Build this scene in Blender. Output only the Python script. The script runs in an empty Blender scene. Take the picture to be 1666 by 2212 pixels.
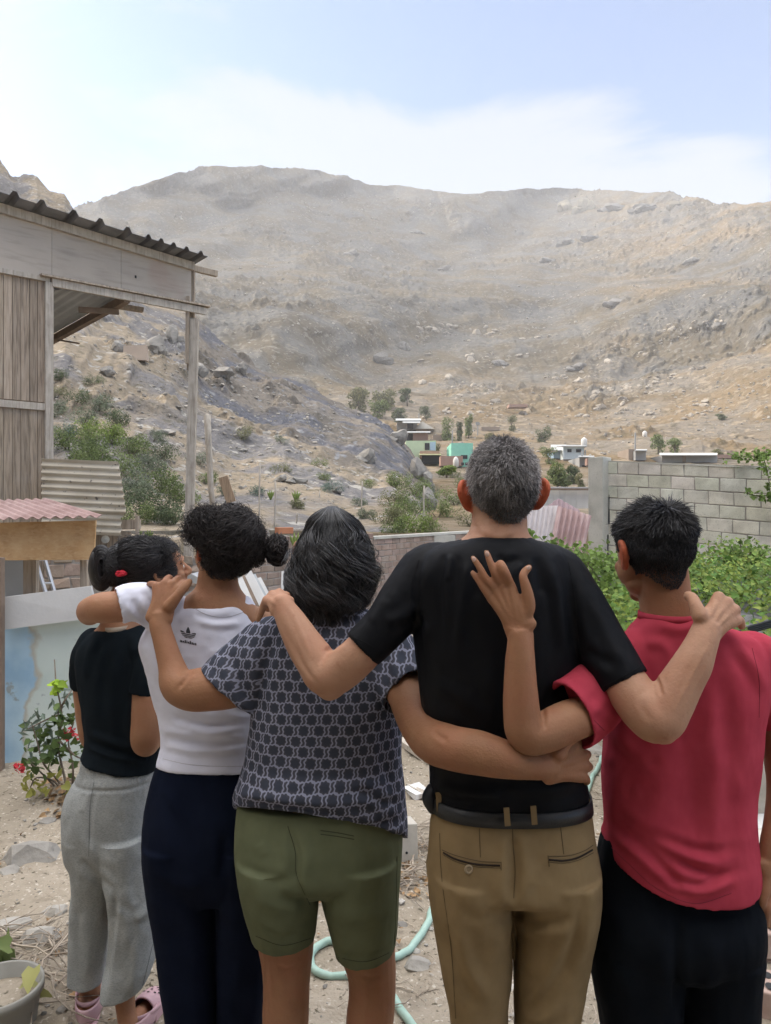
import bpy, bmesh, math, random
import numpy as np
from mathutils import Vector, Matrix, noise as mnoise
from mathutils.bvhtree import BVHTree
C = bpy.context.scene.collection
SC = bpy.context.scene
R = math.radians
# ------------------------------------------------------------------ camera, sky, sun, exposure
CH = 1.60            # camera height (m)
F = 1600.0           # focal length in units of the 1666 x 2212 layout grid
cam = bpy.data.cameras.new('camera'); camo = bpy.data.objects.new('camera', cam); C.objects.link(camo)
camo.location = (0, 0, CH); camo.rotation_euler = (R(90), 0, 0)
cam.sensor_fit = 'VERTICAL'; cam.sensor_height = 36; cam.lens = 36*F/2212
cam.clip_end = 20000; cam.clip_start = 0.05
SC.camera = camo
SUN_EL, SUN_AZ = R(31), R(-72)          # azimuth measured from +Y (view direction) towards +X
w = bpy.data.worlds.new('World'); SC.world = w; w.use_nodes = True
nt = w.node_tree; nt.nodes.clear()
def N(t, **k):
    n = nt.nodes.new(t)
    for a, v in k.items(): setattr(n, a, v)
    return n
L = lambda a, b: nt.links.new(a, b)
sky = N('ShaderNodeTexSky', sky_type='NISHITA'); sky.sun_disc = False
sky.sun_elevation = SUN_EL; sky.sun_rotation = SUN_AZ
sky.dust_density = 2.0; sky.air_density = 1.0; sky.ozone_density = 1.6
tc = N('ShaderNodeTexCoord'); sep = N('ShaderNodeSeparateXYZ'); L(tc.outputs['Generated'], sep.inputs[0])
mp = N('ShaderNodeMapping'); mp.inputs['Scale'].default_value = (1.3, 1.3, 3.2); mp.inputs['Location'].default_value = (0.3, 0.2, 0.55)
L(tc.outputs['Generated'], mp.inputs[0])
n1 = N('ShaderNodeTexNoise'); n1.inputs['Scale'].default_value = 2.6; n1.inputs['Detail'].default_value = 9; n1.inputs['Roughness'].default_value = 0.55
n1.inputs['Distortion'].default_value = 0.4
L(mp.outputs[0], n1.inputs[0])
# cloud bank low over the hills: strong at 12-28 deg elevation, thinning upward
def math2(op, a, b=None, clamp=False):
    m = N('ShaderNodeMath', operation=op); m.use_clamp = clamp
    for i, v in enumerate((a, b)):
        if v is None: continue
        if isinstance(v, (int, float)): m.inputs[i].default_value = v
        else: L(v, m.inputs[i])
    return m.outputs[0]
def mrange(v, a, b, c, d):
    m = N('ShaderNodeMapRange'); m.interpolation_type = 'SMOOTHSTEP'; L(v, m.inputs[0])
    for i, q in enumerate((a, b, c, d)): m.inputs[i+1].default_value = q
    return m.outputs[0]
uu = math2('DIVIDE', sep.outputs[0], math2('MAXIMUM', sep.outputs[1], 0.05)); vv_ = math2('DIVIDE', sep.outputs[2], math2('MAXIMUM', sep.outputs[1], 0.05))
low = mrange(vv_, 0.46, 0.68, 1.0, 0.0)
side = math2('MULTIPLY', mrange(uu, -0.62, -0.25, 0.0, 1.0), mrange(uu, 0.42, 0.62, 1.0, 0.25))
cl = math2('ADD', n1.outputs['Fac'], math2('MULTIPLY', math2('MULTIPLY', low, side), 0.34))
mask = mrange(cl, 0.60, 0.80, 0.0, 1.0)
mask = math2('MAXIMUM', math2('MULTIPLY', mask, 0.88), 0.16)
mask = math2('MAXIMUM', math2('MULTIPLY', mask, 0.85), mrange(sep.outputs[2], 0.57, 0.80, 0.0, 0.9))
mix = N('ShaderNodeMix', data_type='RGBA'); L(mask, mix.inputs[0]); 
skc = N('ShaderNodeMix', data_type='RGBA', blend_type='MULTIPLY'); skc.inputs[0].default_value = 1.0
L(sky.outputs[0], skc.inputs[6]); skc.inputs[7].default_value = (.60, .655, .76, 1)
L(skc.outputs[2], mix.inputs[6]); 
cc_ = N('ShaderNodeMix', data_type='RGBA'); L(mrange(sep.outputs[2], 0.57, 0.80, 0.0, 1.0), cc_.inputs[0]); cc_.inputs[6].default_value = (2.06, 2.13, 2.22, 1); cc_.inputs[7].default_value = (10.2, 10.0, 9.9, 1); L(cc_.outputs[2], mix.inputs[7])  # overhead cloud, above the view, brightened as added light on the people
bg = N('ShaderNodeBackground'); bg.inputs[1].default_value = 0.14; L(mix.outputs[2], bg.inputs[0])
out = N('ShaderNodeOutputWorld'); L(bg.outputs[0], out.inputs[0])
sl = bpy.data.lights.new('sun', 'SUN'); sl.energy = 1.9; sl.angle = R(3); sl.color = (1.0, 0.90, 0.77)
so = bpy.data.objects.new('sun', sl); C.objects.link(so)
sd = Vector((math.sin(SUN_AZ)*math.cos(SUN_EL), math.cos(SUN_AZ)*math.cos(SUN_EL), math.sin(SUN_EL)))
so.rotation_euler = sd.to_track_quat('Z', 'Y').to_euler(); so.location = sd*50
SC.view_settings.view_transform = 'Standard'; SC.view_settings.look = 'None'
SC.view_settings.exposure = 1.5; SC.view_settings.gamma = 1.0
try:
    SC.cycles.volume_bounces = 1; SC.cycles.max_bounces = 6
except Exception: pass

# ------------------------------------------------------------------ helpers
rnd = random.Random(7); rg = np.random.default_rng(11)
def P(x, y, d):            # layout grid -> world point at depth d
    return np.array([(x-833.0)/F*d, d, CH-(y-1106.0)/F*d])
def V3(p): return Vector((float(p[0]), float(p[1]), float(p[2])))
def hash3(i, seed):
    i = i.astype(np.int64)
    h = (i[..., 0]*374761393 + i[..., 1]*668265263 + i[..., 2]*2147483647 + seed*974711) & 0xffffffff
    h = ((h ^ (h >> 13))*1274126177) & 0xffffffff
    h = (h ^ (h >> 16)) & 0xffffffff
    return h/4294967295.0
def vnoise(p, seed=0):
    p = np.asarray(p, float); i = np.floor(p).astype(np.int64); f = p-i; f = f*f*(3-2*f)
    o = 0
    for a in (0, 1):
        for b in (0, 1):
            for c in (0, 1):
                wgt = (f[..., 0] if a else 1-f[..., 0])*(f[..., 1] if b else 1-f[..., 1])*(f[..., 2] if c else 1-f[..., 2])
                o = o+wgt*hash3(i+np.array([a, b, c]), seed)
    return o*2-1
def fbm(p, octv=4, seed=0, gain=.5, ridged=False):
    o = 0; a = 1.0; p = np.asarray(p, float)
    for k in range(octv):
        n = vnoise(p*(2.03**k)+k*17.3, seed+k)
        o = o+a*((1-2*np.abs(n)) if ridged else n); a *= gain
    return o
def smooth01(t): t = np.clip(t, 0, 1); return t*t*(3-2*t)
def mesh_np(name, verts, faces, smooth=False, tint=None, uv=None):
    """verts (n,3); faces: (m,k) array or list of such arrays"""
    verts = np.asarray(verts, float)
    fl = faces if isinstance(faces, list) else [faces]
    fl = [np.asarray(f, int) for f in fl if len(f)]
    me = bpy.data.meshes.new(name)
    me.vertices.add(len(verts)); me.vertices.foreach_set('co', verts.ravel())
    loops = np.concatenate([f.ravel() for f in fl]); tot = np.concatenate([np.full(len(f), f.shape[1]) for f in fl])
    me.loops.add(len(loops)); me.loops.foreach_set('vertex_index', loops.astype(np.int32))
    me.polygons.add(len(tot)); st = np.concatenate([[0], np.cumsum(tot)[:-1]])
    me.polygons.foreach_set('loop_start', st.astype(np.int32)); me.polygons.foreach_set('loop_total', tot.astype(np.int32))
    me.polygons.foreach_set('use_smooth', np.full(len(tot), smooth))
    me.update(calc_edges=True)
    if tint is not None:
        a = me.color_attributes.new('tint', 'FLOAT_COLOR', 'POINT')
        t = np.asarray(tint, float)
        if t.ndim == 1: t = np.stack([t, t, t], 1)
        a.data.foreach_set('color', np.concatenate([t, np.ones((len(t), 1))], 1).ravel())
    if uv is not None:
        u = me.uv_layers.new(name='UVMap'); u.data.foreach_set('uv', np.asarray(uv)[loops].ravel())
    me.validate()
    return me
def tag(o, label=None, cat=None, group=None, kind=None):
    if label: o['label'] = label
    if cat: o['category'] = cat
    if group: o['group'] = group
    if kind: o['kind'] = kind
    return o
def link(name, me, m=None, parent=None, origin=None):
    """me in world coordinates; top-level objects get their origin at the base of the mesh"""
    o = bpy.data.objects.new(name, me); C.objects.link(o)
    if m is not None and len(me.materials) == 0: me.materials.append(m)
    n = len(me.vertices); co = np.empty(n*3); me.vertices.foreach_get('co', co); co = co.reshape(-1, 3)
    if parent is None:
        base = np.array(origin) if origin is not None else np.array([(co[:, 0].min()+co[:, 0].max())/2, (co[:, 1].min()+co[:, 1].max())/2, co[:, 2].min()])
        o.location = base; WB[o.name] = base
    else:
        base = WB[parent.name]; WB[o.name] = base; o.parent = parent; o.location = (0, 0, 0)
    co = co-base; me.vertices.foreach_set('co', co.ravel()); me.update()
    return o
WB = {}
def empty(name, loc, label=None, cat=None, group=None):
    o = bpy.data.objects.new(name, None); C.objects.link(o); o.empty_display_size = .1
    o.location = loc; WB[o.name] = np.array(loc, float)
    return tag(o, label, cat, group)
def copy_tree(o, parent=None):
    c = o.copy(); C.objects.link(c); c.parent = parent
    WB[c.name] = WB[o.name]
    for ch in list(o.children): copy_tree(ch, c)
    return c

class MB:
    def __init__(s): s.v = []; s.f = {}; s.n = 0; s.t = []
    def add(s, v, f, tint=1.0):
        v = np.asarray(v, float); s.v.append(v)
        for k in (f if isinstance(f, list) and len(f) and isinstance(f[0], np.ndarray) else [np.asarray(f, int)]):
            if len(k): s.f.setdefault(k.shape[1], []).append(k+s.n)
        s.n += len(v)
        t = np.asarray(tint, float)
        s.t.append(np.broadcast_to(t.reshape(-1, 3) if t.ndim and t.size % 3 == 0 and t.size > 1 else np.full((1, 3), float(t)), (len(v), 3)).copy())
    def box(s, c, size, rot=None, jit=0, tint=1.0, taper=1.0):
        q = np.array([[x, y, z] for x in (-.5, .5) for y in (-.5, .5) for z in (-.5, .5)])*np.array(size)
        if taper != 1.0: q[q[:, 2] > 0, :2] *= taper
        if jit: q = q+rg.normal(0, jit, q.shape)
        if rot is not None: q = q@np.array(rot).T
        s.add(q+np.array(c), [[0, 1, 3, 2], [4, 6, 7, 5], [0, 4, 5, 1], [2, 3, 7, 6], [0, 2, 6, 4], [1, 5, 7, 3]], tint)
    def beam(s, a, b, w, h, up=(0, 0, 1), tint=1.0, jit=0):
        a = np.array(a, float); b = np.array(b, float); d = b-a; Ln = np.linalg.norm(d); d = d/Ln
        up = np.array(up, float)
        if abs(d@up) > .95: up = np.array([0, 1.0, 0])
        x = np.cross(d, up); x /= np.linalg.norm(x); z = np.cross(x, d)
        s.box((a+b)/2, (w, Ln, h), np.stack([x, d, z], 1), jit, tint)
    def tube(s, pts, rad, n=10, up=(0, 0, 1), cap=True, tint=1.0):
        v, f = tube(pts, rad, n, up, cap); s.add(v, f, tint)
    def quad(s, a, b, c, d, tint=1.0): s.add([a, b, c, d], [[0, 1, 2, 3]], tint)
    def build(s, name, m=None, parent=None, smooth=False, origin=None, uv=None, bevel=0):
        me = mesh_np(name, np.concatenate(s.v), [np.concatenate(k) for k in s.f.values()], smooth, np.concatenate(s.t), uv)
        o = link(name, me, m, parent, origin)
        if bevel:
            b = o.modifiers.new('bevel', 'BEVEL'); b.width = bevel; b.segments = 2; b.limit_method = 'ANGLE'
        return o

def catmull(pts, sub):
    p = np.asarray(pts, float); n = len(p)
    if n < 3: 
        t = np.linspace(0, 1, sub*(n-1)+1)[:, None]; return p[0]*(1-t)+p[-1]*t
    q = np.vstack([2*p[0]-p[1], p, 2*p[-1]-p[-2]]); o = []
    for i in range(1, n):
        a, b, c, d = q[i-1], q[i], q[i+1], q[i+2]
        for k in range(sub):
            t = k/sub
            o.append(.5*((2*b)+(c-a)*t+(2*a-5*b+4*c-d)*t*t+(3*b-a-3*c+d)*t**3))
    o.append(p[-1]); return np.array(o)
def tube(pts, rad, n=10, up=(0, 0, 1), cap=True):
    """rad: scalar, list of scalars, or list of (a, b): a sideways (across 'up'), b along 'up'"""
    p = np.asarray(pts, float); m = len(p)
    r = np.asarray(rad, float)
    if r.ndim == 0: r = np.full((m, 2), float(r))
    elif r.ndim == 1: r = np.stack([r, r], 1)
    tg = np.gradient(p, axis=0); tg /= np.linalg.norm(tg, axis=1)[:, None]+1e-12
    up = np.array(up, float); x = np.cross(tg[0], up)
    if np.linalg.norm(x) < .05: x = np.cross(tg[0], np.array([1.0, 0.1, 0]))
    x /= np.linalg.norm(x); th = np.linspace(0, 2*np.pi, n, endpoint=False); vs = []
    for i in range(m):
        x = x-tg[i]*(x@tg[i]); x /= np.linalg.norm(x)+1e-12; y = np.cross(x, tg[i])
        vs.append(p[i]+np.outer(np.cos(th)*r[i, 0], x)+np.outer(np.sin(th)*r[i, 1], y))
    v = np.concatenate(vs); a = np.arange(n); b = (a+1) % n
    f = np.concatenate([np.stack([i*n+a, i*n+b, (i+1)*n+b, (i+1)*n+a], 1) for i in range(m-1)])
    fl = [f]
    if cap:
        v = np.vstack([v, p[0]-tg[0]*r[0].min()*.5, p[-1]+tg[-1]*r[-1].min()*.5])
        fl.append(np.concatenate([np.stack([b, a, np.full(n, m*n)], 1), np.stack([(m-1)*n+a, (m-1)*n+b, np.full(n, m*n+1)], 1)]))
    return v, fl
def rotz(a): return np.array([[math.cos(a), -math.sin(a), 0], [math.sin(a), math.cos(a), 0], [0, 0, 1]])
def rotx(a): return np.array([[1, 0, 0], [0, math.cos(a), -math.sin(a)], [0, math.sin(a), math.cos(a)]])
def roty(a): return np.array([[math.cos(a), 0, math.sin(a)], [0, 1, 0], [-math.sin(a), 0, math.cos(a)]])

def mat(name, cols, scale=4, detail=6, rough=.85, spec=.25, bump=.3, bscale=40, bdist=.005, stretch=(1, 1, 1), coord='Object',
        bstretch=None, tint=True, metallic=0, sss=0, sssr=(1, .3, .15), sheen=0, distort=0, nrough=.55, extra=None, ramp=(.3, .7)):
    m = bpy.data.materials.new(name); m.use_nodes = True; t = m.node_tree; t.nodes.clear()
    def n(ty, **k):
        q = t.nodes.new(ty)
        for a, v in k.items(): setattr(q, a, v)
        return q
    l = t.links.new
    o = n('ShaderNodeOutputMaterial'); b = n('ShaderNodeBsdfPrincipled'); l(b.outputs[0], o.inputs[0])
    b.inputs['Roughness'].default_value = rough; b.inputs['Metallic'].default_value = metallic
    b.inputs['Specular IOR Level'].default_value = spec
    if sss:
        b.inputs['Subsurface Weight'].default_value = sss; b.inputs['Subsurface Radius'].default_value = sssr; b.inputs['Subsurface Scale'].default_value = .012
    if sheen:
        b.inputs['Sheen Weight'].default_value = sheen; b.inputs['Sheen Roughness'].default_value = .5
    c = n('ShaderNodeTexCoord'); mpn = n('ShaderNodeMapping'); mpn.inputs['Scale'].default_value = stretch
    l(c.outputs[coord], mpn.inputs[0])
    nz = n('ShaderNodeTexNoise'); nz.inputs['Scale'].default_value = scale; nz.inputs['Detail'].default_value = detail
    nz.inputs['Roughness'].default_value = nrough; nz.inputs['Distortion'].default_value = distort
    l(mpn.outputs[0], nz.inputs[0])
    rp = n('ShaderNodeValToRGB'); l(nz.outputs['Fac'], rp.inputs[0]); e = rp.color_ramp.elements
    k = len(cols)
    e[0].position = ramp[0]; e[0].color = (*cols[0], 1); e[1].position = ramp[1]; e[1].color = (*cols[-1], 1)
    for i in range(1, k-1):
        q = e.new(ramp[0]+(ramp[1]-ramp[0])*i/(k-1)); q.color = (*cols[i], 1)
    col = rp.outputs[0]
    if extra: col = extra(t, n, l, c, mpn, col)
    if tint:
        at = n('ShaderNodeAttribute', attribute_name='tint'); mx = n('ShaderNodeMix', data_type='RGBA', blend_type='MULTIPLY')
        mx.inputs[0].default_value = 1; l(col, mx.inputs[6]); l(at.outputs['Color'], mx.inputs[7]); col = mx.outputs[2]
    l(col, b.inputs['Base Color'])
    if bump:
        mb = n('ShaderNodeMapping'); mb.inputs['Scale'].default_value = bstretch or stretch; l(c.outputs[coord], mb.inputs[0])
        nb = n('ShaderNodeTexNoise'); nb.inputs['Scale'].default_value = bscale; nb.inputs['Detail'].default_value = 5; l(mb.outputs[0], nb.inputs[0])
        bp = n('ShaderNodeBump'); bp.inputs['Strength'].default_value = bump; bp.inputs['Distance'].default_value = bdist
        l(nb.outputs['Fac'], bp.inputs['Height']); l(bp.outputs[0], b.inputs['Normal'])
    return m
def overlay(t, n, l, base, fac, colr, blend='MIX'):
    mx = n('ShaderNodeMix', data_type='RGBA', blend_type=blend); 
    if isinstance(fac, (int, float)): mx.inputs[0].default_value = fac
    else: l(fac, mx.inputs[0])
    l(base, mx.inputs[6]); mx.inputs[7].default_value = (*colr, 1); return mx.outputs[2]
def noisefac(t, n, l, src, scale, a, b, detail=5, stretch=None, w=None):
    v = src
    if stretch:
        mm = n('ShaderNodeMapping'); mm.inputs['Scale'].default_value = stretch; l(src, mm.inputs[0]); v = mm.outputs[0]
    q = n('ShaderNodeTexNoise'); q.inputs['Scale'].default_value = scale; q.inputs['Detail'].default_value = detail; l(v, q.inputs[0])
    r = n('ShaderNodeMapRange'); l(q.outputs['Fac'], r.inputs[0]); r.inputs[1].default_value = a; r.inputs[2].default_value = b
    return r.outputs[0]
M_dark = mat('dark_metal', [(.02, .02, .022), (.05, .05, .05)], bump=0)
# ------------------------------------------------------------------ land
def hill_extra(t, n, l, c, mp, col):
    # scree / rock patches and dry bush speckle
    f = noisefac(t, n, l, c.outputs['Object'], .035, .44, .58, 8)
    col = overlay(t, n, l, col, f, (.118, .112, .100))
    f2 = noisefac(t, n, l, c.outputs['Object'], .45, .54, .61, 7, (1, 1, 1.6))
    mm = n('ShaderNodeMath', operation='MULTIPLY'); l(f2, mm.inputs[0]); mm.inputs[1].default_value = .55
    col = overlay(t, n, l, col, mm.outputs[0], (.055, .052, .034))
    f3 = noisefac(t, n, l, c.outputs['Object'], .33, .57, .63, 7)
    col = overlay(t, n, l, col, f3, (.17, .152, .122))
    return col
M_far = mat('far_hill_soil', [(.086, .070, .046), (.114, .092, .060), (.142, .115, .076)], scale=.02, detail=9, rough=.95, bump=.8, bscale=.8, bdist=.8, extra=hill_extra, tint=True, spec=.1)
def near_extra(t, n, l, c, mp, col):
    f = noisefac(t, n, l, c.outputs['Object'], .16, .47, .56, 8)
    col = overlay(t, n, l, col, f, (.165, .155, .15))
    f2 = noisefac(t, n, l, c.outputs['Object'], 2.2, .56, .64, 6)
    mm = n('ShaderNodeMath', operation='MULTIPLY'); l(f2, mm.inputs[0]); mm.inputs[1].default_value = .5
    col = overlay(t, n, l, col, mm.outputs[0], (.095, .088, .055))
    f3 = noisefac(t, n, l, c.outputs['Object'], 1.4, .60, .66, 7)
    col = overlay(t, n, l, col, f3, (.33, .31, .275))
    return col
M_near = mat('near_hill_soil', [(.17, .145, .11), (.25, .205, .15), (.31, .255, .185)], scale=.12, detail=9, rough=.95, bump=.8, bscale=3.0, bdist=.25, extra=near_extra, spec=.1)
def interp(x, xs, ys): return np.interp(x, xs, ys)
def fan(name, xs, ysil, ybase, Yfun, rows, disp, back=14, mtl=None, skirt=None):
    """terrain patch: columns are azimuths, rows run from the foot to the crest and down behind it"""
    nx = len(xs); s = np.linspace(0, 1, rows)
    X, S = np.meshgrid(xs, s)
    yb = ybase(X); yt = ysil(X); y = yb+(yt-yb)*S; Y = Yfun(X, S, y)
    co = np.stack([(X-833)/F*Y, Y, CH-(y-1106)/F*Y], -1)
    top = co[-1]; ext = []
    for k in range(1, back+1):
        e = top.copy(); dd = (k/back)**1.5; r = e[:, :2]/np.linalg.norm(e[:, :2], axis=1)[:, None]
        e[:, :2] += r*dd*top[:, 1:2]*.35; e[:, 2] -= dd*top[:, 2]*.75+dd*3; ext.append(e)
    pre = []
    if skirt is not None:
        e = co[0].copy(); e[:, :2] *= .985; e[:, 2] = skirt; pre = [e]
    co = np.concatenate([np.array(pre).reshape(-1, nx, 3), co, np.array(ext)], 0)
    if disp is not None: co = disp(co)
    nr = co.shape[0]; i = np.arange(nr-1)[:, None]*nx+np.arange(nx-1)[None]
    f = np.stack([i, i+1, i+nx+1, i+nx], -1).reshape(-1, 4)
    return co, f
# far hills -------------------------------------------------------------
xs_far = np.concatenate([np.linspace(-1500, -60, 70), np.linspace(-50, 1720, 760), np.linspace(1735, 3400, 70)])
sil_far = lambda x: interp(x, [-1500, -600, 0, 155, 230, 300, 350, 400, 440, 480, 560, 620, 720, 775, 790, 860, 920, 1010, 1100, 1210, 1300, 1420, 1500, 1560, 1666, 2000, 3400],
                           [300, 420, 470, 441, 422, 402, 386, 372, 360, 357, 358, 364, 372, 386, 395, 403, 414, 415, 409, 406, 412, 418, 428, 440, 433, 400, 380])
def Yfar(X, S, y):
    Y0 = np.interp(y, [340, 420, 480, 560, 600, 640, 700, 800, 900, 960, 1000, 1100, 1150], [760, 700, 620, 520, 450, 360, 320, 265, 215, 175, 120, 30, 18.0])
    k = smooth01((1010-y)/200)
    bump = .38*np.exp(-((X-1060)/430.0)**2)-.25*smooth01((X-1350)/600)
    # wavy spurs and gullies running down slope
    q = np.stack([X/260.0+y/200.0, y/130.0, 0*X], -1); g = fbm(q, 3, 5)
    q2 = np.stack([X/70.0-y/200.0, y/120.0, 0*X], -1); g2 = fbm(q2, 4, 9, ridged=True)
    return Y0*(1+k*(bump+.09*g+.012*g2))
def disp_far(co):
    Y = co[..., 1]; a = smooth01((Y-60)/150)
    n = fbm(co/55.0, 4, 21, .5)*5.0+fbm(co/9.0, 4, 31, .6, True)*.45
    m = smooth01((fbm(co/70.0, 4, 41)-.02)/.30)      # rocky patches
    n2 = np.maximum(0, fbm(co/4.5*np.array([1, 1, .6]), 3, 51, .6))*2.0*m
    co = co.copy(); co[..., 2] += a*(n*.8+n2*.9); co[..., 1] -= a*n2*.8; co[..., 2] += (1-a)*.12*vnoise(co/3.0, 3)
    return co
co, f = fan('far', xs_far, sil_far, lambda x: 1150+0*x, Yfar, 520, disp_far, skirt=-.3)
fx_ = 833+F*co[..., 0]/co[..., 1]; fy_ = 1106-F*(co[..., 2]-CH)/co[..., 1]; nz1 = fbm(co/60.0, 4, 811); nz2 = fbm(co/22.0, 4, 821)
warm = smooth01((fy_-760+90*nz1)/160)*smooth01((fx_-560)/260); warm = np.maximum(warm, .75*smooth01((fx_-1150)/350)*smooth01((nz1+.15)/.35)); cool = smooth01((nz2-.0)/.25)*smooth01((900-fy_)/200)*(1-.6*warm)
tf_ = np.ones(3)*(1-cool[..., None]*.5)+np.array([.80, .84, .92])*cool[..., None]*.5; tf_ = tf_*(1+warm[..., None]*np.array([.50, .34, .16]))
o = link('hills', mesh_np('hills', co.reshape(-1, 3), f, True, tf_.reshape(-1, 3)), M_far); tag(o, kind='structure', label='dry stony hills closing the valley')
FAR = BVHTree.FromPolygons([tuple(p) for p in co[::3, ::3].reshape(-1, 3)], [tuple(q) for q in (lambda nx, nr: (np.arange(nr-1)[:, None]*nx+np.arange(nx-1)[None])[..., None]+np.array([0, 1, nx+1, nx]))(co[::3, ::3].shape[1], co[::3, ::3].shape[0]).reshape(-1, 4)])
# near rocky slope on the left -------------------------------------------
xs_near = np.concatenate([np.linspace(-700, -40, 60), np.linspace(-30, 985, 620)])
sil_near = lambda x: interp(x, [-700, -300, 0, 30, 80, 110, 140, 165, 250, 330, 425, 460, 520, 570, 620, 700, 760, 800, 840, 870, 900, 930, 945, 985],
                            [40, 200, 352, 383, 398, 425, 432, 470, 560, 625, 688, 725, 765, 795, 812, 850, 878, 892, 915, 945, 992, 1020, 1075, 1150])
def Ynear(X, S, y):
    Ym = interp(X, [-700, 0, 165, 425, 700, 900, 945, 985], [150, 125, 118, 96, 88, 80, 74, 60])
    Y0 = 17.2*(Ym/17.2)**(S**1.0)
    q = np.stack([X/160.0+y/250., y/190.0, 0*X], -1)
    return Y0*(1+.10*fbm(q, 4, 77)*smooth01(S*4)*smooth01((1.0-S)*6))
def disp_near(co):
    Y = co[..., 1]; a = smooth01((Y-17)/25)
    n = fbm(co/9.0, 5, 121, .5)*.8+fbm(co/2.5, 3, 125, .5, True)*.10
    m = smooth01((fbm(co/16.0, 4, 141)+.02)/.25)
    n2 = np.maximum(0, fbm(co/2.2*np.array([1, 1, .55]), 4, 151, .6))*.65*m
    n3 = np.maximum(0, fbm(co/.8, 3, 161, .6))*.16
    co = co.copy(); co[..., 2] += a*(n+n2)+n3*.7*smooth01((Y-16.5)/3); co[..., 1] -= a*n2*.7
    crag = smooth01((co[..., 2]-34)/16)
    co[..., 2] += crag*fbm(co/7.0, 4, 171, .5)*1.1
    return co
co2, f2 = fan('near', xs_near, sil_near, lambda x: 1168+0*x, Ynear, 460, disp_near, skirt=-.3)
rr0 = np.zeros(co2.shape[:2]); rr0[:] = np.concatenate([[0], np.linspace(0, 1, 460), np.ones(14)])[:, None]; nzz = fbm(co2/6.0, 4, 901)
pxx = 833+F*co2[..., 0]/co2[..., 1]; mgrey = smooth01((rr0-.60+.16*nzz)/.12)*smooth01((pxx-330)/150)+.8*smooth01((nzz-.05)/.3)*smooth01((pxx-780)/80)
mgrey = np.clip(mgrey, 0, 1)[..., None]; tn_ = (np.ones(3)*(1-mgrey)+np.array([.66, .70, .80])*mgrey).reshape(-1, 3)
o = link('slope', mesh_np('slope', co2.reshape(-1, 3), f2, True, tn_), M_near); tag(o, kind='structure', label='rocky near hillside falling from the left')
cc = co2[::2, ::2]; nr_, nx_ = cc.shape[:2]
NEAR = BVHTree.FromPolygons([tuple(p) for p in cc.reshape(-1, 3)], [tuple(q) for q in ((np.arange(nr_-1)[:, None]*nx_+np.arange(nx_-1)[None])[..., None]+np.array([0, 1, nx_+1, nx_])).reshape(-1, 4)])
def hit(tree, x, y):
    d = V3(P(x, y, 1.0))-Vector((0, 0, CH)); r = tree.ray_cast(Vector((0, 0, CH)), d.normalized())
    return r[0]
def hitz(tree, X, Y):
    r = tree.ray_cast(Vector((X, Y, 500)), Vector((0, 0, -1))); return r[0].z if r[0] else 0
# ridge on the left, outside the frame, that keeps the yard in shade
gx = np.linspace(0, 1, 60); gy = np.linspace(-110, 80, 80); GX, GY = np.meshgrid(gx, gy)
foot = -16-.72*np.maximum(GY, 0); Xr = foot-GX*120; Zr = 128*smooth01(GX*1.1)**.8*(1-.25*smooth01(np.abs(GY)/160))
cr = np.stack([Xr, GY, Zr-.3], -1); cr[..., 2] += fbm(cr/14.0, 4, 61, .5, True)*2.0*GX
nr_, nx_ = cr.shape[:2]; i = np.arange(nr_-1)[:, None]*nx_+np.arange(nx_-1)[None]
o = link('ridge', mesh_np('ridge', cr.reshape(-1, 3), np.stack([i, i+1, i+nx_+1, i+nx_], -1).reshape(-1, 4), True, np.ones(cr.shape[0]*cr.shape[1])), M_near); tag(o, kind='structure', label='unseen hillside ridge left of the yard, shaped to shade it')
# yard -------------------------------------------------------------------
def yard_extra(t, n, l, c, mp, col):
    f = noisefac(t, n, l, c.outputs['Object'], 7, .55, .68, 8); mm = n('ShaderNodeMath', operation='MULTIPLY'); l(f, mm.inputs[0]); mm.inputs[1].default_value = .6
    col = overlay(t, n, l, col, mm.outputs[0], (.17, .14, .105))
    f = noisefac(t, n, l, c.outputs['Object'], 55, .60, .70, 4)
    col = overlay(t, n, l, col, f, (.52, .47, .40))
    f = noisefac(t, n, l, c.outputs['Object'], 38, .62, .68, 4)
    return overlay(t, n, l, col, f, (.10, .085, .06))
M_yard = mat('yard_dirt', [(.24, .205, .155), (.315, .27, .21), (.385, .335, .27)], scale=1.3, detail=9, rough=.95, bump=.9, bscale=60, bdist=.012, extra=yard_extra, spec=.1)
gx = np.linspace(-6, 7, 420); gy = np.concatenate([np.linspace(-5, 2.0, 30), np.linspace(2.03, 7, 330), np.linspace(7.1, 18, 60)])
GX, GY = np.meshgrid(gx, gy); q = np.stack([GX, GY, 0*GX], -1)
def yard_z(q): return .035*fbm(q/1.1, 3, 201)+.014*fbm(q/.25, 3, 211)+.013*fbm(q/.08, 3, 221)+.10*np.exp(-(((q[..., 0]+1.78)/.22)**2+((q[..., 1]-4.15)/.25)**2))
q[..., 2] = yard_z(q)
nr_, nx_ = q.shape[:2]; i = np.arange(nr_-1)[:, None]*nx_+np.arange(nx_-1)[None]
o = link('yard', mesh_np('yard', q.reshape(-1, 3), np.stack([i, i+1, i+nx_+1, i+nx_], -1).reshape(-1, 4), True, np.ones(q.shape[0]*q.shape[1])), M_yard); tag(o, kind='structure', label='bare dusty yard')
b = MB(); g = 1150; b.quad((-g, -300, -.35), (g, -300, -.35), (g, 1250, -.35), (-g, 1250, -.35)); o = b.build('ground', M_yard); tag(o, kind='structure', label='dry valley ground')
def yz(X, Y): return float(yard_z(np.array([X, Y, 0.0])))
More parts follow.
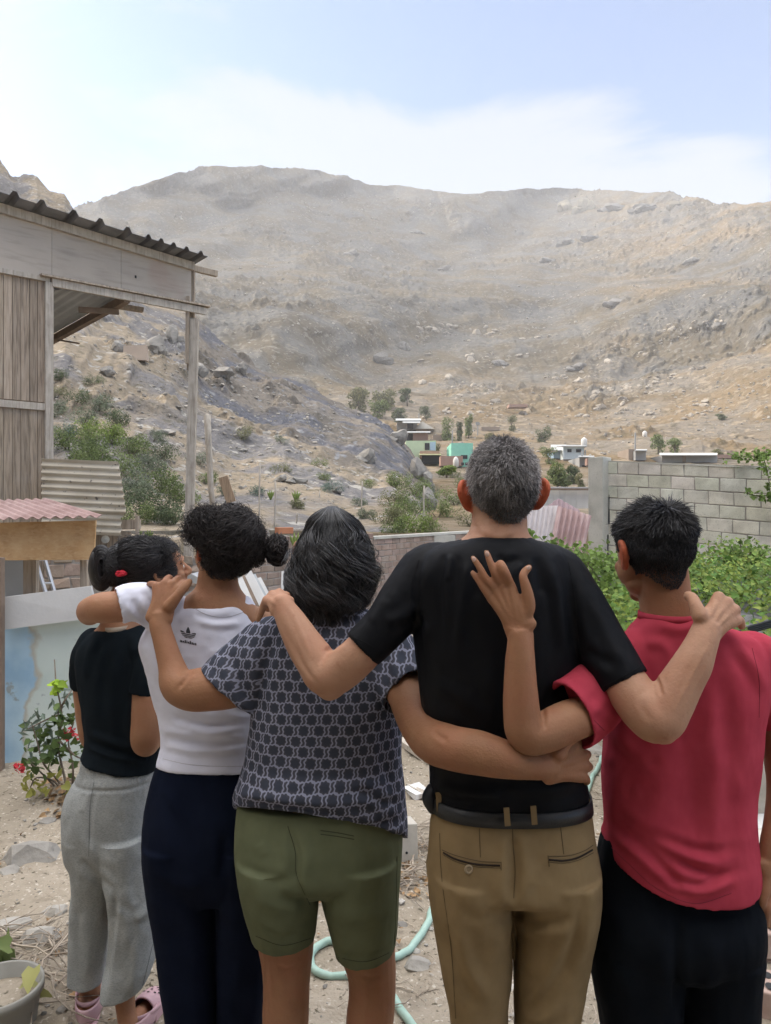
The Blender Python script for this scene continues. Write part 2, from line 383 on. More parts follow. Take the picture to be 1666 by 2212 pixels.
# haze -------------------------------------------------------------------
b = MB(); b.box((0, 450, 205), (2400, 1700, 414)); 
hm = bpy.data.materials.new('haze'); hm.use_nodes = True; t = hm.node_tree; t.nodes.clear()
pv = t.nodes.new('ShaderNodeVolumePrincipled'); pv.inputs['Color'].default_value = (.96, .96, .97, 1); pv.inputs['Density'].default_value = .00036; pv.inputs['Anisotropy'].default_value = 0.1
oo = t.nodes.new('ShaderNodeOutputMaterial'); t.links.new(pv.outputs[0], oo.inputs['Volume'])
o = b.build('haze', hm); tag(o, kind='stuff', label='pale dusty haze in the valley', cat='haze')
# ------------------------------------------------------------------ figure tools
def voxel(mb, size=.004, it=2, lam=.5):
    """one continuous surface from overlapping closed shapes"""
    me = mesh_np('tmp', np.concatenate(mb.v), [np.concatenate(k) for k in mb.f.values()])
    ob = bpy.data.objects.new('tmp', me); C.objects.link(ob)
    md = ob.modifiers.new('r', 'REMESH'); md.mode = 'VOXEL'; md.voxel_size = size; md.adaptivity = 0
    dg = bpy.context.evaluated_depsgraph_get(); dg.update(); m2 = ob.evaluated_get(dg).to_mesh()
    n = len(m2.vertices); v = np.empty(n*3); m2.vertices.foreach_get('co', v); v = v.reshape(-1, 3)
    nl = len(m2.loops); lp = np.empty(nl, np.int32); m2.loops.foreach_get('vertex_index', lp)
    tot = np.empty(len(m2.polygons), np.int32); m2.polygons.foreach_get('loop_total', tot)
    st = np.concatenate([[0], np.cumsum(tot)[:-1]]); fs = []
    for k in np.unique(tot): fs.append(lp[st[tot == k][:, None]+np.arange(k)[None]])
    ob.evaluated_get(dg).to_mesh_clear(); bpy.data.objects.remove(ob); bpy.data.meshes.remove(me)
    v = lap(v, fs, it, lam); return v, fs
def edges_of(fs):
    e = []
    for f in fs:
        for k in range(f.shape[1]): e.append(np.stack([f[:, k], f[:, (k+1) % f.shape[1]]], 1))
    e = np.concatenate(e); e.sort(axis=1); return np.unique(e, axis=0)
def lap(v, fs, it, lam=.5, w=None):
    e = edges_of(fs); n = len(v); deg = np.bincount(e.ravel(), minlength=n).astype(float); deg[deg == 0] = 1
    for _ in range(it):
        s = np.zeros_like(v)
        for k in range(3): s[:, k] = np.bincount(e[:, 0], v[e[:, 1], k], n)+np.bincount(e[:, 1], v[e[:, 0], k], n)
        dl = (s/deg[:, None]-v)*lam
        v = v+(dl if w is None else dl*w[:, None])
    return v
def normals(v, fs):
    nn = np.zeros_like(v)
    for f in fs:
        a = v[f[:, 0]]; b = v[f[:, 1]]; c = v[f[:, 2]]; q = np.cross(b-a, c-a)
        if f.shape[1] == 4: q = q+np.cross(c-a, v[f[:, 3]]-a)
        for k in range(f.shape[1]):
            for j in range(3): nn[:, j] += np.bincount(f[:, k], q[:, j], len(v))
    return nn/(np.linalg.norm(nn, axis=1)[:, None]+1e-12)
def pxy(v): return np.stack([833+F*v[:, 0]/v[:, 1], 1106+F*(CH-v[:, 2])/v[:, 1]], 1)
def folds(v, fs, lines, base=.0014, sc=(16, 16, 5), seed=0, front=True, fine=.0):
    """lines: ([(x,y)...], amplitude mm (+ ridge, - valley), width px); real relief in the cloth"""
    n = normals(v, fs); p = pxy(v); view = v-np.array([0, 0, CH]); view /= np.linalg.norm(view, axis=1)[:, None]
    face = smooth01((-(n*view).sum(1)+.15)/.4); d = np.zeros(len(v))
    for pts, amp, wd in lines:
        q = catmull(pts, 4) if len(pts) > 2 else np.array(pts, float)
        best = np.full(len(v), 1e9); side = np.zeros(len(v)); tt = np.zeros(len(v)); ns = len(q)-1
        for i in range(ns):
            a, b = q[i], q[i+1]; ab = b-a; L2 = (ab@ab)+1e-9; t = np.clip(((p-a)@ab)/L2, 0, 1)
            r = p-(a+t[:, None]*ab); dd = np.sqrt((r*r).sum(1)); m = dd < best; best[m] = dd[m]; tt[m] = ((i+t)/ns)[m]
        fade = smooth01(tt/.22)*smooth01((1-tt)/.22)*.9+.1
        x = best/(wd*1.25); d += 1.4*amp*.001*fade*(np.exp(-x*x)-.35*np.exp(-(x-1.9)**2))*face
    if base: d += base*fbm(v*np.array(sc), 4, 300+seed)
    if fine: d += fine*fbm(v*np.array(sc)*4.0, 3, 400+seed)
    return v+n*d[:, None]
def tors(mb, secs, n=56, ex=2.3, hollow=True, sub=5, off=0.0, top_open=False):
    """secs: (y | (yl, yr), xl, xr, depth, t_back, t_front[, sag]); rings of the silhouette in layout units at that depth"""
    rows = []
    for s in secs:
        yl, yr = (s[0], s[0]) if np.isscalar(s[0]) else s[0]
        rows.append([yl, yr, s[1], s[2], s[3], s[4], s[5], s[6] if len(s) > 6 else 0.0])
    q = catmull(np.array(rows, float), sub); th = np.linspace(0, 2*np.pi, n, endpoint=False); V = []
    for yl, yr, xl, xr, d, tb, tf, sag in q:
        a = (xr-xl)/2/F*d+off; cx = ((xl+xr)/2-833)/F*d; zl = CH-(yl-1106)/F*d; zr = CH-(yr-1106)/F*d
        c, s = np.cos(th), np.sin(th); e = 2/ex
        X = np.sign(c)*np.abs(c)**e; Yy = np.sign(s)*np.abs(s)**e
        y = np.where(s > 0, -(tb+off)*Yy, -(tf+off)*Yy); z = (zl+zr)/2+(zr-zl)/2*X-sag*np.maximum(0, Yy)
        V.append(np.stack([cx+a*X, d+y, z], 1))
    if hollow:
        lastr = V[-1]; c = lastr.mean(0); pr = V[-2].mean(0); ax = (c-pr); ax /= np.linalg.norm(ax)
        V.append(c+(lastr-c)*.90+ax*.001); V.append(c+(lastr-c)*.86-ax*.035)
    m = len(V); v = np.concatenate(V+[V[0].mean(0)[None], V[-1].mean(0)[None]]); a = np.arange(n); b = (a+1) % n
    f = np.concatenate([np.stack([i*n+a, i*n+b, (i+1)*n+b, (i+1)*n+a], 1) for i in range(m-1)])
    mb.add(v, [f, np.concatenate([np.stack([b, a, np.full(n, m*n)], 1), np.stack([(m-1)*n+a, (m-1)*n+b, np.full(n, m*n+1)], 1)])])
def limb(mb, pts, n=24, sub=5, hollow=False, up=(0, 1, 0)):
    """pts: (x, y, depth, r | (across, along view))"""
    q = np.array([[*P(p[0], p[1], p[2]), *(p[3] if not np.isscalar(p[3]) else (p[3], p[3]))] for p in pts]); limbw(mb, q, n, sub, hollow, up)
def limbw(mb, q, n=24, sub=5, hollow=False, up=(0, 1, 0)):
    q = catmull(np.array(q, float), sub); q[:, 3:] = np.maximum(q[:, 3:], .002)
    v, fl = tube(q[:, :3], q[:, 3:], n, up, True); 
    m = len(q)
    # rounded ends
    c0, c1 = q[0, :3], q[-1, :3]; t0 = q[0, :3]-q[1, :3]; t0 /= np.linalg.norm(t0); t1 = q[-1, :3]-q[-2, :3]; t1 /= np.linalg.norm(t1)
    r0, r1 = v[:n]-c0, v[(m-1)*n:m*n]-c1; pre = [c0+r0*math.cos(a)+t0*q[0, 3:].min()*math.sin(a) for a in (1.3, .9, .45)]
    if hollow: post = [c1+r1*.88+t1*.001, c1+r1*.84-t1*.03]
    else: post = [c1+r1*math.cos(a)+t1*q[-1, 3:].min()*math.sin(a) for a in (.45, .9, 1.3)]
    V = np.concatenate(pre+[v[:m*n]]+post); M = m+3+len(post); a = np.arange(n); b = (a+1) % n
    V = np.vstack([V, V[:n].mean(0), V[(M-1)*n:].mean(0)])
    f = np.concatenate([np.stack([i*n+a, i*n+b, (i+1)*n+b, (i+1)*n+a], 1) for i in range(M-1)])
    mb.add(V, [f, np.concatenate([np.stack([b, a, np.full(n, M*n)], 1), np.stack([(M-1)*n+a, (M-1)*n+b, np.full(n, M*n+1)], 1)])])
def ellip(mb, c, r, rot=None, n=24):
    th = np.linspace(0, 2*np.pi, n, endpoint=False); ph = np.linspace(-np.pi/2, np.pi/2, n//2+1)[1:-1]
    V = [np.stack([np.cos(p)*np.cos(th), np.cos(p)*np.sin(th), np.full(n, np.sin(p))], 1) for p in ph]; m = len(V)
    V = np.vstack(V+[[[0, 0, -1]], [[0, 0, 1]]])*np.array(r)
    if rot is not None: V = V@np.array(rot).T
    a = np.arange(n); b = (a+1) % n
    f = np.concatenate([np.stack([i*n+a, i*n+b, (i+1)*n+b, (i+1)*n+a], 1) for i in range(m-1)])
    mb.add(V+np.array(c), [f, np.concatenate([np.stack([b, a, np.full(n, m*n)], 1), np.stack([(m-1)*n+a, (m-1)*n+b, np.full(n, m*n+1)], 1)])])
class Head:
    """skull, face and ears; local frame x = person's right, y = face direction, z up; origin at chin height, h = head height"""
    def __init__(s, top, d, h, yaw=0, pitch=0, roll=0, wide=1.0, deep=1.0):
        s.Rm = rotz(yaw)@roty(roll)@rotx(pitch); s.h = h; s.w = wide; s.dp = deep
        t = P(top[0], top[1], d); s.o = t-s.Rm@np.array([0, -.05*h, h])
    def W(s, p): return s.o+s.Rm@(np.array(p, float)*s.h*np.array([s.w, s.dp, 1]))
    def el(s, mb, c, r, rot=None):
        k = MB(); ellip(k, (0, 0, 0), np.array(r)*s.h, rot); v = k.v[0]; mb.add((v*np.array([s.w, s.dp, 1]))@s.Rm.T+s.W(c), [np.concatenate(q) for q in k.f.values()])
    def tb(s, mb, pts, n=12):
        limbw(mb, [[*s.W(p[:3]), p[3]*s.h, (p[4] if len(p) > 4 else p[3])*s.h] for p in pts], n, 4)
    def build(s, mb, ear=1.0, ears=(-1, 1)):
        s.el(mb, (0, -.05, .655), (.345, .43, .345)); s.el(mb, (0, -.10, .56), (.335, .36, .30))
        s.el(mb, (0, .10, .52), (.315, .32, .37)); [s.el(mb, (k*.17, .17, .34), (.135, .19, .17)) for k in (-1, 1)]; s.el(mb, (0, .17, .25), (.235, .22, .22)); s.el(mb, (0, .33, .085), (.10, .09, .085))
        s.el(mb, (0, .10, .20), (.27, .20, .14))
        s.tb(mb, [(0, .37, .54, .035), (0, .43, .42, .05), (0, .47, .345, .065), (0, .42, .31, .05)])
        s.el(mb, (.055, .42, .325), (.04, .05, .035)); s.el(mb, (-.055, .42, .325), (.04, .05, .035))
        s.tb(mb, [(-.19, .35, .575, .04), (0, .40, .585, .045), (.19, .35, .575, .04)])
        s.tb(mb, [(-.11, .36, .215, .022), (0, .40, .225, .032), (.11, .36, .215, .022)]); s.tb(mb, [(-.09, .36, .175, .022), (0, .39, .17, .034), (.09, .36, .175, .022)])
        for k in (-1, 1):
            s.el(mb, (k*.145, .335, .48), (.062, .055, .05))
            s.el(mb, (k*.20, .27, .38), (.09, .10, .08))
        for k in ears:
            e = ear; x0 = k*.335
            s.tb(mb, [(x0, .05, .56, .03), (x0+k*.05*e, .03, .625, .028), (x0+k*.10*e, -.05, .635, .028), (x0+k*.125*e, -.11, .57, .03), (x0+k*.105*e, -.10, .48, .03), (x0+k*.06*e, -.05, .40, .034), (x0+k*.01, .0, .375, .03)])
            s.el(mb, (x0+k*.05*e, -.03, .51), (.055*e, .075, .115)); s.el(mb, (x0+k*.045*e, -.02, .405), (.04, .05, .055))
def hand(mb, wrist, wr, knuck, fingers, thumb, kr=.0105, palm=.0115, sub=5):
    """wrist (x,y,d); knuck list of (x,y,d); fingers: per finger list of (x,y,d,r); thumb list of (x,y,d,r)"""
    w = P(*wrist)
    for i, k in enumerate(knuck):
        kk = P(*k); mid = (w+kk)/2
        t = (i-1.5)/3; ctr = np.mean([P(*q) for q in knuck], 0); side = (kk-ctr)*.45
        limbw(mb, [[*(w+side*.9), wr, palm*1.2], [*(mid+side*.15), palm*1.25, palm*1.2], [*kk, kr*1.1, kr*1.02]], 16, 5)
    for i, f in enumerate(fingers):
        k = knuck[i]; limb(mb, [(k[0], k[1], k[2], kr*1.0)]+list(f), 16, sub)
    limb(mb, thumb, 16, sub)
def person_body(name_label, mb, m, cat='person', size=.0036, it=2, origin=None, tintf=None, relief=.0006, lines=()):
    v, fs = voxel(mb, size, it); v = folds(v, fs, lines, 0)
    n = normals(v, fs); v = v+n*(relief*fbm(v*28, 3, 5))[:, None]
    tint = np.ones((len(v), 3)) if tintf is None else tintf(v)
    o = link('person', mesh_np('person', v, fs, True, tint), m, origin=origin); return tag(o, name_label, cat), v, fs
def cloth(name, mb, m, parent, lines=(), size=.004, it=3, base=.0014, sc=(16, 16, 5), seed=0, fine=0.0, uvf=None, post=None):
    v, fs = voxel(mb, size, it); v = folds(v, fs, lines, base*1.7, sc, seed, fine=fine*1.5)
    v = lap(v, fs, 1, .3)
    if post is not None: v = post(v, fs)
    uv = uvf(v) if uvf is not None else None
    o = link(name, mesh_np(name, v, fs, True, np.ones(len(v)), uv), m, parent)
    t = BVHTree.FromPolygons([tuple(q) for q in v], [tuple(f) for k in fs for f in k]); return o, t, v, fs
def snap(t, x, y, off=.0015):
    d = V3(P(x, y, 1.0))-Vector((0, 0, CH)); d.normalize(); r = t.ray_cast(Vector((0, 0, CH)), d)
    if r[0] is None: return None
    return np.array(r[0])+np.array(r[1])*off*(1 if r[1].dot(d) < 0 else -1)
def line_on(mb, t, pts, r=.0012, off=.0005, n=5, sub=6, tint=1.0):
    q = catmull(np.array(pts, float), sub); w = [snap(t, a, b, off) for a, b in q]; w = [k for k in w if k is not None]
    if len(w) > 2: mb.tube(np.array(w), r, n, tint=tint)
def strands(paths, rad, sides=3, tint=None, taper=.25):
    """paths (N,K,3) -> thin hair prisms"""
    N_, K, _ = paths.shape; tg = np.gradient(paths, axis=1); tg /= np.linalg.norm(tg, axis=2)[..., None]+1e-9
    rv = rg.normal(size=(N_, 1, 3)); x = np.cross(tg, rv); x /= np.linalg.norm(x, axis=2)[..., None]+1e-9; y = np.cross(tg, x)
    rr_ = np.broadcast_to(np.asarray(rad, float).reshape(-1, 1), (N_, K))*np.interp(np.linspace(0, 1, K), [0, .15, .6, 1], [.8, 1, .9, taper])[None]
    V = []
    for k in range(sides):
        a = 2*math.pi*k/sides; V.append(paths+(x*math.cos(a)+y*math.sin(a))*rr_[..., None])
    v = np.stack(V, 2).reshape(-1, 3)      # N,K,sides
    i = (np.arange(N_)[:, None, None]*K+np.arange(K-1)[None, :, None])*sides; s = np.arange(sides)[None, None]; s2 = (s+1) % sides
    f = np.stack([i+s, i+s2, i+sides+s2, i+sides+s], -1).reshape(-1, 4)
    t = np.ones(N_) if tint is None else tint
    t = np.asarray(t); t = t if t.ndim == 2 else np.stack([t, t, t], 1)
    return v, f, np.repeat(t, K*sides, axis=0)
def hair_obj(parent, base, sets, m, name='hair', size=.004):
    """base: MB of closed shapes (or None) remeshed into an under-layer; sets: list of (v, f, t)"""
    vs, fs4, ts, n = [], [], [], 0
    if base is not None:
        v, fs = voxel(base, size, 2)
        for f in fs:
            fs4.append(f)
        vs.append(v); ts.append(np.full((len(v), 3), .4)); n = len(v)
    g = {}
    for f in fs4: g.setdefault(f.shape[1], []).append(f)
    for v, f, t in sets: vs.append(v); ts.append(t); g.setdefault(4, []).append(f+n); n += len(v)
    me = mesh_np(name, np.concatenate(vs), [np.concatenate(k) for k in g.values()], True, np.concatenate(ts))
    return link(name, me, m, parent)

def seam(t, pts, r, off, m, parent):
    b = MB(); line_on(b, t, pts, r, off)
    if b.n: b.build('seam', m, parent)
# ------------------------------------------------------------------ buildings and walls near the yard
def grain_extra(dark, s=1.0):
    def fx(t, n, l, c, mp, col):
        f = noisefac(t, n, l, c.outputs['Object'], 9*s, .5, .72, 6, (6, 6, .35)); mm = n('ShaderNodeMath', operation='MULTIPLY'); l(f, mm.inputs[0]); mm.inputs[1].default_value = .65
        col = overlay(t, n, l, col, mm.outputs[0], dark)
        f = noisefac(t, n, l, c.outputs['Object'], 3*s, .58, .7, 7)
        m2 = n('ShaderNodeMath', operation='MULTIPLY'); l(f, m2.inputs[0]); m2.inputs[1].default_value = .4
        return overlay(t, n, l, col, m2.outputs[0], (.42, .37, .31))
    return fx
M_wood = mat('weathered_wood', [(.25, .20, .15), (.37, .305, .235), (.44, .37, .295)], scale=14, stretch=(3, 3, .25), bump=.5, bscale=30, bdist=.004, extra=grain_extra((.10, .08, .065)), rough=.9)
M_beam = mat('grey_beam_wood', [(.36, .315, .26), (.45, .40, .335), (.52, .465, .395)], scale=8, stretch=(2, 2, 1), bump=.4, bscale=30, bdist=.003, extra=grain_extra((.20, .17, .14)), rough=.9)
def ply_extra(t, n, l, c, mp, col):
    f = noisefac(t, n, l, c.outputs['Object'], 5, .50, .75, 7, (.6, .6, 5)); mm = n('ShaderNodeMath', operation='MULTIPLY'); l(f, mm.inputs[0]); mm.inputs[1].default_value = .4
    col = overlay(t, n, l, col, mm.outputs[0], (.24, .21, .18))
    f = noisefac(t, n, l, c.outputs['Object'], 1.6, .62, .75, 3); m2 = n('ShaderNodeMath', operation='MULTIPLY'); l(f, m2.inputs[0]); m2.inputs[1].default_value = .35
    return overlay(t, n, l, col, m2.outputs[0], (.42, .27, .20))
M_ply = mat('weathered_plywood', [(.42, .365, .305), (.49, .43, .365)], scale=1.5, bump=.15, bscale=25, extra=ply_extra)
M_tin = mat('dull_roof_sheet', [(.13, .13, .135), (.20, .20, .205), (.27, .265, .26)], scale=3, rough=.65, spec=.4, bump=.1, bscale=20)
M_tinl = mat('grey_roof_sheet', [(.34, .36, .37), (.42, .44, .45)], scale=3, rough=.6, spec=.4, bump=.1, bscale=20)
M_rust = mat('brown_rusty_beam', [(.17, .125, .095), (.25, .19, .145)], scale=8, bump=.3)
M_beige = mat('beige_corrugated_sheet', [(.38, .32, .235), (.48, .415, .32), (.55, .49, .39)], scale=3.5, rough=.7, bump=.2, bscale=30, ramp=(.25, .75), extra=lambda t, n, l, c, mp, col: overlay(t, n, l, col, noisefac(t, n, l, c.outputs['Object'], 22, .66, .72, 3), (.14, .12, .10)))
M_pink = mat('faded_red_roof_sheet', [(.29, .19, .175), (.39, .27, .255), (.47, .36, .34)], scale=2.5, rough=.7, bump=.2, bscale=30, ramp=(.3, .7))
def osb_extra(t, n, l, c, mp, col):
    v = n('ShaderNodeTexVoronoi'); v.inputs['Scale'].default_value = 38; mm = n('ShaderNodeMapping'); mm.inputs['Scale'].default_value = (1, 1, 2.2); mm.inputs['Rotation'].default_value = (.4, .5, .3)
    l(c.outputs['Object'], mm.inputs[0]); l(mm.outputs[0], v.inputs[0]); r = n('ShaderNodeMapRange'); l(v.outputs['Color'], r.inputs[0]); r.inputs[1].default_value = .2; r.inputs[2].default_value = 1.0; r.inputs[4].default_value = .6
    return overlay(t, n, l, col, r.outputs[0], (.60, .42, .24))
M_osb = mat('osb_board', [(.38, .22, .10), (.50, .31, .15), (.58, .39, .21)], scale=5, extra=osb_extra, bump=.4, bscale=60, bdist=.003)
M_adobe = mat('adobe_brick', [(.22, .16, .12), (.31, .24, .185), (.37, .30, .24)], scale=6, bump=.6, bscale=25, bdist=.01)
M_brick = mat('clay_brick', [(.24, .175, .14), (.31, .235, .19), (.36, .29, .245)], scale=5, bump=.5, bscale=30, bdist=.006)
M_mortar = mat('mortar', [(.27, .245, .215), (.36, .33, .295)], scale=8, bump=.6, bscale=40, bdist=.008)
def cind_extra(t, n, l, c, mp, col):
    f = noisefac(t, n, l, c.outputs['Object'], 2.3, .5, .72, 8); mm = n('ShaderNodeMath', operation='MULTIPLY'); l(f, mm.inputs[0]); mm.inputs[1].default_value = .5
    col = overlay(t, n, l, col, mm.outputs[0], (.24, .22, .19))
    f = noisefac(t, n, l, c.outputs['Object'], 60, .6, .7, 3); m2 = n('ShaderNodeMath', operation='MULTIPLY'); l(f, m2.inputs[0]); m2.inputs[1].default_value = .5
    return overlay(t, n, l, col, m2.outputs[0], (.2, .19, .17))
M_block = mat('concrete_block', [(.50, .48, .395), (.61, .585, .49), (.69, .665, .57)], scale=4, bump=.6, bscale=90, bdist=.006, extra=cind_extra)
M_conc = mat('concrete', [(.42, .41, .36), (.52, .505, .45)], scale=3, bump=.5, bscale=50, bdist=.008, extra=cind_extra)

M_alu = mat('bare_aluminium', [(.55, .56, .57), (.65, .66, .67)], rough=.4, metallic=.8, bump=0)
# ---- wooden house on the left
A0 = np.array([-3.64, 8.0]); U = np.array([.769, .640]); NR = np.array([.640, -.769])
def Q(s, z, n=0.0):
    p = A0+U*s+NR*n; return np.array([p[0], p[1], z])
def seg(mb, s0, s1, z0, z1, th, n=0, tint=1.0, jit=0):
    c = (Q(s0, z0, n)+Q(s1, z1, n))/2; ang = math.atan2(U[1], U[0]); mb.box(c, (abs(s1-s0), th, abs(z1-z0)), rotz(ang), jit, tint)
hr = empty('wooden_house', Q(0, 0), 'weathered plank house with a plywood gable band and corrugated roof', 'house')
b = MB(); rr = random.Random(3); s = -2.6
while s < -.06:
    wd = .083; tt = rr.uniform(.78, 1.15); tt2 = rr.uniform(.8, 1.1)
    seg(b, s, s+wd-.005, 2.78, 4.10, .02, rr.uniform(-.003, .003), tint=np.array([1, .97, .95])*tt)
    seg(b, s, s+wd-.005, .0, 2.72, .02, rr.uniform(-.003, .003), tint=np.array([1, .97, .93])*tt2*.95); s += wd
b.build('plank_wall', M_wood, hr)
b = MB(); seg(b, -2.6, -.03, 2.69, 2.765, .04, .02); b.build('rail', M_beam, hr)
b = MB(); seg(b, -2.6, -.0, 4.075, 4.125, .05, .025); b.build('wall_plate', M_beam, hr)
b = MB(); seg(b, -.045, .035, 0, 4.07, .08, .02); b.build('corner_post', M_beam, hr)
def ztop(s): return 4.665-.07*s
b = MB()
for s0, s1, tt in ((-2.6, -1.0, .97), (-.997, .03, 1.02), (.033, .78, .98), (.783, 1.64, .94)):
    v = []
    for n_ in (0.0, .012):
        v += [Q(s0, 4.125, n_), Q(s1, 4.125, n_), Q(s1, ztop(s1), n_), Q(s0, ztop(s0), n_)]
    b.add(v, [[4, 5, 6, 7], [0, 3, 2, 1], [0, 1, 5, 4], [1, 2, 6, 5], [2, 3, 7, 6], [3, 0, 4, 7]], tt)
b.build('gable_panel', M_ply, hr)
b = MB(); b.box(Q(.95, 4.33, .014), (.018, .01, .03), rotz(.69)); b.build('knot_hole', M_dark, hr)
b = MB(); b.beam(Q(-2.6, ztop(-2.6)+.045, .035), Q(1.66, ztop(1.66)+.045, .035), .05, .095); b.build('rake_board', M_beam, hr)
b = MB(); b.beam(Q(.02, 4.07, .05), Q(1.80, 4.07, .05), .05, .085, jit=.002); b.build('lower_beam', M_beam, hr)
b = MB(); b.beam(Q(-.1, 4.125, .06), Q(1.86, 4.135, .055), .09, .02, jit=.004); b.build('ledge', M_wood, hr)
b = MB(); b.beam(Q(1.5, ztop(1.6)+.05, -.05), Q(2.02, ztop(2.0)+.075, -.07), .06, .07, jit=.003); b.build('rafter', M_wood, hr)
# corrugated roof, ribs run front to back over the gable
def ribsheet(P0, along, ridge, Ln, prof, width, m, name, parent, thick=.004, tint=1.0):
    """profile list (u, h) along 'along'; sheet swept for 'width' in direction ridge"""
    up = np.cross(along, ridge); up = up/np.linalg.norm(up)
    if up[2] < 0: up = -up
    vs = []; 
    for k in (0, 1):
        for u_, h_ in prof:
            a = np.array(P0)+np.array(along)*u_+up*h_+np.array(ridge)*width*k; vs += [a, a+up*thick]
    n_ = len(prof); f = []
    for i in range(n_-1):
        a = 2*i; c = 2*i+2; o = 2*n_
        f += [[a, c, c+o, a+o], [a+1, a+1+o, c+1+o, c+1], [a, a+1, c+1, c], [a+o, c+o, c+1+o, a+1+o]]
    b = MB(); b.add(vs, f, tint); return b.build(name, m, parent)
def trapez(Ln, pos, w=.055, h=.06):
    pr = [(0, 0)]
    for p in pos: pr += [(p-w, 0), (p-w*.35, h), (p+w*.35, h), (p+w, 0)]
    pr.append((Ln, 0)); return pr
al = Q(1, ztop(1))-Q(0, ztop(0)); al = al/np.linalg.norm(al)
for s0, s1, pos, tt in ((-2.6, .98, (.2, .6, 1.0, 1.4, 1.8, 2.2, 2.46, 2.78, 3.06, 3.36), 1.0), (.95, 1.72, (.04, .19, .34, .50, .68), .8)):
    ribsheet(Q(s0, ztop(s0)+.105+(.006 if s0 > 0 else 0), .30), al, np.array([-NR[0], -NR[1], .0]), 1, trapez(s1-s0, pos, .05 if s0 < 0 else .035, .055 if s0 < 0 else .04), 3.4, M_tin, 'roof_sheet', hr, tint=tt)
# posts at the right end
b = MB(); b.beam(P(413, 575, 9.12), P(413, 800, 9.12), .085, .07); b.build('post', M_wood, hr)
b = MB(); b.beam(P(421, 690, 9.06), P(404, 1330, 9.06), .095, .095, jit=.002); b.build('post', M_beam, hr)
b = MB(); b.beam(P(406, 640, 8.98), P(404, 785, 8.98), .04, .03); b.build('batten', M_wood, hr)
# lean-to seen from below
FA = P(262, 652, 8.62); FB = P(100, 742, 10.3); dirr = FB-FA; dl = np.linalg.norm(dirr); dirr /= dl
aw = np.array([-1.0, -.15, .06]); aw /= np.linalg.norm(aw)
pr = [(i*.02, .010*(1+math.cos(i*.02/.13*2*math.pi))) for i in range(100)]
ribsheet(FA+np.array([0, 0, .06]), aw, dirr, 1, pr, dl+.8, M_tinl, 'awning_sheet', hr)
b = MB(); b.beam(FA-dirr*.15, FB+dirr*.8, .07, .09); b.build('awning_beam', M_rust, hr)
b = MB(); b.beam(P(150, 650, 8.3)+np.array([0, .25, -.03]), P(250, 665, 8.65)+np.array([0, .1, -.02]), .05, .06); b.build('awning_beam', M_rust, hr)
b = MB(); b.beam(P(235, 658, 9.0), P(309, 670, 9.3), .06, .06, jit=.004); b.build('awning_beam', M_wood, hr)
b = MB(); b.tube([P(118, 733, 9.8), P(172, 742, 9.9)], .012, 6); b.build('stick', M_rust, hr)
# back and side walls, so that the house is closed
b = MB(); sd_ = [Q(-.02, 0, -.03), Q(-.02, 0, -3.4), Q(-.02, 4.0, -3.4), Q(-.02, 4.0, -.03)]
b.add(sd_+[v-np.array([.03, .02, 0]) for v in sd_], [[0, 1, 2, 3], [4, 7, 6, 5], [0, 4, 5, 1], [1, 5, 6, 2], [2, 6, 7, 3]]); b.build('side_wall', M_wood, hr)
# ---- hen coop / shed with OSB board
cr_ = empty('shed', P(100, 1300, 5.1), 'low shed with an orange board front and faded red corrugated roof', 'shed')
b = MB(); ol, orr = P(-40, 1130, 4.98), P(207, 1124, 4.98); bl, br = P(-40, 1211, 4.98), P(203, 1209, 4.98)
b.add([ol, orr, br, bl]+[q+np.array([0, .018, 0]) for q in (ol, orr, br, bl)], [[0, 3, 2, 1], [4, 5, 6, 7], [0, 1, 5, 4], [1, 2, 6, 5], [2, 3, 7, 6], [3, 0, 4, 7]]); b.build('front_board', M_osb, cr_)
FRc, BRc = P(221, 1119, 4.85), P(97, 1081, 6.2); rd = BRc-FRc; rl = np.linalg.norm(rd); rd /= rl
pr = [(i*.0095, .009*(1+math.cos(i*.0095/.076*2*math.pi))) for i in range(300)]
ribsheet(FRc, np.array([-1, .0, -.025]), rd, 1, pr, rl, M_pink, 'roof_sheet', cr_)
for x_, m_ in ((-4, M_rust), (183, M_wood)):
    b = MB(); p0 = P(x_, 1209, 5.08); b.beam(p0, np.array([p0[0], p0[1], 0.0]), .045, .045); b.build('post', m_, cr_)
b = MB(); p0 = P(67, 1209, 5.3); b.beam(p0, np.array([p0[0], p0[1], 0.0]), .09, .05, jit=.004); b.build('post', M_wood, cr_)
b = MB(); p0 = P(30, 1205, 5.6); b.box((p0[0], p0[1], p0[2]/2), (.16, .03, p0[2])); b.build('side_panel', M_tinl, cr_)
# beige corrugated sheet leaning
b = MB(); NN = 160; rows = []
for i in range(NN):
    y = 990+(1150-990)*i/(NN-1); xr = np.interp(y, [990, 997, 1040, 1100, 1112, 1150], [256, 257, 264, 273, 262, 262])
    off = .014*math.cos(i/(NN-1)*(160/15.3)*2*math.pi)
    rows.append([P(90, y, 7.6)+np.array([0, -off, 0]), P(xr+rr.uniform(-.6, .6), y+.045*(xr-90), 7.75)+np.array([0, -off, 0])])
v = np.array(rows).reshape(-1, 3); v = np.concatenate([v, v+np.array([0, .004, 0])]); f = []
for i in range(NN-1): a = 2*i; f += [[a, a+2, a+3, a+1], [a+2*NN, a+1+2*NN, a+3+2*NN, a+2+2*NN], [a+1, a+3, a+3+2*NN, a+1+2*NN]]
b.add(v, f); o = b.build('corrugated_sheet', M_beige, smooth=True); tag(o, 'dented beige corrugated sheet standing beside the plank house', 'metal sheet')
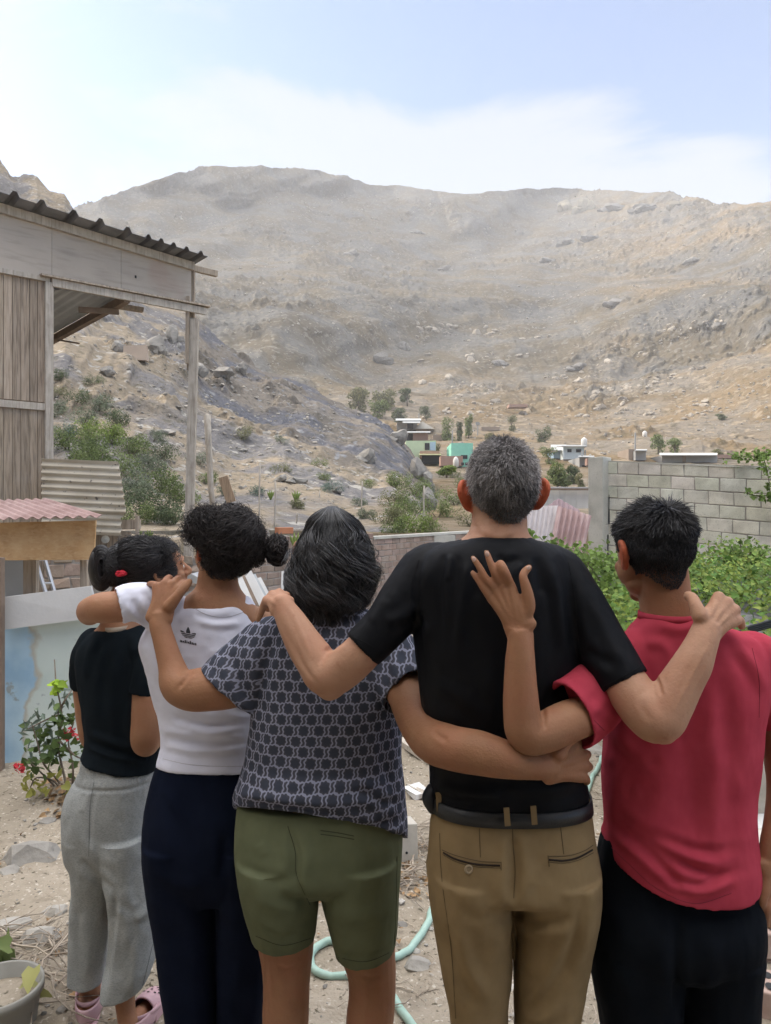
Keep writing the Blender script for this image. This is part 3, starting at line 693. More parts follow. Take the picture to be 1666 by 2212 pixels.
# grey boards with hole below
b = MB()
for k, x_ in enumerate((205, 232, 256)):
    p0 = P(x_, 1150, 7.9); b.box((p0[0]+.07, p0[1], .72), (.135, .03, 1.34), jit=.006, tint=rr.uniform(.7, 1))
b.box(P(283, 1133, 7.9), (.20, .06, .1), jit=.004, tint=1.1); b.box(P(297, 1145, 7.85), (.03, .05, .3), tint=1.0)
o = b.build('board_fence', M_wood); tag(o, 'short fence of grey boards under the beige corrugated sheet', 'fence')
b = MB(); b.tube([P(228, 1165, 7.80), P(228, 1165, 7.84)], .042, 20); o = b.build('disc', M_conc); tag(o, 'pale round disc on the grey board fence', 'disc')
# adobe and rubble walls
def blockwall(name, A, B, z0, z1f, bl, bh, th, mblock, mmortar, label, joint=.012, jit=.004, seed=1, cap=None, zsh=0.0, tv=.12, gap=None, bowl=0.0):
    """wall of separate blocks with sunken mortar from A to B (xy), z1f(s)->top"""
    r_ = random.Random(seed); A = np.array(A, float); B = np.array(B, float); d = B-A; Ln = np.linalg.norm(d); d /= Ln; ang = math.atan2(d[1], d[0])
    root = empty(name, (*((A+B)/2), z0), label, 'wall'); b = MB(); z = z0; row = 0
    while z < max(z1f(0), z1f(Ln))-.02:
        s = -(bl/2 if row % 2 else 0)+r_.uniform(-.02, .02)
        while s < Ln:
            s0, s1 = max(s, 0), min(s+bl-joint, Ln)
            if s1-s0 > .04:
                sc = (s0+s1)/2
                if z+bh*.5 < z1f(sc):
                    c = A+d*sc; tt = 1+r_.uniform(-tv, tv); h = bh-joint
                    if gap is None or not gap(row, sc):
                        b.box((c[0], c[1], z+h/2+zsh*sc), (s1-s0, th*(1+r_.uniform(-.05, .05)), h), rotz(ang), jit, tint=np.array([1+r_.uniform(-.04, .04), 1, 1+r_.uniform(-.05, .05)])*tt); b.v[-1][:, 2] += zsh*((b.v[-1][:, :2]-c)@d)
            s += bl
        z += bh; row += 1
    b.build('blocks', mblock, root, bevel=min(.008, bh*.08))
    mb = MB(); ns = max(2, int(Ln/.05)); ss = np.linspace(0.01, Ln-.01, ns); vs = []
    n2 = np.array([-d[1], d[0]])
    for k_, nn in enumerate((-th*.43, th*.43)):
        for s_ in ss:
            c = A+d*s_+n2*nn; zt = z0+math.floor((z1f(s_)-z0)/bh+.45)*bh-joint+zsh*s_
            vs += [(c[0], c[1], z0+zsh*s_), (c[0], c[1], zt)]
    f = []; o_ = 2*ns
    for i in range(ns-1): a = 2*i; f += [[a, a+2, a+3, a+1], [a+o_, a+1+o_, a+3+o_, a+2+o_], [a+1, a+3, a+3+o_, a+1+o_]]
    f += [[0, 1, 1+o_, o_], [2*ns-2, 2*ns-2+o_, 2*ns-1+o_, 2*ns-1]]
    mb.add(vs, f); mb.build('mortar', mmortar, root)
    return root
a_, b_ = P(96, 1200, 6.9), P(260, 1200, 7.1)
blockwall('adobe_wall', a_[:2], b_[:2], 0, lambda s: 1.22, .17, .125, .14, M_adobe, M_mortar, 'rough adobe brick wall behind the low shed', joint=.016, jit=.008, seed=4, tv=.2)
a_, b_ = P(318, 1200, 8.2), P(440, 1200, 8.4)
blockwall('rubble_wall', a_[:2], b_[:2], 0, lambda s: 1.16+.06*math.sin(s*9), .13, .085, .16, M_adobe, M_mortar, 'crooked dry stone wall at the foot of the wooden post', joint=.02, jit=.012, seed=8, tv=.3)
# long brick wall
pts_w = [P(430, 1150, 9.6), P(800, 1150, 12.2), P(1120, 1150, 18.0)]
L1 = np.linalg.norm(pts_w[1][:2]-pts_w[0][:2]); L2 = np.linalg.norm(pts_w[2][:2]-pts_w[1][:2])
blockwall('brick_wall', pts_w[0][:2], pts_w[1][:2], -.04, lambda s: 1.42-.09*s if s < 1.55 else 1.22, .25, .1, .13, M_brick, M_mortar, 'long pinkish brick wall at the end of the yard, nearer stretch', seed=5, tv=.16)
r2 = blockwall('brick_wall', pts_w[1][:2], pts_w[2][:2], -.04, lambda s: 1.18, .25, .1, .13, M_brick, M_mortar, 'farther stretch of brick wall with a pale cement coping', seed=6, tv=.16)
b = MB(); b.beam(np.array([*pts_w[1][:2], 1.175]), np.array([*pts_w[2][:2], 1.185]), .17, .045, jit=.003); b.build('coping', M_conc, r2)
c_ = P(958, 1172, 14.2); b = MB(); b.box((c_[0], c_[1]-.03, .98), (.48, .10, .34), rotz(.5)); b.build('cement_patch', M_conc, r2)
c_ = P(614, 1152, 10.6); b = MB(); b.box((c_[0], c_[1], 1.335), (.24, .12, .09), rotz(.6)); o = b.build('brick', mat('orange_brick', [(.42, .17, .09), (.5, .22, .12)]), bevel=.006); tag(o, 'loose orange brick on top of the long brick wall', 'brick')
# concrete block wall on the right
a_, b_ = P(1316, 1000, 12.8), P(1760, 1000, 10.3)
def cgap(row, s): return False
cw = blockwall('concrete_block_wall', a_[:2], b_[:2], .42, lambda s: 2.54, .395, .205, .14, M_block, M_mortar, 'high wall of pale grey concrete blocks on the right', joint=.014, jit=.004, seed=12, zsh=-.072, tv=.10)
b = MB(); c_ = P(1296, 1000, 12.82); b.box((c_[0], c_[1], 1.26), (.29, .26, 2.56), rotz(-.86), jit=.004)
b.build('column', M_conc, cw, bevel=.012)
b = MB(); b.beam((a_[0], a_[1], 2.475), (b_[0], b_[1], 2.475-.072*3.9), .15, .03, jit=.004); b.build('coping', M_conc, cw)
b = MB(); rr2 = random.Random(5)
for k in range(7):      # broken mortar gaps
    px = rr2.choice([(1476, 1040), (1400, 1044), (1383, 1060), (1455, 1090), (1560, 1070), (1610, 1120), (1500, 1150)])
for (px, py, w_, h_) in ((1480, 1027, .10, .02), (1497, 1016, .012, .06), (1398, 1043, .05, .012), (1475, 1046, .05, .01), (1560, 1103, .012, .03), (1622, 1070, .01, .14), (1316, 1100, .012, .5), (1313, 1180, .012, .4)):
    dd = np.interp(px, [1316, 1760], [12.8, 10.3])-.088; b.box(P(px, py, dd), (w_, .02, h_), rotz(-.86), jit=.003)
b.build('crack', M_dark, cw)
# pink corrugated sheets and white board fence
def corr_poly(name, top, bot, d, pitch, amp, m, label, cat='metal sheet', lean=0.0, tiltd=.0):
    """vertical ribs following slanted direction from top polyline to bottom polyline (px)"""
    n_ = int(abs(top[-1][0]-top[0][0])/F*d/pitch*8)+2; v = []
    for i in range(n_):
        t = i/(n_-1); xt = top[0][0]+(top[-1][0]-top[0][0])*t; yt = np.interp(xt, [p[0] for p in top], [p[1] for p in top])
        xb = bot[0][0]+(bot[-1][0]-bot[0][0])*t; yb = bot[0][1]+(bot[-1][1]-bot[0][1])*t; off = amp*math.cos(i/8*2*math.pi)
        v += [P(xt, yt, d+tiltd)+np.array([0, off, 0]), P(xb, yb, d)+np.array([0, off, 0])]
    v = np.array(v); v = np.concatenate([v, v+np.array([0, .005, 0])]); f = []
    for i in range(n_-1): a = 2*i; f += [[a, a+1, a+3, a+2], [a+2*n_, a+2+2*n_, a+3+2*n_, a+1+2*n_], [a, a+2, a+2+2*n_, a+2*n_]]
    b = MB(); b.add(v, f); o = b.build(name, m, smooth=True); return tag(o, label, cat)
corr_poly('corrugated_sheet', [(1206, 1093), (1254, 1106), (1279, 1114)], [(1180, 1240), (1252, 1240)], 11.4, .085, .032, M_pink, 'slanting pink corrugated sheet against the block wall column', tiltd=.15)
corr_poly('corrugated_sheet', [(1174, 1100), (1206, 1076), (1254, 1103)], [(1166, 1150), (1256, 1150)], 11.75, .085, .032, mat('purplish_sheet', [(.25, .18, .19), (.36, .27, .28)], rough=.7), 'darker pink corrugated sheet jutting above the slanting one', tiltd=.3)
corr_poly('corrugated_sheet', [(1132, 1094), (1207, 1092)], [(1120, 1240), (1181, 1240)], 11.5, .078, .02, mat('pale_pink_sheet', [(.45, .40, .39), (.54, .50, .49)], rough=.7), 'pale greyish pink corrugated sheet beside the man\'s right ear', tiltd=.15)
b = MB()
for k in range(9):
    x_ = 1172+k*12.2; b.box(P(x_+6, 1075, 14.5), (.108, .02, .42), jit=.002, tint=rr.uniform(.93, 1.05))
fr = b.build('board_fence', mat('pale_board', [(.50, .48, .45), (.58, .56, .53)])); tag(fr, 'row of pale boards behind the pink corrugated sheets', 'fence')
b = MB(); b.beam(P(1175, 1057, 14.4), P(1283, 1057, 14.4), .05, .04); b.build('rail', M_rust, fr)
# ladder behind the shed
lr = empty('ladder', P(95, 1290, 5.7), 'silver aluminium ladder leaning behind the low shed', 'ladder')
LA0, LA1, LB0, LB1 = P(72, 1195, 5.75), P(118, 1340, 5.65), P(93, 1195, 5.9), P(136, 1340, 5.8)
for a_, b_ in ((LA0, LA1), (LB0, LB1)):
    b = MB(); b.tube([a_, b_+(b_-a_)*1.4], .016, 8); b.build('rail', M_alu, lr)
for t_ in (.1, .45, .8, 1.2, 1.6, 2.0):
    b = MB(); b.tube([LA0+(LA1-LA0)*t_, LB0+(LB1-LB0)*t_], .01, 6); b.build('rung', M_alu, lr)
# painted panels by the plant
def paint_extra(t, n, l, c, mp, col):
    # old blue paint showing on the left part, peeling rim
    sp = n('ShaderNodeSeparateXYZ'); l(c.outputs['Object'], sp.inputs[0]); nz = n('ShaderNodeTexNoise'); nz.inputs['Scale'].default_value = 3.5; nz.inputs['Detail'].default_value = 7; l(c.outputs['Object'], nz.inputs[0])
    m1 = n('ShaderNodeMath', operation='MULTIPLY_ADD'); l(nz.outputs['Fac'], m1.inputs[0]); m1.inputs[1].default_value = .34; l(sp.outputs[0], m1.inputs[2])
    r = n('ShaderNodeMapRange'); l(m1.outputs[0], r.inputs[0]); r.inputs[1].default_value = -.02; r.inputs[2].default_value = .0; r.inputs[3].default_value = 1; r.inputs[4].default_value = 0
    r2 = n('ShaderNodeMapRange'); l(m1.outputs[0], r2.inputs[0]); r2.inputs[1].default_value = .0; r2.inputs[2].default_value = .03; r2.inputs[3].default_value = 1; r2.inputs[4].default_value = 0
    col = overlay(t, n, l, col, r2.outputs[0], (.42, .40, .33))
    mx = n('ShaderNodeMix', data_type='RGBA'); l(r.outputs[0], mx.inputs[0]); l(col, mx.inputs[6])
    rp = n('ShaderNodeValToRGB'); l(nz.outputs['Fac'], rp.inputs[0]); rp.color_ramp.elements[0].color = (.28, .43, .56, 1); rp.color_ramp.elements[1].color = (.45, .60, .68, 1); rp.color_ramp.elements[0].position = .35; rp.color_ramp.elements[1].position = .65
    l(rp.outputs[0], mx.inputs[7]); col = mx.outputs[2]
    f = noisefac(t, n, l, c.outputs['Object'], 9, .64, .68, 5); return overlay(t, n, l, col, f, (.30, .34, .34))
M_paint = mat('pale_green_paint', [(.45, .53, .49), (.52, .585, .54), (.56, .61, .56)], scale=2.2, extra=paint_extra, bump=.15, bscale=40, rough=.75)
b = MB(); pa, pb, pc, pd = P(4, 1352, 4.72), P(330, 1318, 4.95), P(330, 1668, 4.95), P(-4, 1668, 4.72)
b.add([pa, pb, pc, pd]+[q+np.array([0, .03, 0]) for q in (pa, pb, pc, pd)], [[0, 3, 2, 1], [4, 5, 6, 7], [0, 1, 5, 4], [1, 2, 6, 5], [3, 0, 4, 7]])
o = b.build('painted_panel', M_paint, origin=(pa+pd)/2+np.array([.35, 0, 0])); tag(o, 'large panel with peeling pale green and blue paint behind the flowering plant', 'panel')
def white_extra(t, n, l, c, mp, col):
    f = noisefac(t, n, l, c.outputs['Object'], 4, .62, .67, 8); col = overlay(t, n, l, col, f, (.33, .29, .25))
    f = noisefac(t, n, l, c.outputs['Object'], 1.1, .66, .69, 7); return overlay(t, n, l, col, f, (.42, .25, .16))
M_wb = mat('peeling_white_paint', [(.52, .515, .50), (.62, .61, .59)], scale=3, extra=white_extra, bump=.3, bscale=40)
b = MB(); pa, pb, pc, pd = P(8, 1290, 4.66), P(196, 1266, 4.78), P(212, 1334, 4.78), P(4, 1361, 4.66)
b.add([pa, pb, pc, pd]+[q+np.array([0, .025, 0]) for q in (pa, pb, pc, pd)], [[0, 3, 2, 1], [4, 5, 6, 7], [0, 1, 5, 4], [1, 2, 6, 5], [2, 3, 7, 6], [3, 0, 4, 7]])
o = b.build('white_board', M_wb); tag(o, 'white board with peeling paint along the top of the painted panel', 'board')
b = MB(); p0 = P(0, 1200, 4.6); b.box((p0[0]-.005, p0[1], .66), (.05, .05, 1.32), jit=.003); o = b.build('fence_post', M_rust); tag(o, 'dark wooden post at the left end of the painted panel', 'post')
# unseen roof and pale wall added behind the camera to shade and fill the figures
b = MB(); b.box((0, -1.35, 3.3), (7, 2.9, .12)); o = b.build('porch_roof', mat('added_roof_white', [(.5, .48, .44), (.58, .56, .52)])); tag(o, 'unseen roof added behind the camera to shade the people', 'roof')
b = MB(); b.box((0, -2.9, 1.6), (7, .2, 3.3)); o = b.build('added_back_wall', mat('added_wall_cream', [(.5, .45, .38), (.6, .55, .47)])); tag(o, 'unseen pale wall added behind the camera to shape the light', 'wall')
# ------------------------------------------------------------------ village and trees in the valley
def pm(name, c, v=.06, **k): return mat(name, [tuple(max(0, q-v*q*2) for q in c), c], scale=1.2, bump=.15, bscale=6, bdist=.02, **k)
V_green, V_mint, V_white, V_blue = pm('lime_green_wall', (.52, .62, .42)), pm('mint_green_wall', (.26, .60, .46)), pm('whitewashed_wall', (.55, .60, .60)), pm('light_blue_wall', (.38, .50, .60))
V_brick, V_adobe, V_dark, V_tin, V_thatch = pm('far_brick', (.36, .23, .18)), pm('far_adobe', (.30, .24, .19)), pm('dark_opening', (.035, .035, .04)), pm('far_tin_roof', (.42, .43, .42)), pm('thatch', (.30, .28, .24))
V_grey = pm('grey_render', (.33, .33, .32)); V_yel = pm('yellow_wall', (.55, .55, .30)); V_tank = pm('white_tank', (.62, .60, .56))
def vbox(mb, x0, x1, y0, y1, d, depth, up=0, tint=1.0):
    a = P(x0, y1, d); c = P(x1, y0, d); mb.box(((a[0]+c[0])/2, d+depth/2, (a[2]+c[2])/2), (c[0]-a[0], depth, c[2]-a[2]), tint=tint)
def vhouse(label, parts, cat='house', name='house', group=None):
    """parts: (name, material, x0, x1, y0, y1, depth, thickness)"""
    global KD
    a = parts[0]; yb_ = max(p[5] for p in parts[:1]); h_ = hit(FAR, (a[2]+a[3])/2, min(yb_, 1005)); KD = 1.0 if h_ is None else min(max((h_.y-a[7]*.3)/a[6], .4), 1.5)
    r = empty(name, P((a[2]+a[3])/2, a[5], a[6]*KD), label, cat, group)
    for p in parts: b = MB(); vbox(b, *p[2:6], p[6]*KD, p[7]*KD); b.build(p[0], p[1], r)
    return r
def roofp(parent, m, x0, x1, yf, yb, d, depth, name='roof', th=.12):
    d, depth = d*KD, depth*KD
    a, c = P(x0, yf, d), P(x1, yf, d); e, f = P(x0, yb, d+depth)+0, P(x1, yb, d+depth); b = MB(); v = [a, c, f, e]; v += [q+np.array([0, 0, th]) for q in v]
    b.add(v, [[0, 3, 2, 1], [4, 5, 6, 7], [0, 1, 5, 4], [1, 2, 6, 5], [2, 3, 7, 6], [3, 0, 4, 7]]); return b.build(name, m, parent)
h = vhouse('lime green house with a blue painted mural beside a window', [('wall', V_green, 877, 942, 952, 1002, 118, 9), ('window', V_dark, 918, 928, 957, 972, 117.9, .3), ('brick_storey', V_brick, 908, 950, 974, 990, 116.5, 5), ('shop_front', V_dark, 912, 950, 984, 1001, 115.9, 1), ('mural', V_blue, 929, 941, 955, 973, 117.93, .1)])
roofp(h, V_yel, 905, 953, 983, 982, 114.5, 3)
h = vhouse('mint green house beside the man\'s head', [('wall', V_mint, 975, 1022, 957, 1008, 112, 8), ('window', V_dark, 996, 1010, 983, 991, 111.9, .2), ('low_wall', V_brick, 952, 1000, 985, 1006, 110.5, 3), ('shutter', V_dark, 997, 1003, 999, 1005, 110.3, .2), ('shutter', V_dark, 1005, 1011, 999, 1005, 110.3, .2)])
b = MB(); c = P(985, 1008, 108*KD); b.tube([c+np.array([0, 0, z]) for z in (0, .9, 1.3, 1.45)], [.42, .42, .3, .1], 14); o = b.build('water_tank', V_tank, smooth=True); tag(o, 'white water tank in front of the mint green house', 'water tank')
h = vhouse('grey shack with a flat tin roof under the hillside trees', [('wall', V_grey, 858, 902, 912, 928, 150, 7), ('doorway', V_dark, 880, 893, 915, 927, 149.9, .2)]); roofp(h, V_tin, 855, 910, 909, 905, 148, 9); roofp(h, V_tin, 870, 908, 914, 909, 146, 4, 'porch_roof')
h = vhouse('hut with a pointed thatched roof', [('wall', V_adobe, 900, 932, 924, 934, 140, 5)]); b = MB(); e = [P(896, 926, 139*KD), P(938, 926, 139*KD), P(938, 926, 145*KD), P(896, 926, 145*KD)]; tp = P(913, 910, 142*KD); b.add(e+[tp], [np.array([[0, 1, 4], [1, 2, 4], [2, 3, 4], [3, 0, 4]]), np.array([[0, 3, 2, 1]])]); b.build('roof', V_thatch, h)
h = vhouse('brick house with a pale flat roof above the lime green one', [('wall', V_brick, 893, 925, 936, 952, 130, 6), ('doorway', V_dark, 879, 892, 936, 951, 130.5, 3)]); roofp(h, V_tin, 877, 930, 935, 933, 129, 7)
h = vhouse('white two storey house with two dark windows right of the man\'s ear', [('wall', V_white, 1217, 1262, 965, 992, 150, 8), ('window', V_dark, 1226, 1235, 970, 977, 149.9, .2), ('window', V_dark, 1245, 1256, 970, 977, 149.9, .2), ('pillar', V_grey, 1264, 1266, 972, 995, 149.5, .3), ('base', V_adobe, 1217, 1262, 992, 1002, 150.2, 7)]); roofp(h, V_tin, 1214, 1268, 964.5, 963, 149, 9)
h = vhouse('light blue house with a pitched brick upper part', [('wall', V_blue, 1196, 1220, 975, 990, 152, 6), ('upper_wall', V_brick, 1203, 1222, 964, 975, 153, 6)]); roofp(h, V_tin, 1190, 1224, 974, 962, 150, 5)
b = MB(); c = P(1262, 965, hit(FAR, 1240, 992).y*1.01); b.tube([c+np.array([0, 0, z]) for z in (0, 1.2, 1.5)], [.5, .5, .2], 12); o = b.build('water_tank', V_tank, smooth=True); tag(o, 'small tank on the roof of the white two storey house', 'water tank')
h = vhouse('low grey house with a pale brick yard wall near the block wall', [('wall', V_grey, 1252, 1285, 988, 1030, 100, 6), ('brick_wall', V_brick, 1268, 1285, 990, 1005, 98, 1), ('doorway', V_dark, 1258, 1266, 1005, 1025, 99.9, .2)]); roofp(h, V_tin, 1250, 1284, 988, 986, 99, 6)
h = vhouse('long shed with a white roof above the block wall', [('wall', V_grey, 1430, 1550, 984, 999, 95, 5), ('gate', V_adobe, 1476, 1482, 984, 998, 94.8, .3)]); roofp(h, V_tank, 1425, 1550, 984, 980, 93.5, 5)
h = vhouse('small grey house behind the left end of the block wall', [('wall', V_grey, 1373, 1396, 974, 994, 105, 5), ('side_room', V_adobe, 1358, 1374, 970, 994, 106, 5)]); roofp(h, V_tin, 1371, 1398, 974, 972, 104, 6)
h = vhouse('adobe ruin beyond the right part of the block wall', [('wall', V_adobe, 1570, 1592, 975, 990, 110, 4), ('low_wall', V_brick, 1540, 1600, 982, 990, 108, 2)])
h = vhouse('low walls of a building plot above the village', [('wall', V_adobe, 1040, 1080, 922, 930, 170, 3), ('low_wall', V_brick, 1100, 1140, 873, 879, 220, 4)])
h = vhouse('long low adobe house in the village trees', [('wall', V_adobe, 935, 975, 940, 952, 128, 5), ('upper_wall', V_brick, 1030, 1090, 905, 912, 180, 4)])
b = MB(); c = P(1393, 944, hit(FAR, 1393, 944).y*.99); b.tube([c+np.array([0, 0, z]) for z in (0, 1.2, 1.45)], [.55, .55, .25], 12); o = b.build('water_tank', V_tank, smooth=True); tag(o, 'pale water tank alone on the bare slope above the block wall', 'water tank')
def vpole(x, y0, y1, d, label, r=.12, arm=False):
    h_ = hit(FAR, x, min(y1, 1005)); k_ = 1 if h_ is None else min(max(h_.y*.99/d, .5), 1.4); d = d*k_; r = r*k_
    b = MB(); b.tube([P(x, y1, d), P(x+.5, y0, d)], r, 6)
    if arm: b.box(P(x, y0, d), (1.0, .5, .8))
    o = b.build('pole', V_grey); tag(o, label, 'utility pole', 'village utility poles')
vpole(977, 930, 960, 120, 'thin pole left of the mint green house'); vpole(1032, 915, 940, 150, 'pole with a white box above the man\'s head', arm=True); vpole(1257, 975, 1020, 98, 'pale pole in front of the white two storey house')
vpole(905, 893, 912, 160, 'short pole above the tin roofed shack'); vpole(1372, 935, 975, 106, 'pole beside the small grey house')
b = MB(); b.tube([P(1558, 868, 260), P(1590, 848, 285), P(1625, 824, 330), P(1668, 800, 370)], .9, 6); 
# trees ------------------------------------------------------------------
def leaves(centres, radii, N_, size, seed=1, shell=.35, flat=1.0, up=.3, aspect=.5, fold=.25, tl=(.55, 1.5), clump=1.0):
    """many small folded leaves filling blobs: returns verts, faces, tints"""
    g = np.random.default_rng(seed); centres = np.array(centres, float); radii = np.array(radii, float)
    if radii.ndim == 1: radii = np.repeat(radii[:, None], 3, 1)*np.array([1, 1, flat])
    vol = radii.prod(1); i = g.choice(len(centres), N_, p=vol/vol.sum()); u = g.normal(size=(N_, 3)); u /= np.linalg.norm(u, axis=1)[:, None]; r = g.uniform(shell, 1, N_)**.5
    noise_ = 1+.28*fbm((centres[i]+u*radii[i])/radii.mean()*1.6, 3, seed)
    p = centres[i]+u*radii[i]*(r*noise_)[:, None]
    keep = (fbm(p/radii.mean()*2.6, 3, seed+5) > -.35*clump); p = p[keep]; u = u[keep]; n_ = len(p)
    nrm = u*.7+g.normal(0, .6, (n_, 3))+np.array([0, 0, up]); nrm /= np.linalg.norm(nrm, axis=1)[:, None]
    a = np.cross(nrm, g.normal(size=(n_, 3))); a /= np.linalg.norm(a, axis=1)[:, None]; c = np.cross(nrm, a); s = size*g.uniform(.6, 1.4, n_)[:, None]
    v = np.stack([p-a*s*.5, p+c*s*aspect*.5+nrm*s*fold*.4, p+a*s*.6-nrm*s*.1, p-c*s*aspect*.5+nrm*s*fold*.4], 1).reshape(-1, 3)
    f = np.arange(n_*4).reshape(-1, 4); big = 1+.35*fbm(p/radii.mean()*1.5, 2, seed+9); t = np.repeat(g.uniform(tl[0], tl[1], n_)*big, 4)
    return v, np.concatenate([f[:, [0, 1, 2]], f[:, [0, 2, 3]]]), t
def leafmat(name, a, b, trans=.25):
    m = mat(name, [a, b], scale=2, rough=.6, spec=.25, bump=0); t = m.node_tree; bs = [q for q in t.nodes if q.type == 'BSDF_PRINCIPLED'][0]
    tr_ = t.nodes.new('ShaderNodeBsdfTranslucent'); mx = t.nodes.new('ShaderNodeMixShader'); mx.inputs[0].default_value = trans
    t.links.new(bs.inputs['Base Color'].links[0].from_socket, tr_.inputs[0]); o = [q for q in t.nodes if q.type == 'OUTPUT_MATERIAL'][0]; t.links.new(bs.outputs[0], mx.inputs[1]); t.links.new(tr_.outputs[0], mx.inputs[2]); t.links.new(mx.outputs[0], o.inputs[0]); return m
L_olive = leafmat('olive_foliage', (.15, .155, .075), (.22, .22, .11)); L_green = leafmat('green_foliage', (.125, .165, .055), (.19, .235, .09)); L_dark = leafmat('dark_foliage', (.075, .10, .05), (.12, .15, .075))
L_bright = leafmat('bright_foliage', (.17, .23, .055), (.26, .33, .09)); L_grey = leafmat('grey_green_foliage', (.14, .17, .11), (.21, .24, .16)); L_blue = leafmat('blue_green_foliage', (.09, .14, .11), (.14, .20, .155)); M_bark = mat('bark', [(.10, .08, .06), (.18, .145, .11)], scale=8, bump=.5)
def tree(x, y0, y1, wpx, d, m, label, N_=1500, seed=1, lsz=None, name='tree', trunk=True, group=None, cat='tree', squash=1.0, nb=7, tree_=None, shell=.35):
    """crown spans y0..y1 (px) and wpx wide, at depth d, trunk down to the land"""
    h_ = hit(FAR, x, min(y1, 1010))
    if h_ is not None and d > 90: d = min(max(h_.y*.985, d*.4), d*1.5)
    g = np.random.default_rng(seed); c = P(x, (y0+y1)/2, d); hw = wpx/2/F*d; hh = (y1-y0)/2/F*d; base = P(x, y1+(y1-y0)*.18, d)
    cs, rs = [], []
    for k in range(nb+4):
        a = g.uniform(0, 6.28); zz = g.uniform(-1.1, .6); rr_ = g.uniform(.1, .66)*(1-.35*abs(zz)); cs.append(c+np.array([math.cos(a)*rr_*hw, math.sin(a)*rr_*hw*.8, zz*hh])); s_ = g.uniform(.25, .5); rs.append([hw*s_, hw*s_, hh*s_*1.1])
    root = empty(name, base, label, cat, group); v, f, t = leaves(cs, rs, N_, lsz or max(hw, hh)*.13, seed, shell=shell); b = MB(); b.v = [v]; b.f = {3: [f]}; b.n = len(v); b.t = [np.stack([t, t, t], 1)]
    b.build('crown', m, root)
    if trunk:
        b = MB(); r = max(hw, hh)*.055; low = base-np.array([0, 0, hh*.35]); b.tube([low, base+(c-base)*.3, c], [r*1.3, r, r*.5], 7)
        for k in range(min(5, nb)): b.tube([base+(c-base)*g.uniform(.3, .8), cs[k]], [r*.6, r*.25], 5)
        b.build('trunk', M_bark, root, smooth=True)
    return root
T_ = [(775, 835, 885, 80, 185, L_olive, 'wide olive tree at the left of the hillside grove'), (835, 832, 878, 70, 190, L_olive, 'broad pale tree in the middle of the hillside grove'), (880, 836, 868, 48, 195, L_dark, 'dark tree at the right end of the hillside grove'), (815, 860, 900, 66, 175, L_green, 'green bush below the hillside grove'), (860, 880, 912, 50, 168, L_dark, 'dark shrub just above the tin roofed shack'), (921, 872, 905, 34, 165, L_dark, 'dark tree right of the hillside grove'),
      (967, 897, 952, 46, 135, L_green, 'yellowish tree above the lime green house'), (1013, 893, 940, 26, 140, L_green, 'tall narrow tree left of the man\'s hair'), (993, 905, 948, 24, 145, L_dark, 'dark tree between two yellowish ones'), (1105, 896, 932, 26, 150, L_olive, 'small tree over the man\'s hair'), (1171, 920, 954, 42, 150, L_dark, 'rounded dark tree right of the man\'s hair'), (1186, 965, 1000, 44, 128, L_green, 'green tree left of the light blue house'),
      (1205, 1000, 1052, 70, 70, L_green, 'leafy tree over the pale board fence'), (1240, 1005, 1050, 54, 80, L_dark, 'darker tree beside the leafy one over the board fence'), (1254, 1022, 1052, 30, 66, L_olive, 'small bush by the pale pole'), (1422, 935, 978, 50, 120, L_green, 'green tree above the block wall, left one of two'), (1458, 945, 980, 46, 118, L_green, 'green tree above the block wall, right one of two'), (965, 1004, 1024, 64, 62, L_bright, 'bright shrub in front of the yellow wall'), (945, 950, 985, 26, 126, L_olive, 'tree between the lime and mint green houses'), (930, 955, 968, 18, 150, L_dark, 'tiny dark tree by the brick house'),
      (1060, 930, 960, 40, 140, L_olive, 'olive bush behind the man\'s hair'), (1130, 950, 985, 46, 130, L_green, 'green bush behind the man\'s hair'), (1550, 970, 986, 40, 100, L_olive, 'low bush beside the long shed'), (1560, 893, 905, 30, 200, L_dark, 'small dark bush on the bare slope'), (1640, 975, 992, 40, 60, L_olive, 'olive bush behind the block wall\'s right part')]
for k, (x, y0, y1, w_, d, m, lb) in enumerate(T_): tree(x, y0, y1, w_, d, m, lb, N_=1700 if d > 90 else 3200, seed=50+k, group='trees in the village')
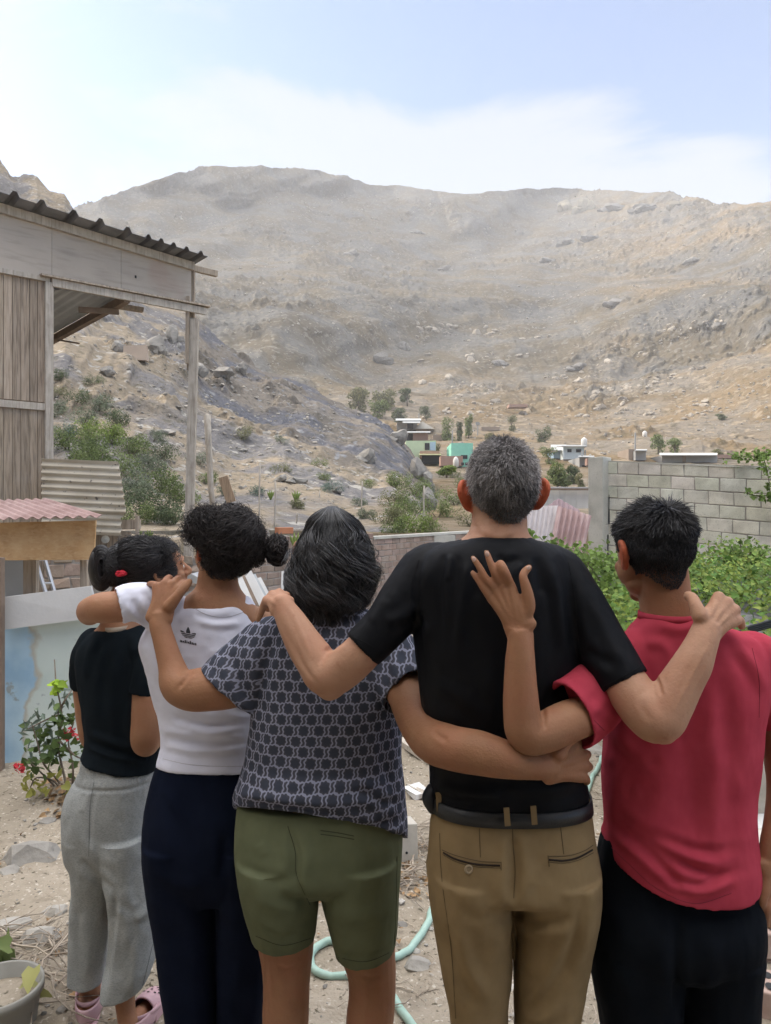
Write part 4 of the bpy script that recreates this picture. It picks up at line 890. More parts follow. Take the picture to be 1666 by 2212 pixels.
# ------------------------------------------------------------------ plants on the slope, vines, boulders
# bushes: (x, y, radius px, height px) placed where the line of sight meets the slope
def onslope(x, y): 
    h = hit(NEAR, x, y); h2 = hit(FAR, x, y)
    if h is None or (h2 is not None and h2.y < h.y): h = h2
    return None if h is None else np.array(h)
g = np.random.default_rng(3)
BU = [(150, 950, 44, L_green), (195, 930, 40, L_bright), (240, 935, 46, L_bright), (215, 965, 50, L_green), (280, 960, 46, L_green), (250, 1000, 52, L_green), (310, 1000, 44, L_grey), (170, 985, 44, L_green), (350, 975, 34, L_dark), (290, 1050, 54, L_grey), (350, 1040, 50, L_green), (330, 1090, 54, L_dark), (395, 1065, 40, L_green), (290, 1110, 46, L_green), (375, 1110, 44, L_dark), (250, 1080, 40, L_dark),
      (125, 880, 34, L_grey), (165, 855, 30, L_dark), (130, 810, 24, L_dark), (215, 870, 34, L_grey), (255, 900, 34, L_dark), (180, 900, 34, L_grey), (440, 1030, 30, L_green), (430, 990, 26, L_grey), (205, 820, 22, L_dark), (130, 930, 30, L_blue), (330, 940, 26, L_grey), (120, 850, 26, L_olive),
      (610, 950, 16, L_grey), (605, 1010, 22, L_olive), (520, 935, 24, L_olive), (690, 1000, 18, L_green), (700, 1030, 16, L_green), (720, 1050, 26, L_blue), (800, 1045, 20, L_green), (555, 1060, 20, L_blue), (490, 1060, 20, L_grey), (640, 1090, 18, L_olive),
      (865, 1040, 34, L_green), (895, 1050, 34, L_green), (850, 1075, 36, L_olive), (900, 1085, 42, L_green), (870, 1110, 40, L_green), (925, 1060, 32, L_grey), (835, 1115, 34, L_olive), (900, 1130, 44, L_bright), (860, 1140, 34, L_green), (945, 1100, 34, L_green), (985, 1075, 36, L_green), (1000, 1045, 28, L_green), (975, 1020, 24, L_olive), (1020, 1120, 36, L_olive), (930, 1140, 34, L_green), (795, 1110, 22, L_grey),
      (1160, 1050, 40, L_green), (1130, 1080, 40, L_green), (1145, 1120, 34, L_olive), (780, 1085, 18, L_grey), (745, 1120, 18, L_olive)]
nm = {id(L_green): 'green', id(L_bright): 'bright green', id(L_grey): 'greyish', id(L_dark): 'dark green', id(L_olive): 'olive', id(L_blue): 'blue green'}
ORD = ['leftmost', 'second', 'third', 'fourth', 'fifth', 'sixth', 'seventh', 'eighth', 'ninth', 'tenth', 'eleventh', 'twelfth', 'thirteenth', 'fourteenth', 'fifteenth']
ZN = [(0, 408, 'between the plank house and its post'), (408, 600, 'just right of the house post'), (600, 830, 'on the slope above the woman'), (830, 1060, 'in the gully left of the man\'s head'), (1060, 1700, 'right of the man\'s head')]
def shrub_label(k, x, m):
    z = [q for q in ZN if q[0] <= x < q[1]][0]; same = sorted([(b_[0]+i*1e-3, i) for i, b_ in enumerate(BU) if b_[3] is m and z[0] <= b_[0] < z[1]]); n_ = [i for _, i in same].index(k)
    return (ORD[n_]+' '+nm[id(m)]+' shrub '+('from the left ' if n_ else '')+z[2]) if len(same) > 1 else 'the only '+nm[id(m)]+' shrub '+z[2]
for k, (x, y, r, m) in enumerate(BU):
    p = onslope(x, y+r*.5)
    if p is None: continue
    d = p[1]; rm = r/F*d; root = empty('shrub', p, shrub_label(k, x, m), 'shrub', nm[id(m)]+' shrubs on the slope')
    cs = [p+np.array([g.uniform(-.75, .75)*rm, g.uniform(-.5, .6)*rm, g.uniform(.15, .75)*rm]) for _ in range(7)]; rs = [[rm*g.uniform(.38, .6)]*3 for _ in range(7)]
    v, f, t = leaves(cs, rs, int(900+r*38), np.clip(rm*.085, .035, .14), 200+k, shell=.25); b = MB(); b.v = [v]; b.f = {3: [f]}; b.n = len(v); b.t = [np.stack([t, t, t], 1)]; b.build('foliage', m, root)
    b = MB()
    for c in cs[:5]: b.tube([p-np.array([0, 0, .1]), (p+c)/2+g.normal(0, .05, 3)*rm, c], [rm*.03, rm*.02, rm*.01], 5)
    b.build('stems', M_bark, root, smooth=True)
# succulent and cactus stems
for k, (x, y, hpx) in enumerate(((640, 1085, 26), (585, 1080, 22), (300, 1165, 22), (322, 1170, 26), (336, 1178, 18), (640, 1190, 40))):
    p = onslope(x, y) if y < 1140 else P(x, y, 9.0); d = p[1]; b = MB(); h = hpx/F*d
    for a in np.linspace(-.6, .6, 4): b.tube([p, p+np.array([math.sin(a)*h*.4, 0, h*.6]), p+np.array([math.sin(a)*h*.6, 0, h*math.cos(a)])], [h*.07, h*.10, h*.02], 6)
    o = b.build('agave', L_bright, smooth=True); tag(o, ['agave with thin leaves above the woman, right one', 'agave with thin leaves above the woman, left one', 'leftmost bright agave over the shorter girl', 'tallest of the three bright agaves over the shorter girl', 'rightmost bright agave over the shorter girl', 'agave over the long brick wall'][k], 'agave', 'agaves on the slope')
# thin stakes and old pole on the slope
def stake(x0, y0, x1, y1, d, r, m, label, name='stake', cat='stake', group='thin stakes on the slope'):
    a, c = P(x0, y0, d), P(x1, y1, d); n_ = 5; q = [a+(c-a)*t+np.array([g.normal(0, r*.25), 0, 0]) for t in np.linspace(0, 1, n_)]; b = MB(); b.tube(q, np.linspace(r*1.1, r*.9, n_), 8); o = b.build(name, m, smooth=True); return tag(o, label, cat, group)
stake(448, 897, 462, 1110, 13, .055, M_beam, 'rough grey wooden pole standing right of the house post', 'wooden_pole', 'pole', None)
for (x, y0, y1, d, lb) in ((559, 1000, 1190, 19, 'tall thin pale stake left of the woman'), (593, 1040, 1150, 19, 'thin stake above the long brick wall'), (780, 1040, 1110, 24, 'slanting thin stake right of the woman\'s hair'), (914, 1050, 1150, 19, 'thin stake in the greenery left of the man'), (688, 1060, 1110, 26, 'thin stake directly above the woman'), (640, 1108, 1130, 18, 'short thin stake over the brick wall')): stake(x+3, y0, x, y1, d, .022, M_beam, lb)
b = MB(); b.beam(P(482, 1030, 12.5), P(500, 1085, 12.5), .16, .03, tint=np.array([1.05, .92, .8])); o = b.build('plank', M_wood); tag(o, 'tilted reddish plank right of the old wooden pole', 'plank')
b = MB(); c = onslope(297, 775); c = np.array([c[0], c[1]-.3, c[2]+.3]); b.box(c, (1.5, .9, 1.0), rotz(.15), jit=.03, tint=1.6); o = b.build('stone_hut', V_adobe); tag(o, 'small pale square block of masonry high on the rocky slope', 'hut')
# boulders --------------------------------------------------------------
def rockv(seed):
    bm = bmesh.new(); bmesh.ops.create_icosphere(bm, subdivisions=2, radius=1); v = np.array([tuple(q.co) for q in bm.verts]); f = np.array([[q.index for q in t.verts] for t in bm.faces]); bm.free()
    n_ = v/np.linalg.norm(v, axis=1)[:, None]; r = 1+.35*fbm(v*1.1+seed*3, 3, seed, .6); v = n_*r[:, None]
    for k in range(7):    # flat broken faces
        g_ = np.random.default_rng(seed*10+k); a = g_.normal(size=3); a /= np.linalg.norm(a); dd = v@a; m = dd > .72; v[m] -= a*(dd[m]-.72)[:, None]
    return v, f
RK = [rockv(s) for s in range(10)]
M_rock = mat('grey_rock', [(.17, .16, .145), (.25, .235, .21), (.33, .305, .27)], scale=2.5, detail=9, bump=.6, bscale=12, bdist=.04)
def scatter(name, n_, xr, yr, tree_fn, size, label, seed, m, cond=None):
    g_ = np.random.default_rng(seed); b = MB(); c = 0
    for _ in range(n_*3):
        if c >= n_: break
        x, y = g_.uniform(*xr), g_.uniform(*yr); h_ = hit(tree_fn, x, y)
        if h_ is None or (cond and not cond(x, y, h_)): continue
        c += 1; p = np.array(h_); s = size(p[1])*(.45+1.8*g_.random()**3.5); v, f = RK[g_.integers(0, 10)]; Rr = rotz(g_.uniform(0, 6.28))@rotx(g_.uniform(-.5, .5))
        b.add((v*np.array([1, g_.uniform(.6, 1), g_.uniform(.5, .9)])*s)@Rr.T+p-np.array([0, 0, s*.15]), f, g_.uniform(.8, 1.35)*np.array([1, .97, .93]))
    o = b.build(name, m, smooth=False); tag(o, label, 'rocks', kind='stuff')
clx = lambda x, y, h_: fbm(np.array([[h_[0]/45, h_[1]/45, h_[2]/30]]), 3, 41)[0] > -.10
scatter('scattered_rocks', 6500, (100, 1666), (420, 985), FAR, lambda d: .0009*d+.12, 'stones strewn over the far hillside', 5, M_rock, clx)
scatter('scattered_rocks', 450, (900, 1560), (690, 905), FAR, lambda d: .0034*d+.1, 'larger pale rocks on the lower part of the far hillside', 15, mat('pale_rock', [(.20, .18, .15), (.28, .25, .21), (.34, .31, .26)], scale=1.5, detail=9, bump=.6, bscale=5, bdist=.1), lambda x, y, h_: fbm(np.array([[h_[0]/28, h_[1]/40, h_[2]/16]]), 3, 47)[0] > .02)
clx2 = lambda x, y, h_: fbm(np.array([[h_[0]/9, h_[1]/9, h_[2]/6]]), 3, 43)[0] > -.08
scatter('scattered_rocks', 2600, (0, 985), (440, 1160), NEAR, lambda d: .0017*d+.02, 'stones strewn over the near slope', 6, M_rock, clx2)
# single large outcrops
def boulder(x, y, wpx, hpx, label, seed, fn=onslope, flat=.8, tint=1.0, group=None, dd=0):
    p = fn(x, y+hpx*.35)
    if p is None: return
    d = p[1]; g_ = np.random.default_rng(seed+70); W, Hh = wpx/2/F*d, hpx/2/F*d; b = MB(); n_ = 9 if fn is not onslope else 4
    for k in range(n_):
        v, f = RK[(seed+k) % 10]; s_ = g_.uniform(.35, .6) if k else .75; u_ = g_.uniform(-.7, .7) if k else 0
        v = v*np.array([W*s_, W*s_*flat, Hh*s_*g_.uniform(.8, 1.4)]); v = v+fbm(v/(W*.3)+k, 3, seed+k, .55, True)[:, None]*W*.05*np.array([1, 1, .6]); v = v@(roty(g_.uniform(-.3, .3))@rotz(g_.uniform(-.4, .4))).T
        b.add(v+p+np.array([W*u_, W*.3*flat+g_.uniform(-.3, .3)*W*flat, Hh*(.5-.6*abs(u_))]), f, np.array(tint)*g_.uniform(.85, 1.2))
    o = b.build('boulder', M_rock, smooth=False); tag(o, label, 'boulder', group)
for k, (x, y, w_, h_, lb) in enumerate(((640, 1035, 60, 26, 'long pale slanting boulder above the woman'), (728, 1058, 34, 24, 'pale boulder right of the woman\'s hair, up the slope'), (605, 1035, 52, 16, 'flat pale slab on the near slope'), (330, 740, 60, 70, 'tall split boulder seen under the house roof'), (370, 720, 46, 60, 'pale boulder beside the split one'), (420, 790, 50, 44, 'grey boulder left of the house post top'), (520, 790, 34, 40, 'grey boulder on the slope\'s skyline'), (480, 800, 60, 30, 'cluster boulder right of the house post'), (250, 745, 50, 40, 'grey boulder at the edge of the awning'), (230, 800, 46, 30, 'boulder under the awning edge'), (860, 940, 60, 50, 'grey crag at the tip of the near slope'), (900, 1010, 60, 70, 'steep rock face at the foot of the near slope'), (790, 985, 60, 40, 'pale rock beside the steep rock face'), (925, 1070, 40, 80, 'cracked rock wall beside the greenery'), (520, 970, 34, 14, 'flat grey stone below the skyline'), (350, 930, 60, 20, 'slanting slab left of the house post'), (700, 1120, 50, 22, 'pale rock just above the brick wall'))): boulder(x, y, w_, h_, lb, k)
def onfar(x, y): h_ = hit(FAR, x, y); return None if h_ is None else np.array(h_)
for k, (x, y, w_, h_, tn, lb) in enumerate(((1218, 441, 46, 50, np.array([1.5, 1.38, 1.1]), 'yellowish cliff block near the hill crest'), (1262, 440, 56, 54, np.array([1.5, 1.4, 1.15]), 'tall pale cliff block near the hill crest'), (1320, 445, 80, 40, 1.0, 'grey cliff right of the pale one on the crest'), (1395, 445, 90, 36, 1.0, 'long grey cliff under the crest'), (1455, 440, 40, 30, np.array([1.3, 1.2, 1.0]), 'small pale cliff at the right of the crest cliffs'), (1275, 512, 80, 30, .8, 'dark overhanging outcrop below the cliffs'), (1225, 520, 50, 26, 1.0, 'outcrop left of the dark overhang'), (960, 578, 40, 22, .9, 'grey outcrop in the hollow of the hill'), (900, 500, 40, 16, 1.0, 'flat outcrop on the left part of the hill'), (760, 545, 44, 20, 1.0, 'outcrop on the left ridge'), (820, 770, 60, 50, .95, 'grey outcrop above the hillside grove'), (870, 745, 36, 34, 1.2, 'pale crag above the grey outcrop'), (1075, 780, 50, 34, 1.1, 'crag above the village'), (1250, 790, 56, 30, 1.1, 'crag above the white house'), (1330, 650, 60, 30, 1.2, 'outcrop in the middle of the sunny slope'), (1500, 560, 60, 26, 1.2, 'outcrop high on the right slope'), (1180, 560, 44, 20, 1.1, 'outcrop left of centre on the right slope'), (1560, 700, 60, 30, 1.1, 'outcrop low on the right slope'))):
    boulder(x, y, w_*.9, h_*.85, lb, k+3, fn=onfar, tint=np.array(tn)*.72, flat=.5)
# vines over the low shed on the right --------------------------------------
def vine_z(X, Y): return .28+.50*smooth01((np.asarray(Y)-3.5)/1.3)+.0*X+.16*smooth01((Y-4.2)/5)+.17*vnoise(np.stack([np.asarray(X)*1.1, np.asarray(Y)*.9, 0*np.asarray(X)], -1), 5)+.07*vnoise(np.stack([np.asarray(X)*3.1, np.asarray(Y)*2.5, 0*np.asarray(X)], -1), 6)
vr = empty('vine', (4.2, 6.5, 0), 'sprawling green vine covering low roofing under the block wall', 'vine')
b = MB(); gx = np.linspace(0, 1, 40); gy = np.linspace(3.6, 9.8, 40); V = []
for Y in gy:
    for u_ in gx:
        x0, x1 = Y*np.interp(Y, [3.6, 6, 9], [.335, .28, .235])+.05, .66*Y+1.0; X = x0+(x1-x0)*u_; V.append((X, Y, float(vine_z(X, Y))-.14))
V = np.array(V); V = np.concatenate([V, V*np.array([1, 1, 0])+np.array([0, 0, .02])]); f = []
for i in range(39):
    for j in range(39): a = i*40+j; f.append([a, a+1, a+41, a+40])
for j in range(39): f += [[j, 1600+j, 1601+j, j+1]]
for i in range(39): a = i*40; f += [[a, a+40, a+1640, a+1600]]
b.add(V, f); M_tarp = mat('black_netting', [(.05, .055, .05), (.10, .10, .095), (.2, .2, .19)], scale=3, bump=.6, bscale=15, bdist=.03)
b.build('stems', M_tarp, vr)
def bigleaves(P0, nrm, size, seed, tl=(.6, 1.5)):
    g_ = np.random.default_rng(seed); n_ = len(P0); a = np.cross(nrm, g_.normal(size=(n_, 3))); a /= np.linalg.norm(a, axis=1)[:, None]; c = np.cross(nrm, a); s = size[:, None]
    shape = [(-.10, .0, 0), (-.22, .26, .06), (.10, .40, .12), (.48, .22, .05), (.80, 0, -.14), (.48, -.22, .05), (.10, -.40, .12), (-.22, -.26, .06), (.25, 0, -.02)]
    v = np.stack([P0+a*s*x+c*s*y+nrm*s*z for x, y, z in shape], 1).reshape(-1, 3); base = np.arange(n_)[:, None]*9
    tri = np.array([[8, 0, 1], [8, 1, 2], [8, 2, 3], [8, 3, 4], [8, 4, 5], [8, 5, 6], [8, 6, 7], [8, 7, 0]]); f = (base[:, None]+tri[None]).reshape(-1, 3); return v, f, np.repeat(g_.uniform(tl[0], tl[1], n_), 9)
gv = np.random.default_rng(77); n_ = 21000; Y = 3.6+6.15*gv.random(n_)**.9; u_ = gv.random(n_); X0_ = Y*np.interp(Y, [3.6, 6, 9], [.325, .27, .225]); X = X0_+(.66*Y+.9-X0_)*u_
den = fbm(np.stack([X*1.6, Y*1.2, 0*X], -1), 3, 88); keep = den+gv.normal(0, .12, n_) > -.22; X, Y, den = X[keep], Y[keep], den[keep]
Z = vine_z(X, Y)-.11+gv.random(len(X))**2*.24+.08*den; nr = gv.normal(0, .5, (len(X), 3))+np.array([0, -.45, .9]); nr /= np.linalg.norm(nr, axis=1)[:, None]
v, f, t = bigleaves(np.stack([X, Y, Z], 1), nr, .052*gv.uniform(.6, 1.35, len(X)), 5); b = MB(); b.v = [v]; b.f = {3: [f]}; b.n = len(v)
yl_ = np.repeat(gv.uniform(.75, 1.45, len(X)), 9); tt = np.stack([t*yl_, t*(.8+.25*yl_), t*.9], 1); b.t = [tt]; L_vine = leafmat('vine_leaf', (.11, .17, .04), (.19, .275, .07), .35); o = b.build('foliage', L_vine, vr, smooth=True); o['kind'] = 'stuff'
# vine edge in front of the corrugated sheets and on top of the block wall
def sprig(pts, d, n_, spread, size, seed, m, parent):
    g_ = np.random.default_rng(seed); q = catmull(pts, 12); i = g_.integers(0, len(q), n_); p = np.array([P(a, c, d) for a, c in q])[i]+g_.normal(0, spread, (n_, 3)); nr = g_.normal(0, .6, (n_, 3))+np.array([0, -.5, .6]); nr /= np.linalg.norm(nr, axis=1)[:, None]
    v, f, t = bigleaves(p, nr, size*g_.uniform(.6, 1.3, n_), seed); b = MB(); b.v = [v]; b.f = {3: [f]}; b.n = len(v); b.t = [np.stack([t, t, t], 1)]; b.build('foliage', m, parent, smooth=True)
    b = MB(); b.tube(np.array([P(a, c, d) for a, c in q]), .006, 5); b.build('stem', M_bark, parent)
r_ = empty('climbing_plant', P(1200, 1230, 8.5), 'leafy shoots climbing in front of the pink corrugated sheets', 'plant')
sprig([(1135, 1195), (1140, 1160), (1146, 1150)], 8.5, 90, .05, .06, 1, L_vine, r_); sprig([(1160, 1190), (1200, 1185), (1250, 1200), (1300, 1212), (1330, 1230)], 8.2, 420, .055, .06, 2, L_vine, r_); sprig([(1270, 1215), (1300, 1260), (1330, 1300)], 6.5, 380, .10, .055, 3, L_vine, r_)
r_ = empty('creeper', P(1600, 990, 10.6), 'creeper hanging over the top right end of the block wall', 'plant')
sprig([(1580, 988), (1620, 985), (1650, 986), (1680, 978)], 10.9, 200, .05, .06, 4, L_vine, r_); sprig([(1650, 990), (1660, 1030), (1664, 1070)], 10.5, 70, .04, .06, 5, L_vine, r_); sprig([(1615, 1065), (1640, 1072), (1670, 1075)], 10.5, 50, .04, .07, 6, L_vine, r_)
r_ = empty('shoot', P(1600, 1230, 8.4), 'taller leafy shoot rising above the vine under the block wall', 'plant')
for k, (x, y) in enumerate(((1600, 1165), (1580, 1180), (1625, 1185), (1570, 1200), (1640, 1195), (1655, 1190))): sprig([(1602+(x-1602)*.3, 1225), (x, y)], 8.2, 60, .04, .05, 20+k, L_vine, r_)
b = MB(); q = [P(1590, 1380, 4.6), P(1620, 1366, 4.7), P(1670, 1352, 4.8)]
for k in range(4): b.tube([p_+np.array([0, 0, .012*k]) for p_ in q], .009, 6)
o = b.build('cable', M_dark, smooth=True); tag(o, 'bundle of black cables crossing above the boy\'s right shoulder', 'cable')
# ------------------------------------------------------------------ things on the yard floor
def G(x, y, dz=0.0):      # layout point on the yard floor
    d = F*CH/(y-1106.0); p = P(x, y, d); p[2] = yz(p[0], p[1])+dz; return p
M_hose = mat('mint_hose', [(.30, .45, .38), (.38, .53, .46)], rough=.45, spec=.4, bump=0, scale=30)
b = MB()
def hose(pts, r=.0135): q = np.array([G(x, y, .012) for x, y in catmull(pts, 8)]); b.tube(q, r, 10)
hose([(1300, 1640), (1292, 1662), (1280, 1690), (1262, 1730), (1200, 1800), (1100, 1860), (1000, 1920), (938, 1965), (925, 2005), (895, 2045), (862, 2073), (800, 2105), (742, 2118), (700, 2112), (676, 2096), (672, 2078), (690, 2062), (720, 2056), (770, 2066), (800, 2090), (835, 2140), (858, 2180), (880, 2215), (930, 2290)])
o = b.build('garden_hose', M_hose, smooth=True); tag(o, 'pale green garden hose looping over the dirt behind the five people', 'hose')
# perforated concrete block stub, planks
M_pale = mat('pale_cement', [(.40, .37, .32), (.50, .47, .41)], scale=6, bump=.4)
c = G(877, 1870); b = MB(); b.box(c+np.array([0, .05, .085]), (.085, .085, .17), rotz(.3), jit=.003); o = b.build('concrete_stub', M_pale, bevel=.004); tag(o, 'short pale concrete block with two holes beside the woman\'s shorts', 'block')
for z_ in (.125, .045): b = MB(); ellip(b, c+np.array([.004, .004, z_]), (.006, .004, .006)); b.build('hole', M_dark, o)
def plank(x0, y0, x1, y1, w_, th, m, label, jit=.003, dz=.01, name='plank', cat='plank', tint=1.0, group=None):
    b = MB(); b.beam(G(x0, y0, th/2+dz), G(x1, y1, th/2+dz), w_, th, jit=jit, tint=tint); o = b.build(name, m); return tag(o, label, cat, group)
plank(862, 1608, 930, 1655, .05, .03, M_beam, 'weathered plank on the ground between the woman and the man')
plank(880, 1712, 935, 1745, .03, .03, M_beam, 'thin weathered lath on the ground beside the woman\'s blouse hem')
plank(884, 1728, 918, 1722, .16, .02, M_wb, 'broken white board on the ground beside the man\'s pouch', tint=1.1)
plank(860, 1580, 900, 1610, .08, .03, mat('pinkish_board', [(.36, .25, .20), (.42, .31, .26)], bump=.3), 'short pinkish board behind the woman\'s right arm')
# leaning slats between the two women
SL = [((513, 1240), (560, 1345), .05, M_wb, 'leftmost white slat leaning behind the woman\'s shoulder'), ((524, 1242), (572, 1345), .035, M_rust, 'dark slat between two white ones'), ((532, 1238), (590, 1350), .08, M_wb, 'broad white slat leaning behind the woman\'s shoulder'), ((545, 1245), (600, 1352), .06, M_tinl, 'grey slat in the leaning stack'), ((558, 1250), (612, 1355), .05, M_wb, 'rightmost white slat in the leaning stack')]
for k, ((x0, y0), (x1, y1), w_, m, lb) in enumerate(SL):
    b = MB(); d = 5.6+.12*k; a_, c_ = P(x0, y0, d), P(x1, y1, d-.25); dd = (c_-a_); b.beam(a_, a_+dd*3.2, w_, .02, up=(.3, -1, 0), jit=.003); o = b.build('slat', m); tag(o, lb, 'slat', 'slats leaning in a stack')
b = MB(); b.beam(P(618, 1235, 6.2), P(616, 1300, 6.1), .07, .03, up=(0, 1, 0)); o = b.build('slat', M_wb); tag(o, 'single upright white slat touching the woman\'s hair on the left', 'slat')
b = MB(); v = [P(401, 1243, 6.6), P(414, 1240, 6.6), P(428, 1247, 6.6), P(430, 1263, 6.6), P(415, 1258, 6.6), P(402, 1256, 6.6)]; v = v+[q+np.array([0, .25, .0]) for q in v]
b.add(v, [np.array([[0, 5, 4, 1], [1, 4, 3, 2], [6, 7, 10, 11], [7, 8, 9, 10], [0, 1, 7, 6], [1, 2, 8, 7], [5, 0, 6, 11]])]); o = b.build('metal_scrap', M_alu); tag(o, 'bent bright scrap of sheet metal between the two girls\' heads', 'scrap')
# right edge: sacks, hollow bricks, teal tool
M_sack = mat('dusty_paper_sack', [(.44, .40, .34), (.56, .52, .46), (.62, .59, .54)], scale=5, bump=.5, bscale=18, bdist=.02)
def sack(x, y, w_, h_, label, seed, rz=0.3, tip=0.0):
    c = G(x, y); bm = MB(); ellip(bm, (0, 0, 0), (1, 1, 1), n=36); v = bm.v[0]; v = np.sign(v)*np.abs(v)**.55; v = v*np.array([w_/2, w_*.3, h_/2]); v = v@rotz(rz).T@rotx(tip).T; v = v+fbm(v*9+seed, 4, seed)[:, None]*.02*np.array([1, 1, .6]); fs = [np.concatenate(q) for q in bm.f.values()]
    b = MB(); b.add(v+c+np.array([0, 0, h_*.48]), fs); o = b.build('sack', M_sack, smooth=True); return tag(o, label, 'sack', 'dusty sacks at the right edge')
sack(1660, 1800, .42, .62, 'tall dusty pale sack leaning behind the boy\'s hanging arm', 1, .2, .15); sack(1650, 1925, .38, .22, 'low crumpled sack in front of the tall one', 2, .5); sack(1640, 1640, .35, .30, 'small pale sack farther back behind the boy\'s elbow', 3, .1)
plank(1638, 1860, 1662, 1700, .09, .02, M_wb, 'pale board propped among the sacks', dz=.1)
M_hb = mat('hollow_clay_brick', [(.32, .22, .18), (.42, .31, .26), (.50, .42, .36)], scale=6, bump=.5, bscale=35)
def hbrick(c, rz, label, holes=6):
    r = empty('hollow_brick', c, label, 'brick', 'hollow bricks at the right edge'); Rz = rotz(rz); b = MB(); b.box(np.array(c)+np.array([0, 0, .045]), (.24, .13, .09), Rz, jit=.002); b.build('brick_body', M_hb, r, bevel=.005)
    for i in range(holes):
        for j in range(2):
            t = np.linspace(0, 2*np.pi, 14, endpoint=False); p0 = np.array([-.095+.19*i/(holes-1), -.03+.06*j, .0925]); vv = [p0]+[p0+np.array([.0145*math.cos(k), .019*math.sin(k), 0]) for k in t]; b = MB(); b.add(np.array(vv)@Rz.T+np.array(c), [[0, 1+k, 1+(k+1) % 14] for k in range(14)]); b.build('hole', M_dark, r)
c0 = G(1668, 2090); hbrick(c0+np.array([.05, .08, .02]), -.1, 'brick with round holes lying on top of the other at the right edge'); 
hbrick(G(1690, 2180)+np.array([.02, .0, 0]), -.35, 'brick with round holes lying lowest at the bottom right edge')
b = MB(); bs_ = c0+np.array([.05, .09, -.035]); b.box(bs_, (.24, .13, .10), rotz(-.1), jit=.003); o = b.build('brick', M_hb, bevel=.005); tag(o, 'plain brick carrying the one with round holes', 'brick')
b = MB(); p0 = G(1633, 2125, .03); b.beam(p0, p0+np.array([.03, -.17, .02]), .045, .012); b.beam(p0+np.array([.0, -.17, .0]), p0+np.array([.05, -.185, 0]), .02, .02); o = b.build('plastic_tool', mat('turquoise_plastic', [(.25, .50, .50), (.32, .58, .58)], rough=.4, bump=0)); tag(o, 'turquoise plastic trowel like piece under the hollow bricks', 'tool')
# stones, clods, twigs, leaves
g3 = np.random.default_rng(41); b = MB()
for _ in range(900):
    Y = 2.25+4.5*g3.random()**1.3; X = g3.uniform(-.56*Y-.1, .56*Y+.1); s = .004+.016*g3.random()**5; v, f = RK[g3.integers(0, 10)]; b.add(v*np.array([1, 1, .6])*s+np.array([X, Y, yz(X, Y)+s*.25]), f, g3.uniform(.7, 1.5))
o = b.build('pebbles', M_rock); tag(o, 'pebbles and clods strewn over the yard', 'pebbles', kind='stuff')
ST = [(30, 2010, .07, 'whitish stone on the left of the yard', 1.6), (85, 2050, .09, 'broken pale chunk right of the whitish stone', 1.5), (120, 1990, .06, 'pale chunk close to the grey sweatpants', 1.6), (20, 1880, .05, 'flat stone near the left edge', 1.2), (868, 1998, .03, 'reddish stone between the woman\'s leg and the hose', .9), (100, 1775, .05, 'small stone left of the flowering plant\'s mound', 1.0), (1108, 2130, .025, 'white bit of rubble between the man\'s legs', 2.2), (900, 2080, .05, 'ashy lump on the ground right of the woman\'s legs', 1.3), (1290, 1620, .11, 'pale stone between the man and the boy', 1.6), (1285, 1575, .07, 'smaller dark stone above the pale one', .8), (240, 2300, .05, 'stone under the girls', 1.0), (65, 1850, .16, 'low flat rock half buried left of the sweatpants', 1.15)]
for k, (x, y, s, lb, tn) in enumerate(ST):
    p = G(x, y); v, f = RK[k % 10]; b = MB(); b.add(v*np.array([1, .8, .5])*s+p, f, tn); o = b.build('stone', M_rock); tag(o, lb, 'stone')
M_twig = mat('dry_twig', [(.26, .21, .16), (.40, .345, .28)], scale=20, bump=.3)
def twigs(x0, x1, y0, y1, n_, ln, label, seed, r=.0035):
    g_ = np.random.default_rng(seed); b = MB()
    for _ in range(n_):
        p = G(g_.uniform(x0, x1), g_.uniform(y0, y1), .006+.05*g_.random()**2); a = g_.uniform(0, 6.28); L_ = ln*g_.uniform(.4, 1.4); q = [p]; 
        for k in range(6): a += g_.normal(0, .38); q.append(q[-1]+np.array([math.cos(a)*L_/6, math.sin(a)*L_/6, g_.normal(0, .006)]))
        q = np.array(q); q[:, 2] = np.maximum(q[:, 2], [yz(u_[0], u_[1])+.003 for u_ in q]); rr_ = r*g_.uniform(.4, 1.3); b.tube(q, np.linspace(rr_, rr_*.4, 7), 5, tint=g_.uniform(.7, 1.4))
        if g_.random() < .5: m_ = q[3]; a2 = a+g_.choice([-1, 1])*.8; b.tube([m_, m_+np.array([math.cos(a2)*L_*.15, math.sin(a2)*L_*.15, .01]), m_+np.array([math.cos(a2+.3)*L_*.3, math.sin(a2+.3)*L_*.3, .02])], [rr_*.7, rr_*.5, rr_*.3], 5)
    o = b.build('twigs', M_twig, smooth=True); return tag(o, label, 'twigs', kind='stuff')
twigs(-20, 150, 2030, 2200, 75, .34, 'pile of dry twigs at the lower left', 1); twigs(862, 935, 1790, 1930, 60, .30, 'tangle of dry twigs between the woman and the man', 2, .003); twigs(0, 1666, 1650, 2250, 90, .16, 'dry twigs scattered over the yard', 3, .002)
twigs(1290, 1310, 1700, 1850, 8, .15, 'few twigs between the man and the boy', 4, .003)
M_dry = leafmat('dry_leaf', (.20, .12, .06), (.32, .21, .11), .1)
